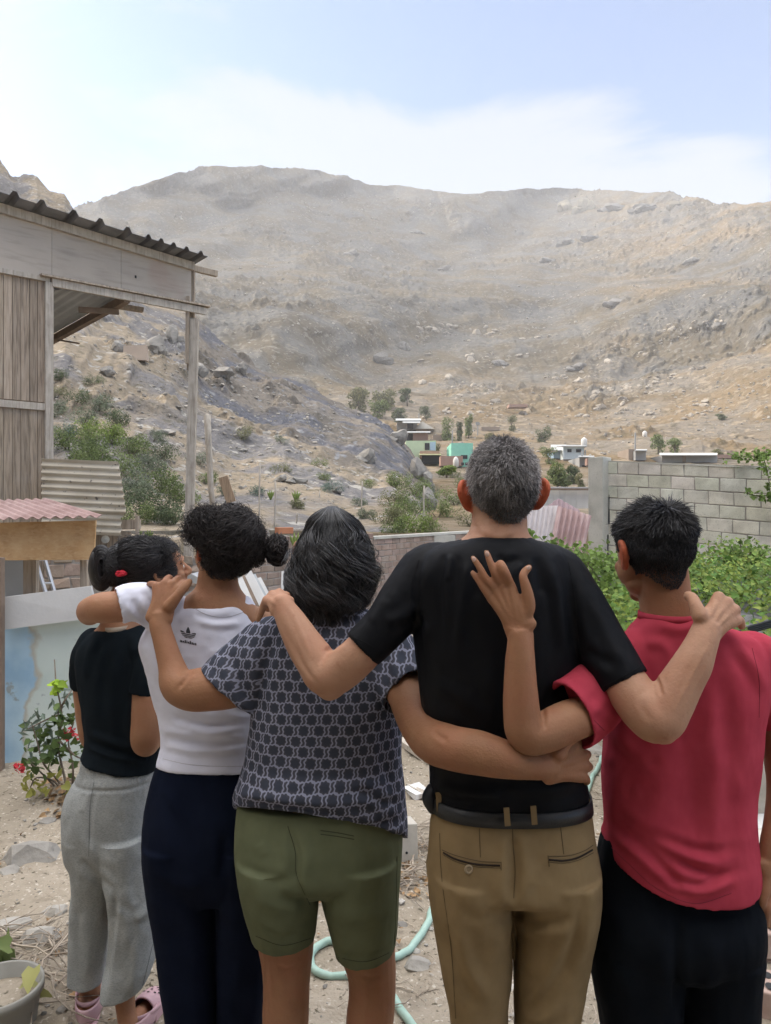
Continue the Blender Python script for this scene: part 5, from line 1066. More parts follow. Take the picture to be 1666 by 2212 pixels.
def litter(n_, xr, yr, m, size, label, seed):
    g_ = np.random.default_rng(seed); Pp = np.array([G(g_.uniform(*xr), g_.uniform(*yr), .004+.012*g_.random()) for _ in range(n_)]); nr = g_.normal(0, .35, (n_, 3))+np.array([0, 0, 1.0]); nr /= np.linalg.norm(nr, axis=1)[:, None]
    v, f, t = bigleaves(Pp, nr, size*g_.uniform(.5, 1.4, n_), seed); b = MB(); b.v = [v]; b.f = {3: [f]}; b.n = len(v); b.t = [np.stack([t, t, t], 1)]; o = b.build('leaf_litter', m); tag(o, label, 'leaves', kind='stuff')
litter(60, (95, 175), (1715, 1770), M_dry, .04, 'brown fallen leaves on the mound under the flowering plant', 5); litter(130, (-20, 1680), (1640, 2250), M_dry, .022, 'small dry leaves over the yard', 6); litter(60, (862, 935), (1820, 1950), M_dry, .025, 'crumbled leaves among the twigs', 7)
# flowering plant (crown of thorns)
pr = empty('flowering_plant', G(150, 1735), 'spindly shrub with small red flowers in front of the painted panel', 'plant'); base = G(152, 1738); dP = base[1]
STM = [[(152, 1738), (140, 1680), (126, 1610), (134, 1545), (122, 1480), (118, 1425)], [(150, 1738), (128, 1690), (95, 1650), (80, 1600), (68, 1560)], [(150, 1738), (120, 1700), (85, 1665), (58, 1640)], [(155, 1738), (158, 1660), (148, 1600), (160, 1560)], [(152, 1738), (120, 1690), (80, 1680), (66, 1700)], [(128, 1600), (160, 1630), (178, 1640)], [(126, 1540), (142, 1510), (156, 1490)], [(126, 1545), (100, 1555), (60, 1575)]]
gq = np.random.default_rng(8)
for s_ in STM:
    b = MB(); q = catmull(np.array([P(x, y, dP+.10*math.sin(x*.7)) for x, y in s_]), 5); b.tube(q, np.linspace(.007, .003, len(q)), 7); b.build('stem', M_bark, pr, smooth=True)
def plantleaves(pts, n_, spread, size, m, seed, name='foliage', narrow=False, parent=pr, d=None):
    g_ = np.random.default_rng(seed); c = np.array([P(x, y, (d or dP)+.06*math.sin(x)) for x, y in pts]); p = c[g_.integers(0, len(c), n_)]+g_.normal(0, spread, (n_, 3)); nr = g_.normal(0, .7, (n_, 3))+np.array([0, -.5, .5]); nr /= np.linalg.norm(nr, axis=1)[:, None]
    if narrow: 
        a = np.cross(nr, g_.normal(size=(n_, 3))); a /= np.linalg.norm(a, axis=1)[:, None]; c_ = np.cross(nr, a); s = size*g_.uniform(.7, 1.3, (n_, 1)); v = np.stack([p, p+a*s*.5+c_*s*.13, p+a*s-nr*s*.15, p+a*s*.5-c_*s*.13], 1).reshape(-1, 3); f = np.arange(n_*4).reshape(-1, 4); t = np.repeat(g_.uniform(.7, 1.4, n_), 4)
        b = MB(); b.add(v, f); b.t = [np.stack([t, t, t], 1)]; return b.build(name, m, parent)
    v, f, t = bigleaves(p, nr, size*g_.uniform(.6, 1.3, n_), seed); b = MB(); b.v = [v]; b.f = {3: [f]}; b.n = len(v); b.t = [np.stack([t, t, t], 1)]; return b.build(name, m, parent, smooth=True)
L_pl = leafmat('plant_leaf', (.06, .10, .03), (.11, .16, .05)); L_pl2 = leafmat('dull_leaf', (.11, .15, .11), (.16, .20, .16)); L_tip = leafmat('young_leaf', (.25, .38, .03), (.34, .48, .06), .4)
plantleaves([(110, 1600), (95, 1585), (130, 1570), (150, 1555), (80, 1620), (125, 1630), (165, 1550), (140, 1535), (70, 1650), (105, 1650), (160, 1600), (150, 1625)], 120, .045, .052, L_pl, 1)
plantleaves([(66, 1560), (80, 1545), (50, 1585), (100, 1560), (66, 1600)], 22, .03, .085, L_pl2, 2, 'long_leaves', True); plantleaves([(135, 1500), (150, 1490), (120, 1520), (110, 1540)], 10, .03, .085, L_pl2, 3, 'long_leaves', True)
plantleaves([(120, 1490), (124, 1478), (130, 1488)], 14, .014, .062, L_tip, 4, 'young_leaves'); plantleaves([(85, 1705), (100, 1700), (75, 1690), (150, 1690), (65, 1675)], 22, .03, .055, leafmat('yellowing_leaf', (.22, .22, .05), (.30, .30, .08)), 5, 'yellow_leaves')
M_fl = leafmat('red_petal', (.50, .03, .05), (.62, .08, .08), .2)
for k, (x, y) in enumerate(((155, 1583), (148, 1592), (164, 1588), (140, 1580), (48, 1662), (40, 1658), (250, 1900))):
    if y > 1800: continue
    plantleaves([(x, y)], 16, .011, .020, M_fl, 30+k, 'flower')
# potted plant bottom left
rp = empty('flower_pot', G(12, 2190), 'grey plastic pot with a wilting plant at the bottom left corner', 'pot'); cpt = np.array([P(-2, 2150, 2.24)[0], 2.24, -.045])
b = MB(); th = np.linspace(0, 2*np.pi, 32, endpoint=False); prof = [(.085, 0), (.105, .10), (.118, .19), (.126, .19), (.126, .215), (.116, .215), (.112, .17), (.02, .17)]; V = np.concatenate([np.stack([r*np.cos(th), r*np.sin(th), np.full(32, z)], 1) for r, z in prof]); a_ = np.arange(32); b_ = (a_+1) % 32
b.add(V+cpt, np.concatenate([np.stack([k*32+a_, k*32+b_, (k+1)*32+b_, (k+1)*32+a_], 1) for k in range(7)])); b.build('pot_body', mat('grey_plastic', [(.24, .235, .21), (.31, .30, .27)], rough=.6), rp, smooth=True)
b = MB(); ellip(b, cpt+np.array([0, 0, .165]), (.113, .113, .02)); b.build('soil', M_yard, rp, smooth=True)
plantleaves([(50, 2150), (58, 2168), (45, 2135)], 9, .02, .075, leafmat('wilted_leaf', (.26, .26, .09), (.36, .35, .14)), 6, 'wilted_leaves', parent=rp, d=2.2)
b = MB(); b.tube([P(46, 2180, 2.36), P(58, 2150, 2.35), P(80, 2195, 2.33), P(110, 2230, 2.3)], .003, 6); b.build('stem', M_bark, rp, smooth=True)
rl = empty('leafy_plant', G(-10, 2150), 'green leaf tips entering at the lower left edge above the pot', 'plant'); plantleaves([(5, 2035), (0, 2060), (12, 2070), (-5, 2085), (-10, 2040)], 14, .02, .095, L_green, 7, parent=rl, d=2.5); b = MB(); b.tube([np.array([-1.40, 2.5, 0]), P(-25, 2100, 2.5), P(0, 2060, 2.5)], .004, 6); b.build('stem', M_bark, rl, smooth=True)
# ------------------------------------------------------------------ people
def skin_extra(t, n, l, c, mp, col):
    f = noisefac(t, n, l, c.outputs['Object'], 60, .60, .74, 3); mm = n('ShaderNodeMath', operation='MULTIPLY'); l(f, mm.inputs[0]); mm.inputs[1].default_value = .25
    col = overlay(t, n, l, col, mm.outputs[0], (.20, .085, .05)); f = noisefac(t, n, l, c.outputs['Object'], 13, .42, .66, 4); m2 = n('ShaderNodeMath', operation='MULTIPLY'); l(f, m2.inputs[0]); m2.inputs[1].default_value = .28
    return overlay(t, n, l, col, m2.outputs[0], (.36, .14, .085))
def skin(name, a, b):
    return mat(name, [a, b], scale=9, rough=.58, spec=.22, bump=.5, bscale=170, bdist=.0016, sss=.10, extra=skin_extra)
S_man = skin('skin_man', (.37, .205, .13), (.45, .26, .17))
S_brown = skin('skin_brown', (.255, .125, .066), (.33, .17, .095))
S_girl = skin('skin_girl', (.29, .145, .08), (.36, .19, .11))
def knit(name, a, b, bump=.35, rough=.9, bscale=900, **k):
    return mat(name, [a, b], scale=14, rough=rough, spec=.06, bump=bump, bscale=bscale, bdist=.0008, **k)
def knitb(*a, **k):
    m = knit(*a, **k); m.node_tree.nodes['Principled BSDF'].inputs['Specular IOR Level'].default_value = .12; return m
C_black = knitb('black_cotton', (.0042, .0046, .006), (.0062, .007, .0095), rough=.6)
C_navyt = knit('dark_teal_cotton', (.007, .0105, .014), (.010, .0145, .019))
C_white = knit('white_cotton', (.66, .675, .79), (.71, .725, .84))
C_navy = knit('navy_cloth', (.0045, .007, .017), (.007, .0105, .024))
C_red = knit('red_cotton', (.36, .040, .064), (.44, .055, .084))
C_blackp = knit('black_track_cloth', (.0045, .006, .009), (.007, .009, .0125))
C_olive = knit('olive_twill', (.105, .117, .066), (.132, .145, .084))
C_khaki = knit('khaki_twill', (.215, .152, .079), (.265, .19, .10))
def heather_extra(t, n, l, c, mp, col):
    f = noisefac(t, n, l, c.outputs['Object'], 160, .45, .62, 4, (1, 1, 3.0)); mm = n('ShaderNodeMath', operation='MULTIPLY'); l(f, mm.inputs[0]); mm.inputs[1].default_value = .55
    return overlay(t, n, l, col, mm.outputs[0], (.20, .215, .215))
C_grey = knit('grey_marl', (.30, .315, .31), (.36, .375, .37), extra=heather_extra)
def pattern_extra(t, n, l, c, mp, col):
    # staggered lattice of scalloped medallions printed on the blouse
    uv = n('ShaderNodeUVMap'); nz = n('ShaderNodeTexNoise'); nz.inputs['Scale'].default_value = 120; nz.inputs['Detail'].default_value = 2; l(uv.outputs[0], nz.inputs[0])
    def M(op, a, b=None, c_=None):
        q = n('ShaderNodeMath', operation=op)
        for i, v in enumerate((a, b, c_)):
            if v is None: continue
            if isinstance(v, (int, float)): q.inputs[i].default_value = v
            else: l(v, q.inputs[i])
        return q.outputs[0]
    sp = n('ShaderNodeSeparateXYZ'); l(uv.outputs[0], sp.inputs[0]); W_, H_ = .0355, .0505
    u = M('DIVIDE', sp.outputs[0], W_); v = M('DIVIDE', sp.outputs[1], H_)
    def cell(o):
        du = M('SUBTRACT', M('FRACT', M('ADD', u, o+50.0)), .5); dv = M('SUBTRACT', M('FRACT', M('ADD', v, o+50.0)), .5)
        x = M('MULTIPLY', du, W_/.0355); y = M('MULTIPLY', dv, H_/.0355*.95)
        r = M('SQRT', M('ADD', M('MULTIPLY', x, x), M('MULTIPLY', y, y))); an = M('ARCTAN2', y, x)
        return r, an
    r0, a0 = cell(0.0); r1, a1 = cell(.5); first = M('LESS_THAN', r0, r1)
    rm = M('MINIMUM', r0, r1); an = M('ADD', M('MULTIPLY', a0, first), M('MULTIPLY', a1, M('SUBTRACT', 1.0, first)))
    sc = M('MULTIPLY', M('SINE', M('MULTIPLY', an, 8.0)), .030); sc2 = M('MULTIPLY', M('COSINE', M('MULTIPLY', an, 6.0)), .02)
    rr_ = M('ADD', M('ADD', rm, sc), M('MULTIPLY', M('SUBTRACT', nz.outputs['Fac'], .5), .05))
    # pale band
    band = n('ShaderNodeMapRange'); l(M('ABSOLUTE', M('SUBTRACT', M('ADD', rr_, M('MULTIPLY', M('COSINE', M('MULTIPLY', an, 4.0)), .022)), .395)), band.inputs[0]); band.inputs[1].default_value = .035; band.inputs[2].default_value = .065; band.inputs[3].default_value = 1; band.inputs[4].default_value = 0
    med = n('ShaderNodeMapRange'); l(rr_, med.inputs[0]); med.inputs[1].default_value = .235; med.inputs[2].default_value = .275; med.inputs[3].default_value = 1; med.inputs[4].default_value = 0
    col = overlay(t, n, l, col, med.outputs[0], (.050, .057, .078))
    mm = n('ShaderNodeMath', operation='MULTIPLY'); l(band.outputs[0], mm.inputs[0]); mm.inputs[1].default_value = .85
    return overlay(t, n, l, col, mm.outputs[0], (.29, .305, .40))
C_print = knit('printed_blouse', (.060, .060, .075), (.075, .076, .094), extra=pattern_extra, bscale=600)
def hairmat(name, a, b, rough=.42, spec=.5): return mat(name, [a, b], scale=30, rough=rough, spec=spec, bump=0)
H_black = hairmat('black_hair', (.008, .0075, .009), (.016, .014, .016))
H_dkbr = hairmat('dark_brown_hair', (.012, .009, .009), (.022, .016, .015), rough=.5)
H_wom = hairmat('greying_black_hair', (.016, .016, .018), (.030, .030, .032), rough=.38)
H_grey = hairmat('short_grey_hair', (.20, .19, .19), (.32, .31, .31), rough=.6, spec=.3)
M_eye = mat('eye_white', [(.7, .68, .65), (.75, .73, .7)], rough=.2, bump=0); M_iris = mat('iris', [(.03, .015, .01), (.035, .018, .012)], rough=.15, bump=0); M_lip = mat('lip_skin', [(.30, .12, .10), (.34, .14, .12)], rough=.4, bump=0)
def face_parts(hd, o, brow=None):
    for k in (-1, 1):
        b = MB(); hd.el(b, (k*.145, .352, .48), (.045, .045, .042)); e = b.build('eye', M_eye, o, smooth=True)
        b = MB(); hd.el(b, (k*.145, .385, .48), (.019, .016, .019)); b.build('iris', M_iris, e, smooth=True)
        b = MB(); hd.tb(b, [(k*.07, .40, .555, .010), (k*.15, .395, .57, .012), (k*.225, .34, .555, .008)]); b.build('eyebrow', brow or H_black, o, smooth=True)
    b = MB(); hd.tb(b, [(-.11, .372, .198, .010), (0, .408, .200, .016), (.11, .372, .198, .010)]); b.build('lips', M_lip, o, smooth=True)
def ear_glow_tint(hd, k=(1.15, .50, .38)):  # ears' own redness, plus backlight glow painted into the tint
    def fx(v):
        q = ((v-hd.o)@hd.Rm)/(hd.h*np.array([hd.w, hd.dp, 1])); t = np.ones((len(v), 3))
        m = smooth01((np.abs(q[:, 0])-.335)/.03)*(q[:, 2] > .3)*(q[:, 2] < .72)*smooth01((.22-q[:, 1])/.1)*(np.abs(q[:, 0]) < .62)
        return t*(1-m[:, None])+np.array(k)*m[:, None]
    return fx
def cap(hd, cond, grow=.0, tint=.7):
    b = MB(); hd.el(b, (0, -.05, .655), (.349+grow, .434+grow, .349+grow)); hd.el(b, (0, -.10, .56), (.339+grow, .364+grow, .304+grow)); hd.el(b, (0, -.115, .47), (.285+grow, .30+grow, .22+grow)); hd.el(b, (0, -.115, .32), (.262+grow, .235+grow, .30+grow)); v, fs = voxel(b, .004, 5)
    q = ((v-hd.o)@hd.Rm)/(hd.h*np.array([hd.w, hd.dp, 1])); ok = cond(q); out_ = []
    for f in fs: out_.append(f[ok[f].all(1)])
    return v, out_, tint
def short_hair(hd, N_, ln, cond, rad, down=.8, lift=.5, seed=1, whorl=None, K=4, tintf=None, curl=0.0, lnf=None, grow=0.0):
    g = np.random.default_rng(seed); v, fl, _ = cap(hd, cond, grow); nn = normals(v, fl); nn = nn@hd.Rm
    q = ((v-hd.o)@hd.Rm)/(hd.h*np.array([hd.w, hd.dp, 1])); F4 = max(fl, key=len); c4 = q[F4].mean(1)
    i = g.integers(0, len(F4), N_); wts = g.dirichlet((1, 1, 1, 1), N_); pts = (q[F4[i]]*wts[..., None]).sum(1); n = nn[F4[i]].mean(1); n /= np.linalg.norm(n, axis=1)[:, None]
    dirv = np.array([0, 0, -1.0])*np.ones_like(pts)
    if whorl is not None: dirv = pts-np.array(whorl); dirv = dirv+np.array([0, 0, -.15])
    dirv -= n*(dirv*n).sum(1)[:, None]; dirv /= np.linalg.norm(dirv, axis=1)[:, None]+1e-6
    clump = np.stack([vnoise(pts*16, 5), vnoise(pts*16, 6), vnoise(pts*16, 7)], 1)
    dirv = dirv+g.normal(0, .22, dirv.shape)+clump*.55
    L_ = ln*g.uniform(.65, 1.15, len(pts)); L_ = L_*(1 if lnf is None else lnf(pts)); P_ = []
    cur = pts-n*.006
    for k in range(K):
        P_.append(cur.copy()); tt = k/(K-1)
        st = (n*lift*(1-tt*down)+dirv*(.35+tt*.9)); st /= np.linalg.norm(st, axis=1)[:, None]
        cur = cur+st*(L_/(K-1))[:, None]+(g.normal(0, curl, cur.shape) if curl else 0)
    P_ = np.stack(P_, 1); P_ = hd.o+(P_*hd.h*np.array([hd.w, hd.dp, 1]))@hd.Rm.T
    t = g.uniform(.55, 1.5, len(pts)) if tintf is None else tintf(pts, g)
    return strands(P_, rad*g.uniform(.6, 1.2, len(pts)), 3, t)

# ---- D: the man in the black t-shirt ------------------------------------
dM = 1.62
hM = Head((1085, 956), dM, .232, 0, R(3), R(-1.5), wide=.84, deep=.95)
b = MB(); hM.build(b, 1.25)
tors(b, [(1085, 1022, 1136, dM+.01, .05, .06), (1120, 1020, 1137, dM+.01, .06, .06), (1150, 1012, 1140, dM, .065, .06), (1170, 985, 1160, dM, .07, .06), (1200, 930, 1200, dM, .075, .07), (1250, 890, 1235, dM, .095, .09), (1400, 905, 1245, dM, .10, .10), (1600, 935, 1245, dM, .085, .1), (1750, 945, 1262, dM, .1, .1), (1830, 955, 1262, dM, .10, .11), (1890, 985, 1230, dM, .08, .09)], hollow=False)
for xs_ in ((1020, 1030, 1038, 1045), (1198, 1185, 1180, 1172)):
    limb(b, [(xs_[0], 1930, dM, .078), (xs_[1], 2150, dM, .056), (xs_[2], 2300, dM, .05), (xs_[3], 2600, dM, .035), (xs_[3], 2660, dM, .035)])
    w0 = P(xs_[3], 2668, dM); limbw(b, [[w0[0], w0[1]-.05, .03, .03, .03], [w0[0], w0[1]+.08, .03, .042, .028], [w0[0], w0[1]+.18, .02, .04, .018]])
# left arm (screen left) over the woman's shoulder
limb(b, [(945, 1245, 1.63, .055), (885, 1295, 1.605, .044), (828, 1355, 1.59, .040), (783, 1408, 1.585, .0425), (738, 1447, 1.605, .0455), (706, 1458, 1.62, .047), (684, 1430, 1.635, .0445), (655, 1387, 1.65, .040), (628, 1340, 1.665, .033), (607, 1305, 1.68, (.0285, .022))], sub=6)
limb(b, [(745, 1470, 1.605, .02), (716, 1492, 1.615, .021), (700, 1488, 1.625, .02)])
hand(b, (607, 1306, 1.68), .026, [(618, 1287, 1.725), (603, 1280, 1.735), (588, 1284, 1.735), (576, 1296, 1.725)],
     [[(620, 1290, 1.77, .009), (616, 1312, 1.80, .008)], [(600, 1286, 1.78, .009), (597, 1310, 1.81, .008)], [(582, 1292, 1.78, .009), (579, 1316, 1.81, .008)], [(569, 1310, 1.75, .009), (563, 1326, 1.76, .0085), (558, 1338, 1.765, .0075)]],
     [(612, 1310, 1.69, .016), (628, 1312, 1.72, .012), (640, 1322, 1.76, .010)])
# right arm over the boy's shoulder
limb(b, [(1180, 1245, 1.63, .055), (1245, 1305, 1.59, .047), (1297, 1390, 1.555, .044), (1352, 1478, 1.51, .0455), (1392, 1532, 1.475, .048), (1424, 1554, 1.46, .047), (1448, 1518, 1.465, .045), (1470, 1478, 1.47, .0415), (1495, 1437, 1.475, .038), (1514, 1394, 1.485, .032), (1528, 1357, 1.495, (.0285, .022))], sub=6)
limb(b, [(1400, 1560, 1.46, .02), (1432, 1584, 1.455, .022), (1450, 1570, 1.46, .02)])
hand(b, (1530, 1354, 1.495), .026, [(1553, 1289, 1.535), (1570, 1302, 1.53), (1583, 1320, 1.525), (1588, 1341, 1.52)],
     [[(1552, 1290, 1.575, .010), (1548, 1310, 1.60, .009)], [(1574, 1300, 1.57, .010), (1572, 1320, 1.60, .009)], [(1589, 1316, 1.56, .010), (1590, 1335, 1.59, .009)], [(1598, 1340, 1.55, .0095), (1602, 1352, 1.575, .0085)]],
     [(1512, 1330, 1.495, .017), (1503, 1308, 1.505, .0135), (1496, 1292, 1.52, .0115), (1487, 1287, 1.54, .0105)], kr=.0115, palm=.0135)
man, vm, fm = person_body('grey haired man in a black t-shirt and khaki trousers, arms round both neighbours', b, S_man, tintf=ear_glow_tint(hM), lines=[([(1414, 1456), (1424, 1480), (1430, 1504)], -3.0, 3.2), ([(700, 1408), (722, 1398), (746, 1384)], -2.6, 4), ([(596, 1335), (625, 1400), (668, 1470)], 1.3, 3.5), ([(618, 1300), (648, 1360), (672, 1420)], 1.0, 3.5), ([(634, 1385), (658, 1440), (690, 1482)], -1.2, 4), ([(1018, 1142), (1050, 1162), (1085, 1168), (1128, 1152)], -1.5, 4), ([(1024, 1130), (1030, 1145), (1026, 1160)], -1.5, 4), ([(1052, 1120), (1055, 1160)], 1.2, 7), ([(1100, 1120), (1098, 1160)], 1.2, 7), ([(1535, 1385), (1500, 1450), (1460, 1530)], 1.0, 4), ([(1545, 1300), (1535, 1335)], 1.2, 3), ([(1562, 1312), (1545, 1345)], 1.2, 3), ([(1576, 1328), (1552, 1352)], 1.2, 3), ([(580, 1292), (598, 1310)], 1, 3), ([(1395, 1480), (1385, 1520), (1410, 1565)], -1, 6)])
face_parts(hM, man)
# hair
# keep the under-layer off the face
def hcond(p): 
    side = np.abs(p[:, 0])/.34; front = p[:, 1]
    lo = np.where(front < -.02, .24+.20*side**2, .52+(front+.02)*.9)
    return (p[:, 2] > lo)&(p[:, 1] < .30+.0*p[:, 2])
def hair_from_cap(hd, cond, sets, m, parent, grow=0.0, tint=.7, rise=.14):
    c0_ = cond; cond = lambda p: c0_(p-np.array([0, 0, rise])*(p[:, 1] < .05)[:, None])
    v, fl, t = cap(hd, cond, grow, tint); vs = [v]; g = {}; ts = [np.full((len(v), 3), t)]; n = len(v)
    for f in fl: g.setdefault(f.shape[1], []).append(f)
    for a, f, t_ in sets: vs.append(a); g.setdefault(4, []).append(f+n); n += len(a); ts.append(t_)
    V = np.concatenate(vs); T = np.concatenate(ts); used = np.zeros(len(V), bool)
    for k in g.values():
        for f in k: used[f.ravel()] = True
    idx = np.cumsum(used)-1; me = mesh_np('hair', V[used], [idx[np.concatenate(k)] for k in g.values()], True, T[used])
    return link('hair', me, m, parent)
def tman(p, g):
    n_ = fbm(p*7.0, 3, 9); base = g.uniform(.5, 1.7, len(p))*(1+.5*n_); side = smooth01((np.abs(p[:, 0])-.2)/.15)
    low = smooth01((.62-p[:, 2])/.2); k = base*(1+.45*side)*(1-.35*low*(1-side)); return np.stack([k, k*.985, k*.98], 1)
def lman(p): return .35+.95*smooth01((p[:, 2]-.35)/.4)
hair_from_cap(hM, hcond, [short_hair(hM, 20000, .075, hcond, .00075, .8, .9, 3, tintf=tman, curl=.008, K=5, lnf=lman)], H_grey, man, tint=.35)
# t-shirt
b = MB()
tors(b, [(1160, 1004, 1145, dM, .072, .06), (1168, 985, 1165, dM, .08, .062), (1178, 940, 1195, dM, .088, .07), (1198, 905, 1222, dM, .100, .085), (1240, 884, 1240, dM, .115, .10), (1300, 884, 1250, dM, .122, .115), (1370, 893, 1256, dM, .122, .12), (1440, 900, 1255, dM, .12, .12), (1520, 908, 1250, dM, .112, .12), (1600, 922, 1252, dM, .108, .12), (1660, 928, 1260, dM, .112, .12), (1700, 930, 1268, dM, .117, .12), (1735, 940, 1266, dM, .112, .12), (1755, 945, 1262, dM, .10, .11)])
limb(b, [(985, 1235, 1.63, .06), (930, 1240, 1.625, .067), (880, 1295, 1.605, .0585), (835, 1350, 1.59, .0505), (784, 1402, 1.585, .0475)], hollow=True)
limb(b, [(1140, 1235, 1.63, .06), (1195, 1245, 1.62, .067), (1245, 1305, 1.59, .060), (1295, 1385, 1.555, .0545), (1349, 1476, 1.515, .0535)], hollow=True)
ell = [([(1010, 1200), (1000, 1300), (985, 1420)], 5, 8), ([(1035, 1210), (1030, 1300)], -4, 7), ([(925, 1200), (915, 1300), (930, 1400)], 4.5, 8), ([(955, 1190), (948, 1290), (955, 1380)], -4, 7), ([(975, 1195), (968, 1260)], 4, 6),
       ([(1190, 1210), (1205, 1300), (1215, 1420)], 5, 9), ([(1160, 1200), (1172, 1290)], -4, 8), ([(1232, 1240), (1240, 1330), (1255, 1410)], -3, 9), ([(1130, 1215), (1110, 1240), (1090, 1260)], 3, 8), ([(1075, 1195), (1090, 1215), (1130, 1205)], -2.5, 7),
       ([(920, 1330), (900, 1350), (870, 1352)], -3, 9), ([(905, 1300), (870, 1330), (830, 1345)], 2.5, 9), ([(840, 1290), (800, 1350)], 2, 10), ([(1280, 1290), (1310, 1370), (1350, 1440)], 2.5, 10), ([(1262, 1400), (1290, 1420), (1330, 1440)], -2.5, 9),
       ([(930, 1480), (990, 1500), (1060, 1560)], 2.5, 12), ([(1240, 1470), (1180, 1520), (1150, 1600)], -2.5, 12), ([(940, 1560), (1000, 1600), (1080, 1640)], -2.5, 12), ([(935, 1690), (1000, 1712), (1100, 1715)], 4, 10), ([(1255, 1690), (1180, 1708), (1090, 1705)], 3.5, 10), ([(940, 1715), (1000, 1735), (1100, 1742)], -3, 8), ([(1050, 1440), (1060, 1520), (1050, 1600)], 2, 14), ([(1250, 1440), (1235, 1500), (1245, 1580)], 2.5, 8)]
sh, tM, vv, ff = cloth('shirt', b, C_black, man, ell, seed=1, fine=.0004)
b = MB(); rib = [snap(tM, x_, y_, .001) for x_, y_ in ()]
th_ = np.linspace(0, 2*np.pi, 60, endpoint=False)
def collar(parent, m, x0, x1, d, tb, tf, yside, sagz, wid=.009, ht=.012, name='collar', lean=.0):
    a = (x1-x0)/2/F*d; cx = ((x0+x1)/2-833)/F*d; z0 = CH-(yside-1106)/F*d; v = []
    for k, (s_, dz) in enumerate(((1.0, 0), (1.0-.02, ht), (1.0-.02-wid/a*.4, ht), (1-wid/a*.4, 0))):
        c, s = np.cos(th_), np.sin(th_); v.append(np.stack([cx+a*s_*c, d-np.where(s > 0, tb, tf)*s_*s, z0+dz-sagz*np.maximum(0, s)+lean*c], 1))
    n = 60; v = np.concatenate(v); a_ = np.arange(n); b_ = (a_+1) % n
    f = np.concatenate([np.stack([k*n+a_, k*n+b_, ((k+1) % 4)*n+b_, ((k+1) % 4)*n+a_], 1) for k in range(4)]); bb = MB(); bb.add(v, f); return bb.build(name, m, parent, smooth=True)
M_bs = mat('black_seam', [(.002, .002, .003), (.003, .003, .004)], bump=0)
for q_ in ([(1384, 1440), (1345, 1462), (1298, 1486)], [(752, 1372), (790, 1388), (829, 1412)], [(1228, 1215), (1242, 1290), (1248, 1370), (1256, 1425)], [(905, 1210), (888, 1270), (889, 1345)]): seam(tM, q_, .0008, .0001, M_bs, sh)
collar(sh, C_black, 1012, 1141, dM, .078, .062, 1163, .012)
# trousers
b = MB()
tors(b, [(1716, 936, 1268, dM, .112, .12), (1745, 933, 1272, dM, .118, .12), (1790, 928, 1280, dM, .13, .125), (1850, 923, 1289, dM, .142, .13), (1890, 926, 1290, dM, .140, .13), (1908, 975, 1245, dM, .11, .10), (1920, 1030, 1188, dM, .085, .07), (1929, 1085, 1135, dM, .05, .04)], hollow=False, ex=2.5)
tors(b, [(1860, 926, 1106, dM, .140, .12), (1940, 928, 1104, dM, .13, .12), (2000, 938, 1103, dM, .112, .11), (2060, 949, 1103, dM, .10, .10), (2130, 962, 1098, dM, .092, .09), (2212, 975, 1093, dM, .085, .08), (2400, 985, 1092, dM, .08, .07), (2640, 990, 1085, dM, .075, .07)], ex=2.3)
tors(b, [(1860, 1104, 1290, dM, .140, .12), (1940, 1110, 1290, dM, .13, .12), (2000, 1112, 1282, dM, .112, .11), (2060, 1112, 1271, dM, .10, .10), (2130, 1112, 1258, dM, .092, .09), (2212, 1110, 1247, dM, .085, .08), (2400, 1120, 1240, dM, .08, .07), (2640, 1125, 1232, dM, .075, .07)], ex=2.3)
kl = [([(1107, 1800), (1112, 1870), (1110, 1960)], -7, 9), ([(1085, 1840), (1080, 1910), (1090, 1955)], 2.5, 10), ([(1140, 1850), (1150, 1920)], 2, 12), ([(1106, 1955), (1080, 1990), (1040, 2010)], -4, 10), ([(1112, 1955), (1150, 1985), (1200, 1990), (1240, 1980)], -4.5, 10), ([(1120, 1975), (1160, 2010), (1220, 2020)], 3, 12),
      ([(985, 1990), (1010, 2080), (1060, 2170)], 3.5, 12), ([(960, 1990), (985, 2090), (1030, 2190)], -3, 11), ([(1262, 1960), (1230, 2060), (1170, 2160), (1130, 2190)], -4, 12), ([(1240, 1990), (1200, 2090), (1150, 2170)], 3.5, 12), ([(1280, 1900), (1270, 2000), (1235, 2120)], 3, 10), ([(960, 1840), (968, 1900), (985, 1970)], -2.5, 9), ([(1130, 2190), (1170, 2200), (1215, 2170)], 3, 10), ([(1040, 2000), (1090, 1990)], 2.5, 9), ([(990, 1960), (1040, 1985), (1090, 1970)], -2, 10)]
tr, tT, vv, ff = cloth('trousers', b, C_khaki, man, kl, seed=2, base=.0017, sc=(14, 14, 8), fine=.0003)
stm = mat('khaki_seam', [(.10, .070, .036), (.12, .085, .045)], bump=0); btm = mat('pocket_shadow', [(.02, .015, .01), (.03, .02, .015)], bump=0)
for ln_ in ([(958, 1842), (985, 1856), (1030, 1867), (1080, 1870)], [(1186, 1857), (1220, 1859), (1250, 1852), (1280, 1836)]):
    b = MB(); line_on(b, tT, ln_, .0022, -.0002); b.build('pocket_opening', btm, tr)
M_os = mat('olive_seam', [(.035, .04, .022), (.045, .05, .028)], bump=0)
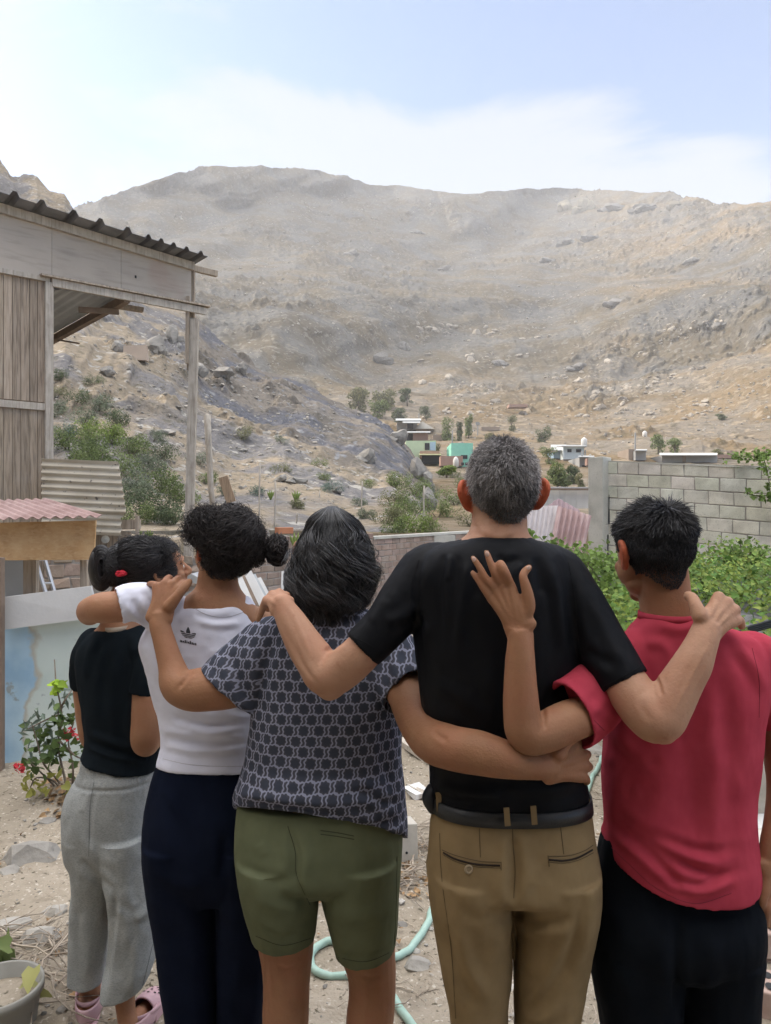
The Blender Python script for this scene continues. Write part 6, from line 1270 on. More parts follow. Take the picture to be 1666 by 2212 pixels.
for ln_ in ([(955, 1836), (985, 1848), (1035, 1860), (1083, 1863)], [(1184, 1850), (1230, 1848), (1262, 1838), (1281, 1826)], [(957, 1846), (985, 1861), (1030, 1872), (1082, 1875)], [(1184, 1862), (1222, 1864), (1252, 1857), (1282, 1842)], [(1083, 1862), (1083, 1880)], [(1184, 1848), (1187, 1872)], [(1107, 1782), (1109, 1830), (1113, 1880), (1110, 1940)], [(1036, 1790), (1038, 1852)], [(1211, 1785), (1218, 1845)], [(948, 1760), (990, 1772), (1050, 1780), (1107, 1784)], [(1107, 1784), (1180, 1781), (1240, 1768), (1272, 1755)], [(950, 1800), (955, 1900), (975, 2050), (985, 2200)]): seam(tT, ln_, .001, .0002, stm, tr)
p_ = snap(tT, 1013, 1877, .002)
if p_ is not None:
    b = MB(); q = np.array([[math.cos(a)*.0065, -.001, math.sin(a)*.0075] for a in np.linspace(0, 2*np.pi, 24)]); b.tube(p_+q, .0024, 8); ellip(b, p_, (.006, .0016, .007)); b.build('button', mat('tan_button', [(.30, .24, .15), (.36, .28, .18)], rough=.4, bump=0), tr, smooth=True)
# belt
def band(mb, secs0, secs1, off0, th, n=96, ex=2.4):
    R0 = []
    for (y, xl, xr, d, tb, tf), o_ in ((secs0, off0), (secs1, off0), (secs1, off0+th), (secs0, off0+th)):
        a = (xr-xl)/2/F*d+o_; cx = ((xl+xr)/2-833)/F*d; z = CH-(y-1106)/F*d; t = np.linspace(0, 2*np.pi, n, endpoint=False); c, s = np.cos(t), np.sin(t); e = 2/ex
        X = np.sign(c)*np.abs(c)**e; Y = np.sign(s)*np.abs(s)**e; R0.append(np.stack([cx+a*X, d-np.where(s > 0, tb+o_, tf+o_)*Y, np.full(n, z)], 1))
    v = np.concatenate(R0); a_ = np.arange(n); b_ = (a_+1) % n
    mb.add(v, np.concatenate([np.stack([k*n+a_, k*n+b_, ((k+1) % 4)*n+b_, ((k+1) % 4)*n+a_], 1) for k in range(4)]))
b = MB(); band(b, (1711, 936, 1268, dM, .113, .12), (1739, 934, 1271, dM, .118, .12), .0015, .004, ex=2.5)
belt = b.build('belt', mat('black_leather', [(.010, .012, .014), (.018, .020, .023)], rough=.42, spec=.5, bump=.2, bscale=300), man, smooth=True)
b = MB()
for (x_, ya, yb) in ((1096, 1745, 1784), (1154, 1741, 1781), (949, 1712, 1757), (1262, 1712, 1752)):
    pts_ = []
    dd = dM-.118*math.sqrt(max(0, 1-((x_-1102)/168)**2))-.009
    p0, p1 = P(x_-2, ya, dd), P(x_+1, yb, dd+.001); b = MB(); b.beam(p0, p1, .0115, .003, up=(0, 1, 0)); b.build('belt_loop', C_khaki, tr)
b = MB(); limb(b, [(934, 1706, 1.60, (.014, .02)), (928, 1724, 1.595, (.016, .022)), (934, 1742, 1.60, (.013, .02))]); b.build('belt_pouch', mat('black_plastic', [(.012, .013, .016), (.02, .02, .024)], rough=.45, bump=0), man, smooth=True)

# ---- E: the boy in the red t-shirt ---------------------------------------
dE = 1.66
hE = Head((1412, 1090), dE, .222, R(15), R(-3), R(-2), wide=.97, deep=.93)
b = MB(); hE.build(b, .62)
tors(b, [(1200, 1385, 1480, dE, .05, .05), (1250, 1380, 1485, dE, .055, .055), (1300, 1384, 1492, dE, .058, .055), (1335, 1385, 1500, dE, .062, .055), (1360, 1370, 1560, dE, .07, .06), (1400, 1355, 1640, dE, .08, .08), (1500, 1340, 1635, dE, .10, .10), (1650, 1325, 1615, dE, .095, .1), (1780, 1320, 1610, dE, .10, .1), (1900, 1315, 1615, dE, .11, .11), (1990, 1315, 1605, dE, .10, .10)], hollow=False)
for xs_ in ((1385, 1388, 1392), (1535, 1535, 1535)):
    limb(b, [(xs_[0], 1960, dE, .075), (xs_[1], 2180, dE, .055), (xs_[2], 2350, dE, .045), (xs_[2], 2590, dE, .035), (xs_[2], 2620, dE, .035)])
    w0 = P(xs_[2], 2630, dE); limbw(b, [[w0[0], w0[1]-.05, .03, .03, .03], [w0[0], w0[1]+.08, .03, .042, .028], [w0[0], w0[1]+.18, .02, .04, .018]])
# left arm up the man's back
limb(b, [(1415, 1445, 1.67, .038), (1350, 1492, 1.62, .036), (1285, 1535, 1.535, .040), (1225, 1560, 1.485, .0415), (1172, 1583, 1.452, .040), (1138, 1585, 1.440, .0385), (1128, 1545, 1.440, .0365), (1124, 1480, 1.443, .0325), (1124, 1420, 1.448, .0285), (1126, 1368, 1.452, (.0265, .020))], sub=6)
limb(b, [(1160, 1600, 1.45, .018), (1130, 1606, 1.443, .019), (1118, 1580, 1.44, .018)])
hand(b, (1126, 1357, 1.452), .024, [(1103, 1262, 1.458), (1084, 1261, 1.462), (1070, 1273, 1.464), (1060, 1291, 1.465)],
     [[(1091, 1236, 1.448, .0092), (1082, 1219, 1.456, .0090), (1079, 1222, 1.478, .0075)],
      [(1070, 1241, 1.457, .0080), (1061, 1220, 1.460, .0072), (1055, 1203, 1.466, .0066), (1051, 1193, 1.470, .0058)],
      [(1051, 1251, 1.458, .0078), (1038, 1229, 1.462, .0070), (1028, 1213, 1.467, .0065), (1022, 1205, 1.471, .0057)],
      [(1044, 1270, 1.462, .0070), (1033, 1253, 1.466, .0063), (1025, 1242, 1.470, .0057), (1021, 1237, 1.473, .0050)]],
     [(1129, 1352, 1.452, .0095), (1142, 1315, 1.450, .0130), (1141, 1288, 1.449, .0118), (1135, 1264, 1.450, .0100), (1130, 1247, 1.453, .0086), (1133, 1236, 1.458, .0080), (1143, 1226, 1.463, .0064)], kr=.0088, palm=.0115, sub=6)
# right arm hanging at the edge
limb(b, [(1630, 1440, 1.66, .048), (1668, 1500, 1.67, .046), (1686, 1580, 1.67, .044), (1697, 1680, 1.66, .040), (1692, 1750, 1.64, .036), (1672, 1830, 1.61, .029), (1660, 1872, 1.60, (.026, .022))], sub=6)
hand(b, (1660, 1872, 1.60), .024, [(1652, 1926, 1.575), (1660, 1935, 1.59), (1668, 1938, 1.61), (1676, 1935, 1.625)],
     [[(1645, 1950, 1.575, .010), (1643, 1975, 1.60, .009), (1650, 1985, 1.62, .008)], [(1655, 1965, 1.58, .010), (1654, 1992, 1.605, .009), (1660, 1998, 1.62, .008)], [(1668, 1970, 1.60, .010), (1666, 1996, 1.62, .009)], [(1678, 1962, 1.62, .009), (1676, 1985, 1.64, .008)]],
     [(1650, 1895, 1.59, .015), (1640, 1925, 1.59, .012), (1637, 1950, 1.60, .010)])
boy, vm, fm = person_body('boy in a red t-shirt and black trousers with his hand on the man\'s back', b, S_brown, size=.0028, tintf=ear_glow_tint(hE, (1.2, .6, .5)), lines=[([(1168, 1500), (1174, 1540), (1178, 1580)], -2.5, 4), ([(1103, 1268), (1110, 1310), (1120, 1345)], .9, 3), ([(1086, 1268), (1100, 1310), (1116, 1345)], .9, 3), ([(1072, 1280), (1092, 1315), (1110, 1345)], .9, 3), ([(1094, 1350), (1120, 1358), (1155, 1352)], -.7, 3), ([(1094, 1263), (1092, 1275)], -.8, 3), ([(1108, 1350), (1104, 1362)], 1.4, 5)])
face_parts(hE, boy)
M_nail = mat('fingernail_skin', [(.50, .33, .27), (.55, .38, .31)], rough=.35, bump=0)
for (x_, y_, d_, a_) in ((1052.5, 1197, 1.463, .25), (1024, 1208.5, 1.465, .35), (1141, 1227, 1.457, -.9)):
    b = MB(); ellip(b, P(x_, y_, d_-.0015), (.0042, .0022, .0058), roty(-a_), 16); b.build('fingernail', M_nail, boy, smooth=True)
def econd(p):
    side = np.abs(p[:, 0])/.34; lo = np.where(p[:, 1] < 0, .15+.30*side**2, .50+p[:, 1]*.45)
    return (p[:, 2] > lo)&((p[:, 1] < .24)|(p[:, 2] > .80))
def etop(p): return (p[:, 2] > .66)&econd(p)
def eside(p): return econd(p)&(p[:, 2] < .80)
lnE = lambda p: .45+.6*smooth01((p[:, 2]-.66)/.2)
lnS = lambda p: .25+.95*smooth01((p[:, 2]-.22)/.45)
wh = (.04, -.30, .93)
hair_from_cap(hE, econd, [short_hair(hE, 11000, .145, etop, .0008, .8, .30, 5, whorl=wh, K=7, lnf=lnE, curl=.003, tintf=lambda p, g: g.uniform(.6, 1.6, len(p))), short_hair(hE, 900, .17, etop, .0014, .75, .38, 8, whorl=wh, K=7, lnf=lnE, tintf=lambda p, g: g.uniform(.6, 2.2, len(p))), short_hair(hE, 24000, .055, eside, .00065, .9, .4, 6, K=3, lnf=lnS)], H_black, boy, grow=.0, tint=.6, rise=.26)
b = MB()
tors(b, [(1330, 1386, 1500, dE, .07, .058), (1340, 1378, 1520, dE, .078, .062), (1356, 1362, 1575, dE, .085, .07), (1376, 1350, 1625, dE, .093, .08), (1405, 1342, 1650, dE, .103, .09), (1440, 1334, 1658, dE, .112, .10), (1500, 1322, 1655, dE, .12, .11), (1570, 1310, 1640, dE, .12, .115), (1640, 1303, 1634, dE, .118, .12), (1700, 1301, 1626, dE, .118, .12), (1750, 1306, 1621, dE, .127, .12), ((1790, 1812), 1308, 1622, dE, .138, .12, .005), ((1803, 1832), 1304, 1626, dE, .147, .125, .030), ((1812, 1852), 1303, 1630, dE, .149, .13, .062)])
limb(b, [(1440, 1400, 1.655, (.06, .055)), (1385, 1425, 1.64, (.072, .052)), (1325, 1475, 1.60, (.072, .047)), (1282, 1508, 1.548, (.074, .050)), (1248, 1536, 1.510, (.074, .052)), (1234, 1546, 1.498, (.075, .053))], hollow=True)
limb(b, [(1590, 1420, 1.66, .06), (1640, 1430, 1.665, .064), (1668, 1480, 1.672, .060), (1683, 1530, 1.675, .058), (1690, 1570, 1.672, .056)], hollow=True)
el = [([(1470, 1560), (1490, 1700), (1495, 1850)], -3.5, 26), ([(1530, 1480), (1540, 1640), (1545, 1830)], 4.5, 16), ([(1560, 1420), (1600, 1520), (1610, 1700)], 2.5, 14), ([(1450, 1620), (1420, 1740), (1370, 1820)], 3, 20), ([(1585, 1390), (1630, 1440), (1655, 1500)], 3, 10), ([(1570, 1385), (1600, 1430), (1640, 1500)], -2, 9),
      ([(1310, 1760), (1370, 1800), (1440, 1845), (1540, 1890), (1600, 1880)], -6, 9), ([(1315, 1775), (1380, 1825), (1440, 1880), (1480, 1930)], -5, 8), ([(1312, 1740), (1360, 1775), (1430, 1815), (1520, 1840), (1600, 1830)], -4, 9), ([(1330, 1800), (1400, 1870), (1450, 1905)], 4, 9), ([(1400, 1810), (1480, 1850), (1550, 1862)], 4, 10), ([(1445, 1905), (1520, 1925), (1590, 1890)], 4, 9), ([(1440, 1890), (1500, 1912), (1570, 1895)], -4, 7),
      ([(1350, 1400), (1385, 1470), (1400, 1520)], 3, 9), ([(1380, 1385), (1440, 1400), (1460, 1470)], 2.5, 9), ([(1420, 1350), (1470, 1362), (1500, 1352)], 2, 7), ([(1310, 1600), (1380, 1650), (1430, 1640)], -3, 10), ([(1320, 1560), (1360, 1620), (1420, 1680)], 3, 12), ([(1460, 1620), (1500, 1560), (1530, 1480)], -4, 14), ([(1310, 1500), (1280, 1550), (1300, 1590)], 2.5, 9), ([(1240, 1490), (1270, 1520), (1330, 1560)], 2, 10), ([(1590, 1640), (1600, 1750), (1600, 1850)], 2.5, 14), ([(1340, 1650), (1330, 1720), (1318, 1780)], 3, 12)]
sh, tE, vv, ff = cloth('shirt', b, C_red, boy, el, seed=4, base=.0022, sc=(11, 11, 5), fine=.0004)
M_rs = mat('red_seam', [(.16, .018, .03), (.20, .025, .04)], bump=0)
for q_ in ([(1312, 1822), (1360, 1868), (1420, 1920), (1500, 1952), (1580, 1930)], [(1370, 1395), (1352, 1440), (1345, 1500)], [(1625, 1400), (1640, 1470), (1640, 1550)], [(1212, 1485), (1262, 1535), (1306, 1578)]): seam(tE, q_, .0007, .0001, M_rs, sh)
collar(sh, C_red, 1380, 1502, dE, .076, .062, 1336, .002, ht=.016)
b = MB()
tors(b, [(1780, 1315, 1615, dE, .095, .10), (1832, 1300, 1626, dE, .105, .12), (1900, 1289, 1633, dE, .120, .13), (1970, 1281, 1634, dE, .15, .13), (2030, 1277, 1632, dE, .14, .12), (2055, 1330, 1590, dE, .12, .10), (2080, 1410, 1520, dE, .09, .07)], hollow=False, ex=2.6)
tors(b, [(2030, 1275, 1470, dE, .13, .12), (2100, 1279, 1468, dE, .12, .11), (2212, 1300, 1462, dE, .105, .10), (2400, 1318, 1455, dE, .09, .09), (2600, 1325, 1450, dE, .08, .08)])
tors(b, [(2030, 1462, 1632, dE, .13, .12), (2100, 1460, 1628, dE, .12, .11), (2212, 1460, 1624, dE, .105, .10), (2400, 1470, 1612, dE, .09, .09), (2600, 1475, 1605, dE, .08, .08)])
tr, t_, vv, ff = cloth('trousers', b, C_blackp, boy, [([(1465, 1980), (1462, 2080), (1466, 2200)], -5, 9), ([(1300, 1850), (1310, 1930), (1330, 2000)], 3, 10), ([(1590, 1930), (1610, 1935), (1636, 1920)], -4, 6), ([(1420, 2000), (1430, 2100), (1420, 2200)], 4, 16), ([(1540, 2020), (1530, 2150)], 3.5, 16), ([(1320, 2060), (1350, 2150)], 3, 14)], seed=5, base=.002)

# ---- C: the woman in the printed blouse -----------------------------------
dC = 1.86
hC = Head((716, 1112), dC, .215, R(6), R(6), R(4), wide=.95)
b = MB(); hC.build(b, .7)
tors(b, [(1230, 672, 768, dC, .05, .05), (1290, 670, 772, dC, .055, .055), (1325, 655, 785, dC, .065, .06), (1345, 600, 840, dC, .075, .06), (1380, 570, 862, dC, .085, .08), (1450, 560, 860, dC, .10, .10), (1600, 555, 855, dC, .10, .1), (1720, 540, 850, dC, .085, .09), (1820, 540, 845, dC, .10, .11), (1880, 580, 805, dC, .08, .09)], hollow=False)
limb(b, [(615, 1940, dC, .085), (618, 2030, dC, .071), (620, 2080, dC, .0635), (619, 2130, 1.855, .0585), (617, 2212, 1.85, .0575), (618, 2300, 1.86, .05), (622, 2400, 1.87, .035), (622, 2450, 1.87, .034)])
limb(b, [(778, 1940, dC, .09), (795, 2050, dC, .070), (803, 2100, dC, .0615), (804, 2150, 1.855, .0585), (799, 2212, 1.85, .059), (800, 2300, 1.86, .05), (805, 2400, 1.87, .035), (805, 2450, 1.87, .034)])
for xs_ in (622, 805):
    w0 = P(xs_, 2455, 1.87); limbw(b, [[w0[0], w0[1]-.05, .03, .03, .03], [w0[0], w0[1]+.08, .03, .042, .028], [w0[0], w0[1]+.18, .02, .04, .018]])
# left arm on the girl's shoulder
limb(b, [(620, 1405, 1.85, .055), (560, 1450, 1.84, .055), (505, 1478, 1.835, .056), (455, 1487, 1.83, .0555), (412, 1490, 1.83, .0515), (384, 1478, 1.84, .044), (371, 1440, 1.86, .0335), (358, 1395, 1.875, .0285), (346, 1352, 1.89, .0262), (344, 1332, 1.895, (.0255, .020))], sub=6)
hand(b, (344, 1334, 1.895), .0240, [(388, 1272, 1.915), (374, 1262, 1.925), (357, 1260, 1.93), (340, 1266, 1.925)],
     [[(396, 1262, 1.94, .0105), (400, 1260, 1.965, .0098), (402, 1268, 1.985, .009)], [(382, 1253, 1.95, .0105), (388, 1251, 1.975, .0095), (392, 1259, 1.995, .009)], [(362, 1251, 1.955, .0103), (367, 1249, 1.98, .0095), (372, 1257, 2.0, .0085)], [(332, 1262, 1.945, .0092), (324, 1262, 1.962, .0085), (318, 1270, 1.98, .0078)]],
     [(366, 1310, 1.89, .016), (380, 1292, 1.89, .0138), (393, 1275, 1.895, .0122), (403, 1263, 1.905, .0115), (409, 1257, 1.92, .0095)], kr=.0118, palm=.013)
# right arm across the man's waist
limb(b, [(830, 1400, 1.84, .055), (855, 1450, 1.79, .051), (880, 1500, 1.715, .047), (905, 1560, 1.63, .0455), (935, 1598, 1.56, .0465), (975, 1615, 1.51, .0445), (1030, 1625, 1.472, .0435), (1090, 1640, 1.452, .0375), (1145, 1652, 1.452, .029), (1185, 1656, 1.465, (.024, .0255))], sub=6, up=(0, 0, 1))
hand(b, (1185, 1656, 1.465), .0235, [(1243, 1612, 1.495), (1257, 1632, 1.50), (1262, 1655, 1.50), (1257, 1678, 1.495)],
     [[(1256, 1606, 1.54, .0098), (1252, 1604, 1.58, .0088)], [(1268, 1630, 1.545, .0098), (1265, 1630, 1.58, .009)], [(1272, 1656, 1.54, .0095), (1269, 1660, 1.575, .0088)], [(1266, 1682, 1.53, .009), (1268, 1688, 1.555, .0082), (1264, 1688, 1.575, .007)]],
     [(1205, 1630, 1.46, .016), (1222, 1604, 1.47, .0125), (1238, 1592, 1.49, .0105), (1249, 1585, 1.515, .009)], kr=.0115, palm=.014)
wom, vm, fm = person_body('woman in a patterned grey blouse and olive shorts, her arm across the man', b, S_brown, size=.0032, lines=[([(418, 1447), (402, 1466), (384, 1490)], -2.6, 3.5), ([(932, 1575), (952, 1592), (968, 1600)], -1.8, 5), ([(388, 1275), (366, 1300), (350, 1322)], .8, 3), ([(374, 1266), (357, 1295), (346, 1320)], .8, 3), ([(1235, 1625), (1205, 1645)], .9, 3), ([(1248, 1645), (1210, 1655)], .9, 3), ([(600, 2085), (620, 2092), (645, 2085)], -1.4, 4), ([(780, 2105), (805, 2112), (830, 2105)], -1.4, 4), ([(610, 2095), (612, 2160)], 1.2, 7), ([(634, 2095), (632, 2160)], 1.2, 7), ([(792, 2115), (795, 2180)], 1.2, 7), ([(818, 2115), (816, 2180)], 1.2, 7)])
face_parts(hC, wom)
# wavy shoulder length hair
env = [(1095, 702, 736, 1.86, .028, .028), (1100, 687, 752, 1.86, .050, .045), (1109, 675, 766, 1.86, .068, .058), (1124, 664, 778, 1.86, .085, .068), (1155, 655, 787, 1.86, .100, .078), (1195, 646, 796, 1.86, .106, .075), (1235, 637, 803, 1.86, .106, .07), (1270, 636, 802, 1.86, .102, .06), (1305, 650, 790, 1.86, .094, .05), (1325, 664, 768, 1.86, .082, .04)]
eb = MB(); tors(eb, [(s[0]+12, s[1]+15, s[2]-15, s[3], max(s[4]-.012, .006), s[5]) for s in env], hollow=False, ex=2.1)
def envp(th, y):      # point on envelope
    A = np.array([[s[0], s[1], s[2], s[4], s[5]] for s in env], float); xl = np.interp(y, A[:, 0], A[:, 1]); xr = np.interp(y, A[:, 0], A[:, 2]); tb = np.interp(y, A[:, 0], A[:, 3]); tf = np.interp(y, A[:, 0], A[:, 4])
    a = (xr-xl-14)/2/F*dC; cx = ((xl+xr)/2-833)/F*dC; return np.stack([cx+a*np.cos(th), dC-np.where(np.sin(th) > 0, tb, tf)*np.sin(th), CH-(y-1106)/F*dC], -1)
def wavy(N_, seed, rad, amp, K=30, y1=1335, spread=1.0, lo=0, tl=(.5, 1.7)):
    g = np.random.default_rng(seed); nl = 52; lock = g.integers(0, nl, N_); lth = g.uniform(-.55, math.pi+.55, nl); lph = g.uniform(0, 6.28, nl); lam_ = g.uniform(.8, 1.5, nl); lamp = g.uniform(.4, 1.3, nl); llen = g.uniform(-50, 4, nl); lout = g.uniform(0, .008, nl)
    th0 = lth[lock]+g.normal(0, .055*spread, N_); yend = y1+llen[lock]+g.normal(0, 6, N_)-18*np.abs(np.cos(th0))
    t = np.linspace(0, 1, K)[None]; y = 1096+g.uniform(-2, 6, (N_, 1))+(yend[:, None]-1096)*t**1.25
    th = math.pi/2+(th0[:, None]-math.pi/2)*(.45+.55*smooth01(t*2.5)); ph = lph[lock][:, None]+g.normal(0, .25, N_)[:, None]
    th = th+amp*lamp[lock][:, None]*np.sin(ph+t*9.5*lam_[lock][:, None])*smooth01((t-.15)*2)
    p = envp(th, y); c = envp(th, y)*0; c[..., 0] = ((715-833)/F*dC); c[..., 1] = dC; c[..., 2] = p[..., 2]
    o = p-c; o /= np.linalg.norm(o, axis=2)[..., None]+1e-9
    r = 1.2*lout[lock][:, None]*smooth01(t*2)+amp*.06*lamp[lock][:, None]*np.cos(ph*1.3+t*11*lam_[lock][:, None])*smooth01((t-.2)*2)+g.normal(0, .0022, N_)[:, None]+.010*smooth01((t-.86)/.14)*g.uniform(-.5, 1.3, nl)[lock][:, None]
    p = p+o*r[..., None]; p[..., 0] -= .004*smooth01((t-.4)/.6)
    return strands(p, rad*g.uniform(.6, 1.3, N_), 3, (g.uniform(.45, 1.7, nl)[lock])*g.uniform(tl[0], tl[1], N_))
hair_obj(wom, eb, [wavy(10000, 1, .0008, .27, spread=.8), wavy(1500, 2, .0011, .34, spread=1.1, tl=(.8, 3.4)), wavy(700, 3, .0006, .5, spread=4, tl=(1, 3.5), y1=1348)], H_wom)
def uvC(v):
    cx, cy = (706-833)/F*dC, dC; sg = np.tanh((v[:, 0]-cx)*25); return np.stack([v[:, 0]+sg*.6*np.maximum(0, v[:, 1]-(cy-.10))+.004*fbm(v*9, 2, 8), v[:, 2]+.003*fbm(v*9, 2, 7)], 1)
b = MB()
tors(b, [(1318, 668, 790, dC, .072, .05), (1328, 640, 815, dC, .08, .055), (1342, 600, 840, dC, .092, .065), (1362, 575, 858, dC, .102, .075), (1395, 560, 870, dC, .112, .09), (1440, 553, 874, dC, .12, .105), (1500, 547, 872, dC, .125, .12), (1570, 540, 867, dC, .125, .125), (1630, 530, 866, dC, .127, .13), (1670, 519, 870, dC, .132, .13, -.03), (1702, 510, 876, dC, .142, .134, -.055), ((1728, 1768), 504, 883, dC, .151, .14, -.076), ((1750, 1815), 505, 884, dC, .150, .14, -.085)])
limb(b, [(640, 1390, 1.85, (.07, .06)), (590, 1405, 1.845, (.085, .065)), (545, 1440, 1.84, (.085, .066)), (515, 1468, 1.835, (.086, .068)), (493, 1494, 1.83, (.089, .072))], hollow=True)
limb(b, [(800, 1385, 1.85, (.07, .06)), (840, 1410, 1.82, (.07, .06)), (862, 1450, 1.785, (.070, .064)), (880, 1484, 1.745, (.073, .070)), (888, 1497, 1.73, (.075, .073))], hollow=True)
cl_ = [([(600, 1370), (570, 1450), (560, 1560)], -3.5, 9), ([(575, 1480), (560, 1600), (545, 1700)], -3, 10), ([(470, 1420), (490, 1470), (530, 1550)], 3, 9), ([(490, 1400), (515, 1460), (545, 1530)], -3.5, 9), ([(520, 1380), (545, 1440), (560, 1500)], 3, 9), ([(835, 1400), (832, 1480), (838, 1560)], -4, 9), ([(870, 1400), (880, 1450), (890, 1500)], -3, 8), ([(850, 1420), (858, 1470), (862, 1520)], 3, 8), ([(838, 1560), (830, 1640), (850, 1720)], -3, 10),
       ([(505, 1725), (600, 1745), (700, 1758), (790, 1785), (870, 1775)], -5, 7), ([(520, 1710), (620, 1725), (740, 1735), (860, 1720)], 4, 9), ([(760, 1700), (820, 1730), (870, 1735)], -4, 8), ([(780, 1760), (830, 1800), (880, 1780)], 4, 9), ([(520, 1690), (580, 1715), (640, 1720)], -3, 9), ([(640, 1560), (650, 1640), (640, 1720)], 1.8, 18), ([(760, 1540), (770, 1640)], 1.8, 18), ([(510, 1750), (560, 1756), (640, 1762)], 4, 6)]
sh, tC, vv, ff = cloth('blouse', b, C_print, wom, cl_, seed=7, base=.0024, sc=(13, 13, 7), fine=.0005, uvf=uvC)
b = MB()
tors(b, [(1720, 515, 868, dC, .125, .13), (1760, 511, 869, dC, .14, .14), (1810, 509, 870, dC, .155, .145), (1860, 514, 867, dC, .158, .15), (1880, 535, 852, dC, .13, .13), (1896, 590, 800, dC, .11, .10), (1908, 650, 735, dC, .07, .06)], hollow=False, ex=2.5)
tors(b, [(1830, 512, 693, dC, .157, .14), (1890, 519, 692, dC, .152, .14), (1935, 528, 689, dC, .14, .13), (1975, 538, 686, dC, .122, .12), (2012, 546, 683, dC, .105, .105)])
tors(b, [(1830, 688, 868, dC, .157, .14), (1885, 690, 865, dC, .152, .14), (1930, 697, 862, dC, .143, .13), (1975, 708, 860, dC, .13, .12), ((2015, 2010), 718, 857, dC, .115, .11), ((2046, 2036), 724, 854, dC, .107, .105)])
st, t_, vv, ff = cloth('shorts', b, C_olive, wom, [([(625, 1790), (640, 1850), (640, 1900), (672, 1960)], -6, 9), ([(540, 1880), (590, 1905), (630, 1895)], -3.5, 10), ([(640, 1890), (660, 1930), (690, 1980)], 3, 10), ([(545, 1930), (600, 1960), (660, 1965)], 3, 12), ([(700, 1960), (760, 1985), (840, 1975)], 2.5, 14), ([(560, 1820), (575, 1850)], 2, 10), ([(555, 2000), (610, 2025), (670, 2010)], -1.8, 5), ([(715, 2055), (790, 2070), (850, 2050)], -1.8, 5), ([(670, 1975), (640, 2010), (600, 2040)], -2.5, 10)], seed=8, base=.0018)
b = MB()
for ln_ in ([(693, 1794), (730, 1799), (765, 1806)], [(693, 1802), (730, 1807), (765, 1813)], [(622, 1785), (638, 1840), (641, 1890), (670, 1955)], [(858, 1850), (856, 1950), (852, 2040)], [(553, 2022), (610, 2042), (672, 2027)], [(720, 2066), (790, 2077), (850, 2054)]): seam(t_, ln_, .0010, .0001, M_os, st)

# ---- B: the girl in the white t-shirt --------------------------------------
dB = 2.03
hB = Head((484, 1104), dB, .208, R(40), R(2), R(-2), wide=.95, deep=.9)
b = MB(); hB.build(b, .62)
tors(b, [(1205, 437, 512, dB, .048, .05), (1240, 430, 512, dB, .05, .052), (1268, 424, 517, dB, .055, .055), (1290, 400, 532, dB, .064, .055), (1312, 375, 555, dB, .072, .06), (1345, 335, 570, dB, .08, .07), (1400, 318, 570, dB, .085, .085), (1500, 338, 565, dB, .085, .09), (1600, 362, 560, dB, .082, .085), (1700, 352, 560, dB, .09, .09), (1800, 345, 565, dB, .10, .1), (1850, 360, 550, dB, .08, .08)], hollow=False)
for xs_ in ((400, 408, 415, 418), (528, 528, 523, 520)):
    limb(b, [(xs_[0], 1890, dB, .078), (xs_[1], 2040, dB, .056), (xs_[2], 2200, dB, .045), (xs_[3], 2320, dB, .035)])
    w0 = P(xs_[3], 2345, dB); limbw(b, [[w0[0], w0[1]-.05, .03, .03, .03], [w0[0], w0[1]+.08, .03, .042, .028], [w0[0], w0[1]+.17, .02, .038, .018]])
limb(b, [(350, 1320, 2.01, .045), (300, 1308, 1.975, .040), (255, 1311, 1.955, .0415), (222, 1313, 1.965, .041), (200, 1316, 2.00, .036), (193, 1320, 2.05, .034), (196, 1325, 2.12, .034), (205, 1320, 2.25, .031), (235, 1318, 2.40, .027), (265, 1320, 2.47, (.024, .018))], sub=6)
hand(b, (268, 1320, 2.47), .022, [(295, 1312, 2.485), (296, 1322, 2.49), (296, 1332, 2.49), (294, 1342, 2.485)], [[(312, 1314, 2.47, .009), (322, 1316, 2.455, .008)], [(315, 1324, 2.475, .009), (326, 1325, 2.455, .008)], [(313, 1335, 2.475, .009), (322, 1336, 2.46, .008)], [(309, 1345, 2.475, .008), (316, 1346, 2.465, .007)]], [(280, 1305, 2.46, .013), (295, 1296, 2.455, .010), (306, 1292, 2.45, .009)])
limb(b, [(560, 1350, 2.03, .05), (590, 1420, 2.08, .045), (600, 1500, 2.12, .043), (610, 1560, 2.13, .04), (640, 1500, 2.18, .033), (660, 1440, 2.15, .027)])
girl, vm, fm = person_body('taller girl in a white t-shirt and navy trousers with curly pinned up hair', b, S_girl, tintf=ear_glow_tint(hB, (1.2, .62, .5)))
face_parts(hB, girl)
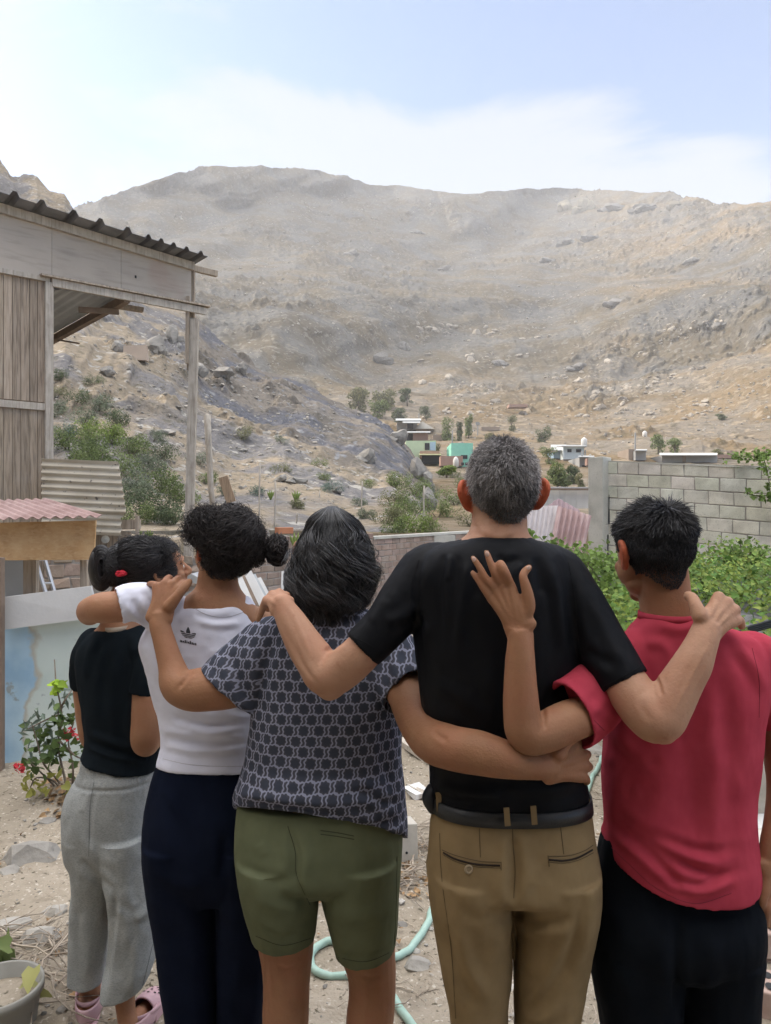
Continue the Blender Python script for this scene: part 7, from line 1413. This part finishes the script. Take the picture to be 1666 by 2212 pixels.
def curly(cpx, rpx, d, depth, N_, seed, rad, ln=.05, rc=.007, K=18, shell=.75, turns=2.2, bias=(0, 0, 0)):
    """curly locks filling a blob: centre (px), half sizes (px), depth half size (m)"""
    g = np.random.default_rng(seed); u = g.normal(size=(N_, 3)); u /= np.linalg.norm(u, axis=1)[:, None]; u[:, 1] = -np.abs(u[:, 1])*.9+.15*u[:, 1]
    r = np.array([rpx[0]/F*d, depth, rpx[1]/F*d]); s = u*r*g.uniform(shell, 1.0, (N_, 1)); base = P(cpx[0], cpx[1], d)+s
    n = u/r; n /= np.linalg.norm(n, axis=1)[:, None]; w = g.normal(size=(N_, 3)); flow = np.stack([vnoise(base*14, seed), vnoise(base*14, seed+1), vnoise(base*14, seed+2)], 1)*1.6+w*.35+np.array(bias)
    flow -= n*(flow*n).sum(1)[:, None]*.85; flow /= np.linalg.norm(flow, axis=1)[:, None]+1e-9
    t = np.linspace(0, 1, K)[None, :, None]; b2 = np.cross(n, flow); L_ = ln*g.uniform(.5, 1.3, (N_, 1, 1)); ph = g.uniform(0, 6.28, (N_, 1, 1)); tr_ = turns*g.uniform(.6, 1.3, (N_, 1, 1)); rcc = rc*g.uniform(.4, 1.2, (N_, 1, 1))
    p = base[:, None]+flow[:, None]*L_*(t-.5)+(n[:, None]*np.sin(ph+t*6.28*tr_)+b2[:, None]*np.cos(ph+t*6.28*tr_))*rcc-n[:, None]*(t-.5)**2*L_**2/r.mean()*.9
    return strands(p, rad*g.uniform(.6, 1.3, N_), 3, g.uniform(.6, 1.8, N_), taper=.5)
def blob(mb, x, y, d, rx, ry, rd): ellip(mb, P(x, y, d), (rx/F*d, rd, ry/F*d))
b = MB(); blob(b, 499, 1160, 2.02, 68, 64, .092); blob(b, 452, 1142, 1.99, 40, 36, .06); blob(b, 492, 1205, 2.02, 54, 38, .070); blob(b, 598, 1190, 2.02, 17, 25, .035); blob(b, 552, 1185, 2.02, 20, 36, .05)
S_ = [curly((499, 1160), (74, 69), 2.015, .103, 5200, 1, .0009, .085, .0055, turns=1.0, shell=.9), curly((450, 1140), (46, 44), 1.99, .07, 1300, 2, .0009, .06, .009, turns=1.5), curly((492, 1210), (56, 38), 2.02, .080, 2000, 3, .0008, .06, .003, turns=.7, shell=.9), curly((599, 1188), (21, 32), 2.02, .042, 700, 4, .0011, .045, .009), curly((500, 1160), (83, 75), 2.015, .11, 260, 5, .0005, .06, .010, shell=.9), curly((446, 1140), (55, 54), 1.99, .08, 130, 6, .0006, .05, .011, shell=.85), curly((553, 1188), (24, 38), 2.02, .055, 500, 7, .001, .05, .005), curly((487, 1236), (40, 18), 2.0, .06, 260, 8, .0005, .03, .003)]
hair_obj(girl, b, S_, H_dkbr)
b = MB()
tors(b, [((1292, 1288), 398, 532, dB, .072, .058, .024), ((1297, 1292), 386, 541, dB, .078, .06, .024), (1310, 362, 553, dB, .084, .065, .016), (1328, 338, 562, dB, .09, .075, .008), (1355, 318, 572, dB, .096, .085), (1390, 304, 578, dB, .10, .095), (1430, 312, 578, dB, .102, .1), (1490, 327, 575, dB, .10, .1), (1550, 344, 570, dB, .095, .1), (1595, 352, 568, dB, .094, .1), (1622, 347, 571, dB, .10, .1), ((1640, 1644), 342, 574, dB, .105, .105, -.006), ((1652, 1658), 341, 576, dB, .106, .108, -.012)])
limb(b, [(400, 1335, 2.02, (.055, .05)), (355, 1322, 2.00, (.062, .052)), (318, 1304, 1.98, (.055, .049)), (285, 1301, 1.965, (.0515, .0475)), (256, 1308, 1.95, (.050, .0475))], hollow=True, up=(0, 1, 0))
bl = [([(300, 1275), (330, 1300), (345, 1345)], -3, 7), ([(285, 1290), (300, 1320), (330, 1350)], -3, 6), ([(320, 1275), (350, 1310), (360, 1350)], 3, 7), ([(270, 1300), (290, 1330), (320, 1350)], 2.5, 6), ([(415, 1325), (455, 1338), (510, 1335)], -2.5, 5), ([(425, 1338), (470, 1350), (530, 1345)], 2.5, 6), ([(310, 1385), (330, 1430), (345, 1480)], 2.5, 8),
      ([(355, 1590), (430, 1606), (520, 1600)], -3.5, 6), ([(350, 1575), (420, 1585), (520, 1580)], 3.5, 6), ([(365, 1545), (430, 1565), (530, 1560)], -3, 6), ([(360, 1560), (440, 1576), (540, 1572)], 2.5, 5), ([(350, 1610), (430, 1622), (540, 1615)], 3, 6), ([(480, 1520), (520, 1535), (550, 1530)], -2.5, 6), ([(375, 1520), (430, 1540), (480, 1545)], 2.5, 7), ([(400, 1560), (470, 1590), (540, 1590)], 2, 6), ([(450, 1400), (500, 1430), (540, 1440)], 1.8, 9)]
sh, tB, vv, ff = cloth('shirt', b, C_white, girl, bl, seed=11, base=.0016, sc=(12, 12, 14), fine=.0004)
M_ws = mat('white_seam', [(.42, .42, .47), (.46, .46, .52)], bump=0)
seam(tB, [(408, 1303), (430, 1320), (460, 1331), (495, 1332), (525, 1323)], .0009, .0002, M_ws, sh)
seam(tB, [(345, 1637), (400, 1650), (460, 1655), (530, 1655)], .0008, .0001, M_ws, sh)
# sports emblem: three leaves crossed by bands, with a word below
M_logo = mat('faded_print', [(.045, .05, .065), (.07, .075, .09)], rough=.8, bump=0, scale=80)
def leafpoly(cx, cy, ang, ln, wd):
    t = np.linspace(0, 1, 12); up = [(s*ln, wd*math.sin(math.pi*s**.9)**.8) for s in t]; o = [(a, w_) for a, w_ in up]+[(a, -w_) for a, w_ in up[::-1][1:-1]]
    return [(cx+a*math.sin(ang)+w_*math.cos(ang), cy-(a*math.cos(ang)-w_*math.sin(ang))) for a, w_ in o]
def clipband(poly, lo, hi):
    def cut(pl, y, keep_less):
        r = []
        for i in range(len(pl)):
            a, c = pl[i], pl[(i+1) % len(pl)]; ina = (a[1] < y) == keep_less; inc = (c[1] < y) == keep_less
            if ina: r.append(a)
            if ina != inc: t = (y-a[1])/(c[1]-a[1]); r.append((a[0]+t*(c[0]-a[0]), y))
        return r
    pl = cut(poly, hi, True); return cut(pl, lo, False) if len(pl) > 2 else []
b = MB(); sk = .12
def addpoly(poly):
    poly = [(x+(y-1375)*-sk*0+0, y+(x-407)*.20) for x, y in poly]
    if len(poly) < 3: return
    # triangulated fan, projected on the cloth
    c_ = (sum(p[0] for p in poly)/len(poly), sum(p[1] for p in poly)/len(poly)); w_ = [snap(tB, x, y, .0009) for x, y in [c_]+poly]
    if any(k is None for k in w_): return
    n_ = len(poly); b.add(w_, [[0, 1+(i+1) % n_, 1+i] for i in range(n_)])
for ang in (-.85, 0, .85):
    pl = leafpoly(407+ang*2, 1378, ang, 24 if ang == 0 else 20, 4.6)
    for lo, hi in ((1340, 1368.0), (1369.5, 1371.6), (1373.0, 1374.8), (1376.2, 1379)): addpoly(clipband(pl, lo, hi))
b.build('emblem', M_logo, sh)
try:
    cu = bpy.data.curves.new('t', 'FONT'); cu.body = 'adidas'; cu.size = 1; cu.offset = .02; cu.resolution_u = 3; to = bpy.data.objects.new('t', cu); C.objects.link(to)
    dg = bpy.context.evaluated_depsgraph_get(); dg.update(); tm = to.evaluated_get(dg).to_mesh(); tv = np.array([tuple(v.co) for v in tm.vertices]); tf = [list(p.vertices) for p in tm.polygons]
    to.evaluated_get(dg).to_mesh_clear(); bpy.data.objects.remove(to)
    wd_ = tv[:, 0].max(); pxs = [(389+tv[i, 0]/wd_*36, 1386.5+12*(tv[i, 0]/wd_)*.62-tv[i, 1]*9.5) for i in range(len(tv))]
    wv = [snap(tB, a, c, .0009) for a, c in pxs]
    me = bpy.data.meshes.new('lettering'); me.from_pydata([tuple(k) for k in wv], [], tf); me.update(); link('lettering', me, M_logo, sh)
except Exception as ex_: print('text', ex_)
b = MB()
tors(b, [(1625, 349, 566, dB, .090, .095), (1650, 343, 572, dB, .100, .1), (1690, 332, 577, dB, .118, .11), (1740, 321, 581, dB, .135, .12), (1790, 315, 584, dB, .145, .125), (1840, 316, 587, dB, .145, .125), (1890, 322, 588, dB, .125, .12), (1925, 332, 582, dB, .10, .10)], hollow=False, ex=2.5)
tors(b, [(1800, 315, 478, dB, .145, .12), (1860, 317, 476, dB, .135, .12), (1930, 324, 473, dB, .115, .11), (2000, 333, 470, dB, .10, .10), (2116, 350, 468, dB, .09, .09), (2209, 365, 468, dB, .085, .08), (2340, 372, 466, dB, .082, .08)])
tors(b, [(1800, 465, 588, dB, .145, .12), (1860, 467, 591, dB, .135, .12), (1950, 470, 592, dB, .112, .11), (2080, 472, 585, dB, .098, .10), (2209, 474, 569, dB, .09, .085), (2340, 478, 560, dB, .082, .08)])
cloth('trousers', b, C_navy, girl, [([(480, 1800), (485, 1850), (472, 1900)], -5, 8), ([(345, 1700), (380, 1740), (400, 1790)], 2.5, 9), ([(420, 1690), (440, 1740)], 2, 8), ([(330, 1870), (380, 1910), (450, 1910)], 3, 12), ([(490, 1890), (540, 1900), (580, 1880)], 3, 12), ([(500, 1950), (520, 2050), (515, 2180)], 3, 14), ([(400, 1950), (420, 2060), (420, 2180)], 3, 14), ([(540, 1960), (560, 2080), (550, 2200)], 2.5, 12)], seed=12, base=.002)

# ---- A: the girl with the bun, leaning on her friend -----------------------
dA = 2.34
hA = Head((318, 1166), dA, .205, R(-62), R(14), R(10), wide=.98, deep=.98)
b = MB(); hA.build(b, .6)
tors(b, [(1235, 262, 330, 2.34, .048, .05), (1290, 236, 300, 2.34, .048, .05), (1330, 226, 298, 2.34, .052, .055), (1352, 215, 305, 2.34, .06, .055), (1372, 195, 325, dA, .066, .06), (1410, 180, 335, dA, .075, .075), (1480, 185, 335, dA, .085, .085), (1600, 195, 335, dA, .085, .085), (1700, 175, 322, dA, .095, .1), (1850, 180, 315, dA, .10, .1)], hollow=False)
limb(b, [(210, 1820, dA, .07), (205, 1980, dA, .05), (196, 2100, 2.35, .036), (196, 2160, 2.36, .0285), (197, 2190, 2.37, (.030, .033))]); w0 = P(197, 2200, 2.38)
limbw(b, [[w0[0], w0[1]-.055, .045, .03, .03], [w0[0]-.01, w0[1]+.05, .045, .038, .032], [w0[0]-.025, w0[1]+.15, .035, .04, .018]])
limb(b, [(285, 1820, dA, .07), (280, 1980, 2.29, .05), (268, 2110, 2.25, .036), (272, 2180, 2.23, .028), (278, 2210, 2.22, (.028, .032))]); w0 = P(279, 2222, 2.225)
limbw(b, [[w0[0], w0[1]-.05, .045, .03, .03], [w0[0]+.01, w0[1]+.06, .042, .033, .026], [w0[0]+.02, w0[1]+.13, .035, .030, .014]])
limb(b, [(320, 1385, 2.31, .045), (320, 1440, 2.285, .043), (318, 1500, 2.265, .0445), (318, 1560, 2.25, .047), (314, 1600, 2.25, .043), (325, 1600, 2.31, .035), (375, 1540, 2.35, .031), (440, 1440, 2.32, .027), (500, 1370, 2.25, .024), (522, 1335, 2.15, (.022, .018))], sub=6)
hand(b, (524, 1330, 2.13), .021, [(532, 1305, 2.085), (526, 1303, 2.08), (519, 1300, 2.08), (513, 1297, 2.085)], [[(541, 1316, 2.05, .0095), (547, 1331, 2.015, .0085)], [(534, 1308, 2.04, .0095), (541, 1324, 2.01, .0085)], [(524, 1302, 2.04, .0095), (532, 1316, 2.01, .0085)], [(514, 1298, 2.045, .0085), (519, 1309, 2.02, .0078)]], [(536, 1330, 2.11, .012), (546, 1326, 2.08, .010)])
limb(b, [(200, 1390, 2.35, .042), (182, 1430, 2.38, .040), (184, 1500, 2.41, .036), (190, 1560, 2.43, .035), (200, 1600, 2.45, .032), (240, 1590, 2.50, .028), (300, 1560, 2.52, .024), (330, 1550, 2.52, (.022, .017))], sub=6)
hand(b, (332, 1550, 2.52), .021, [(350, 1542, 2.53), (352, 1550, 2.53), (352, 1558, 2.53), (350, 1566, 2.53)], [[(362, 1542, 2.52, .008), (372, 1544, 2.51, .007)], [(365, 1551, 2.52, .008), (375, 1552, 2.51, .007)], [(364, 1560, 2.52, .008), (373, 1561, 2.51, .007)], [(360, 1569, 2.52, .0075), (367, 1570, 2.51, .0068)]], [(340, 1537, 2.52, .011), (350, 1530, 2.515, .009)])
ga, vm, fm = person_body('shorter girl in a dark t-shirt and light grey sweatpants leaning on her friend\'s shoulder', b, S_girl)
face_parts(hA, ga)
# smooth pulled back hair and a low bun
def acond(p): return (p[:, 2] > .24)&((p[:, 1] < .26)|(p[:, 2] > .70+.15*(p[:, 1])))
v, fl, t_0 = cap(hA, acond, .03)
g = np.random.default_rng(21); q = ((v-hA.o)@hA.Rm)/(hA.h*np.array([hA.w, hA.dp, 1])); nn = normals(v, fl)@hA.Rm; F4 = max(fl, key=len)
def pulled(N_, seed, rad, off, K=16):
    g = np.random.default_rng(seed); i = g.integers(0, len(F4), N_); p = q[F4[i, 0]]; n = nn[F4[i, 0]]; tgt = np.array([0, -.60, .60]); out_ = []
    cur = p.copy(); c0 = np.array([0, -.05, .60]); r0 = np.array([.40, .48, .41])
    for k in range(K):
        out_.append(cur.copy()); d = tgt-cur; dist = np.linalg.norm(d, axis=1)[:, None]; d /= dist+1e-6; cur = cur+d*.055+g.normal(0, .004, cur.shape)
        u = (cur-c0)/r0; L_ = np.linalg.norm(u, axis=1)[:, None]; push = (L_ < 1.0)&(dist > .12); cur = np.where(push, c0+u/L_*r0*(1+off*g.uniform(0, 1, (N_, 1))*.05), cur)
    P_ = np.stack(out_, 1); P_ = hA.o+(P_*hA.h*np.array([hA.w, hA.dp, 1]))@hA.Rm.T; return strands(P_, rad*g.uniform(.6, 1.3, N_), 3, g.uniform(.5, 1.9, N_))
b = MB(); blob(b, 219, 1226, 2.30, 25, 46, .055); blob(b, 244, 1230, 2.30, 26, 38, .052); blob(b, 266, 1215, 2.305, 34, 44, .062); blob(b, 303, 1208, 2.325, 54, 48, .080); blob(b, 310, 1212, 2.345, 47, 41, .064); blob(b, 275, 1226, 2.32, 30, 30, .05)
g2 = np.random.default_rng(9)
def wrapb(N_, seed):       # hair wound round the bun
    g = np.random.default_rng(seed); a0 = g.uniform(0, 6.28, N_)[:, None]; t = np.linspace(0, 1, 18)[None]; el_ = g.uniform(-1.3, 1.3, N_)[:, None]
    a = a0+t*2.2; x = 219+28*np.cos(a)*np.cos(el_); y = 1227+50*np.sin(a)*np.cos(el_*.9); d = 2.30-.062*np.sin(el_)*(1+0*t)+g.normal(0, .001, (N_, 1)); p = np.stack([(x-833)/F*d, d, CH-(y-1106)/F*d], -1); return strands(p, .0009*g.uniform(.6, 1.3, N_), 3, g.uniform(.5, 1.8, N_))
sets = [pulled(9000, 1, .0009, .6), curly((258, 1221), (36, 44), 2.30, .064, 3200, 33, .0009, .07, .002, turns=.3, shell=.94), curly((303, 1207), (59, 51), 2.322, .088, 9000, 35, .0009, .085, .0015, turns=.3, shell=.94, bias=(3.0, 0, .3)), curly((303, 1207), (63, 55), 2.322, .092, 200, 36, .0005, .09, .004, turns=.5, shell=.94, bias=(3.0, 0, .3)), pulled(500, 2, .0007, 2.0), wrapb(2200, 3), curly((372, 1196), (26, 22), 2.31, .03, 60, 31, .0005, .07, .012, turns=1.0, bias=(1.2, 0, -.2)), curly((310, 1165), (60, 14), 2.33, .05, 120, 32, .0004, .06, .006, turns=.8)]
hh = hair_obj(ga, b, sets, H_black)
b = MB(); gg = np.random.default_rng(3)
for k in range(9): a = gg.uniform(0, 6.28); blob(b, 260+9*math.cos(a)*gg.uniform(.3, 1), 1239+6*math.sin(a)*gg.uniform(.3, 1), 2.238, gg.uniform(4, 6.5), gg.uniform(3, 5), .008)
v_, f_ = voxel(b, .0015, 2); v_ = v_+normals(v_, f_)*(.002*fbm(v_*240, 2, 3))[:, None]; link('hair_tie', mesh_np('hair_tie', v_, f_, True, np.ones(len(v_))), mat('red_hair_tie', [(.40, .015, .03), (.52, .03, .05)], rough=.8), hh)
b = MB()
tors(b, [((1356, 1352), 222, 300, dA, .064, .055), ((1364, 1358), 203, 318, dA, .072, .06), (1380, 184, 333, dA, .082, .07), (1402, 172, 342, dA, .09, .08), (1435, 168, 348, dA, .096, .09), (1490, 174, 350, dA, .10, .1), (1545, 182, 350, dA, .10, .1), (1595, 188, 348, dA, .10, .1), ((1618, 1640), 184, 344, dA, .106, .105, .002), ((1628, 1660), 180, 342, dA, .112, .11, .006)])
limb(b, [(305, 1390, 2.31, .055), (320, 1420, 2.29, .053), (319, 1460, 2.27, .0505), (311, 1500, 2.262, (.0475, .0475))], hollow=True)
limb(b, [(205, 1390, 2.34, .05), (184, 1420, 2.365, .046), (179, 1455, 2.385, .043), (180, 1480, 2.40, .042)], hollow=True)
al_ = [([(215, 1370), (190, 1420), (185, 1470)], 3, 6), ([(235, 1385), (212, 1440), (205, 1500)], 2.5, 7), ([(228, 1375), (200, 1420)], -2.5, 6), ([(255, 1400), (240, 1480), (235, 1560)], 2.5, 7), ([(270, 1390), (262, 1470), (268, 1540)], -2.5, 8), ([(300, 1400), (285, 1440), (280, 1500)], -3, 7), ([(310, 1410), (300, 1460)], 2, 7), ([(190, 1595), (240, 1620), (320, 1635)], -3.5, 6), ([(188, 1580), (240, 1602), (290, 1615)], 3, 6), ([(200, 1480), (205, 1560)], 2, 8), ([(184, 1610), (250, 1635), (330, 1650)], 2.5, 5), ([(275, 1500), (262, 1560), (272, 1620)], -2.5, 8)]
sh, tA, vv, ff = cloth('shirt', b, C_navyt, ga, al_, seed=14, base=.0018, sc=(16, 16, 6), fine=.0004)
collar(sh, mat('beige_rib', [(.36, .30, .24), (.42, .36, .29)], bump=.3, bscale=300), 226, 298, dA, .070, .057, 1355, .004, ht=.013, lean=.004)
b = MB()
tors(b, [(1622, 190, 330, dA, .080, .085), (1642, 182, 334, dA, .100, .10), (1664, 176, 336, dA, .110, .105), (1680, 166, 337, dA, .120, .11), (1715, 150, 334, dA, .135, .12), (1760, 145, 332, dA, .142, .125), (1810, 146, 333, dA, .14, .125), (1850, 155, 336, dA, .125, .12), (1880, 170, 334, dA, .10, .10)], hollow=False, ex=2.5)
tors(b, [(1790, 146, 275, dA, .138, .12), (1850, 162, 272, dA, .125, .115), (1900, 165, 256, dA, .108, .105), (1949, 158, 246, dA, .090, .095), (2040, 154, 233, dA, .074, .08), (2090, 152, 226, dA, .070, .075), ((2112, 2118), 151, 223, dA, .070, .072)])
tors(b, [(1790, 222, 334, 2.32, .138, .12), (1870, 228, 338, 2.31, .125, .115), (1950, 243, 341, 2.285, .105, .10), (2050, 237, 338, 2.26, .085, .085), (2100, 227, 326, 2.245, .078, .08), ((2146, 2134), 220, 308, 2.235, .072, .076)])
pl = [([(170, 1855), (200, 1885), (245, 1930)], -6, 7), ([(250, 1920), (245, 1990), (234, 2080), (228, 2140)], -7, 5), ([(205, 1700), (196, 1760), (194, 1840)], -2.5, 4), ([(190, 1700), (175, 1760)], 2.5, 7), ([(290, 1990), (310, 1975), (330, 1950)], 4, 7), ([(250, 1960), (270, 1990), (275, 2060)], 3.5, 8), ([(185, 1950), (190, 2040), (186, 2120)], 3, 9), ([(300, 2020), (290, 2100), (280, 2160)], 3, 8), ([(170, 1800), (200, 1840), (250, 1870)], 3, 10), ([(310, 1850), (290, 1900), (300, 1960)], -3, 9), ([(165, 1960), (170, 2060)], -2, 6)]
for k in range(13): x_ = 186+k*11.5; pl.append(([(x_, 1682+2*math.sin(k)), (x_-4+k*.4, 1700), (x_-8+k*.7, 1722+(k*7) % 13)], 2.6, 4.2))
def ribw(v, fs):
    n = normals(v, fs); y = 1106+F*(CH-v[:, 2])/dA; th = np.arctan2(v[:, 0]-(255-833)/F*dA, -(v[:, 1]-dA)); m = smooth01((1676-y)/6)*smooth01((y-1630)/6)
    v = v+n*(m*(.0016*np.sin(th*90+4*vnoise(v*60, 3))+.0012*np.cos((y-1636)/5.2)))[:, None]; g_ = smooth01(1-np.abs(y-1678)/6); return v-n*(g_*.004)[:, None]
tr, tA2, vv, ff = cloth('sweatpants', b, C_grey, ga, pl, seed=15, base=.0024, sc=(12, 12, 8), fine=.0005, post=ribw)
M_gs = mat('grey_seam', [(.14, .15, .15), (.16, .17, .17)], bump=0)
seam(tA2, [(203, 1690), (195, 1740), (193, 1800), (192, 1850)], .001, .0, M_gs, tr); seam(tA2, [(330, 2040), (318, 2090), (303, 2150)], .001, .0, M_gs, tr)
# pink clogs
M_clog = mat('pink_rubber', [(.50, .31, .34), (.56, .37, .40)], rough=.55, spec=.4, bump=.1, bscale=120, scale=12)
def clog(base, yaw, label):
    root = empty('clog', base, label, 'shoe', 'pair of pink clogs'); Rz = rotz(yaw)
    def T(v): return np.array(v)@Rz.T+np.array(base)
    # sole
    ys = np.linspace(-.125, .125, 26); hw = np.interp(ys, [-.125, -.11, -.07, 0, .06, .10, .12, .125], [.012, .028, .037, .038, .050, .046, .030, .012]); b = MB(); n = 28; V = []
    outl = [(w_, y) for y, w_ in zip(ys, hw)]+[(-w_, y) for y, w_ in zip(ys[::-1], hw[::-1])]; m = len(outl)
    for z, s in ((0, .96), (.006, 1.0), (.022, 1.0), (.026, .97)): V += [(x*s, y*s, z) for x, y in outl]
    V += [(0, 0, 0), (0, 0, .026)]; a = np.arange(m); c = (a+1) % m
    b.add(T(V), [np.concatenate([np.stack([k*m+a, k*m+c, (k+1)*m+c, (k+1)*m+a], 1) for k in range(3)]), np.concatenate([np.stack([c, a, np.full(m, 4*m)], 1), np.stack([3*m+a, 3*m+c, np.full(m, 4*m+1)], 1)])]); b.build('sole', M_clog, root, smooth=False)
    # upper: shell over the toes
    ys = np.linspace(.0, .125, 16); V = []; n = 21
    for th_k in (0, 1):
        for y in ys:
            w_ = np.interp(y, [0, .06, .10, .118, .125], [.043, .051, .047, .034, .012])-th_k*.004; h = np.interp(y, [0, .03, .07, .10, .12, .125], [.078, .074, .062, .050, .034, .014])-th_k*.004
            for k in range(n): a_ = math.pi*k/(n-1); V.append((w_*math.cos(a_), y, .018+h*max(0, math.sin(a_))**.75))
    f = []; o = 16*n
    for i in range(15):
        for k in range(n-1): p = i*n+k; f += [[p, p+1, p+n+1, p+n], [o+p, o+p+n, o+p+n+1, o+p+1]]
    for k in range(n-1): f.append([k, o+k, o+k+1, k+1])
    b = MB(); b.add(T(V), f); up_ = b.build('upper', M_clog, root, smooth=True)
    b = MB(); ts = np.linspace(0, 1, 30)       # rim and heel counter
    b.tube(T([(.040*math.cos(math.pi*t+math.pi), -.095*math.sin(math.pi*t)**.7-.0+.02*(1-math.sin(math.pi*t)), .050+.0*t) for t in ts]), np.array([[.003, .024]]*30), 8, up=(0, 0, 1)); b.build('heel_rim', M_clog, root, smooth=True)
    b = MB(); b.tube(T([(.046*math.cos(math.pi*t), -.10*math.sin(math.pi*t)+.03, .060+.015*math.sin(math.pi*t)) for t in ts]), np.array([[.0025, .007]]*30), 8); b.build('strap', M_clog, root, smooth=True)
    b = MB()
    for (x, y) in ((0, .035), (-.018, .045), (.018, .045), (0, .06), (-.02, .07), (.02, .07), (-.009, .084), (.010, .084), (-.026, .055), (.027, .055), (0, .10)):
        w_ = np.interp(y, [0, .06, .10, .118, .125], [.043, .051, .047, .034, .012]); h = np.interp(y, [0, .03, .07, .10, .12, .125], [.078, .074, .062, .050, .034, .014]); z = .018+h*max(0.01, 1-(x/w_)**2)**.375
        t = np.linspace(0, 2*np.pi, 12, endpoint=False); c_ = np.array([x, y, z+.0012]); sl_ = -np.interp(y, [0, .07, .1, .12], [.15, .3, .55, 1.2]); vv_ = [c_+np.array([.0042*math.cos(k), .0042*math.sin(k), .0042*math.sin(k)*sl_-.0042*math.cos(k)*x/w_*.8]) for k in t]
        b.add(T([c_]+vv_), [[0, 1+i, 1+(i+1) % 12] for i in range(12)])
    o = b.build('vent_holes', M_dark, up_)
    return root
clog((P(190, 2205, 2.34)[0], 2.36, .0), R(12), 'pink clog on the left foot of the girl in sweatpants')
clog((-.752, 2.295, .0), R(-9), 'pink clog on the right foot, toes pointing away to the right')
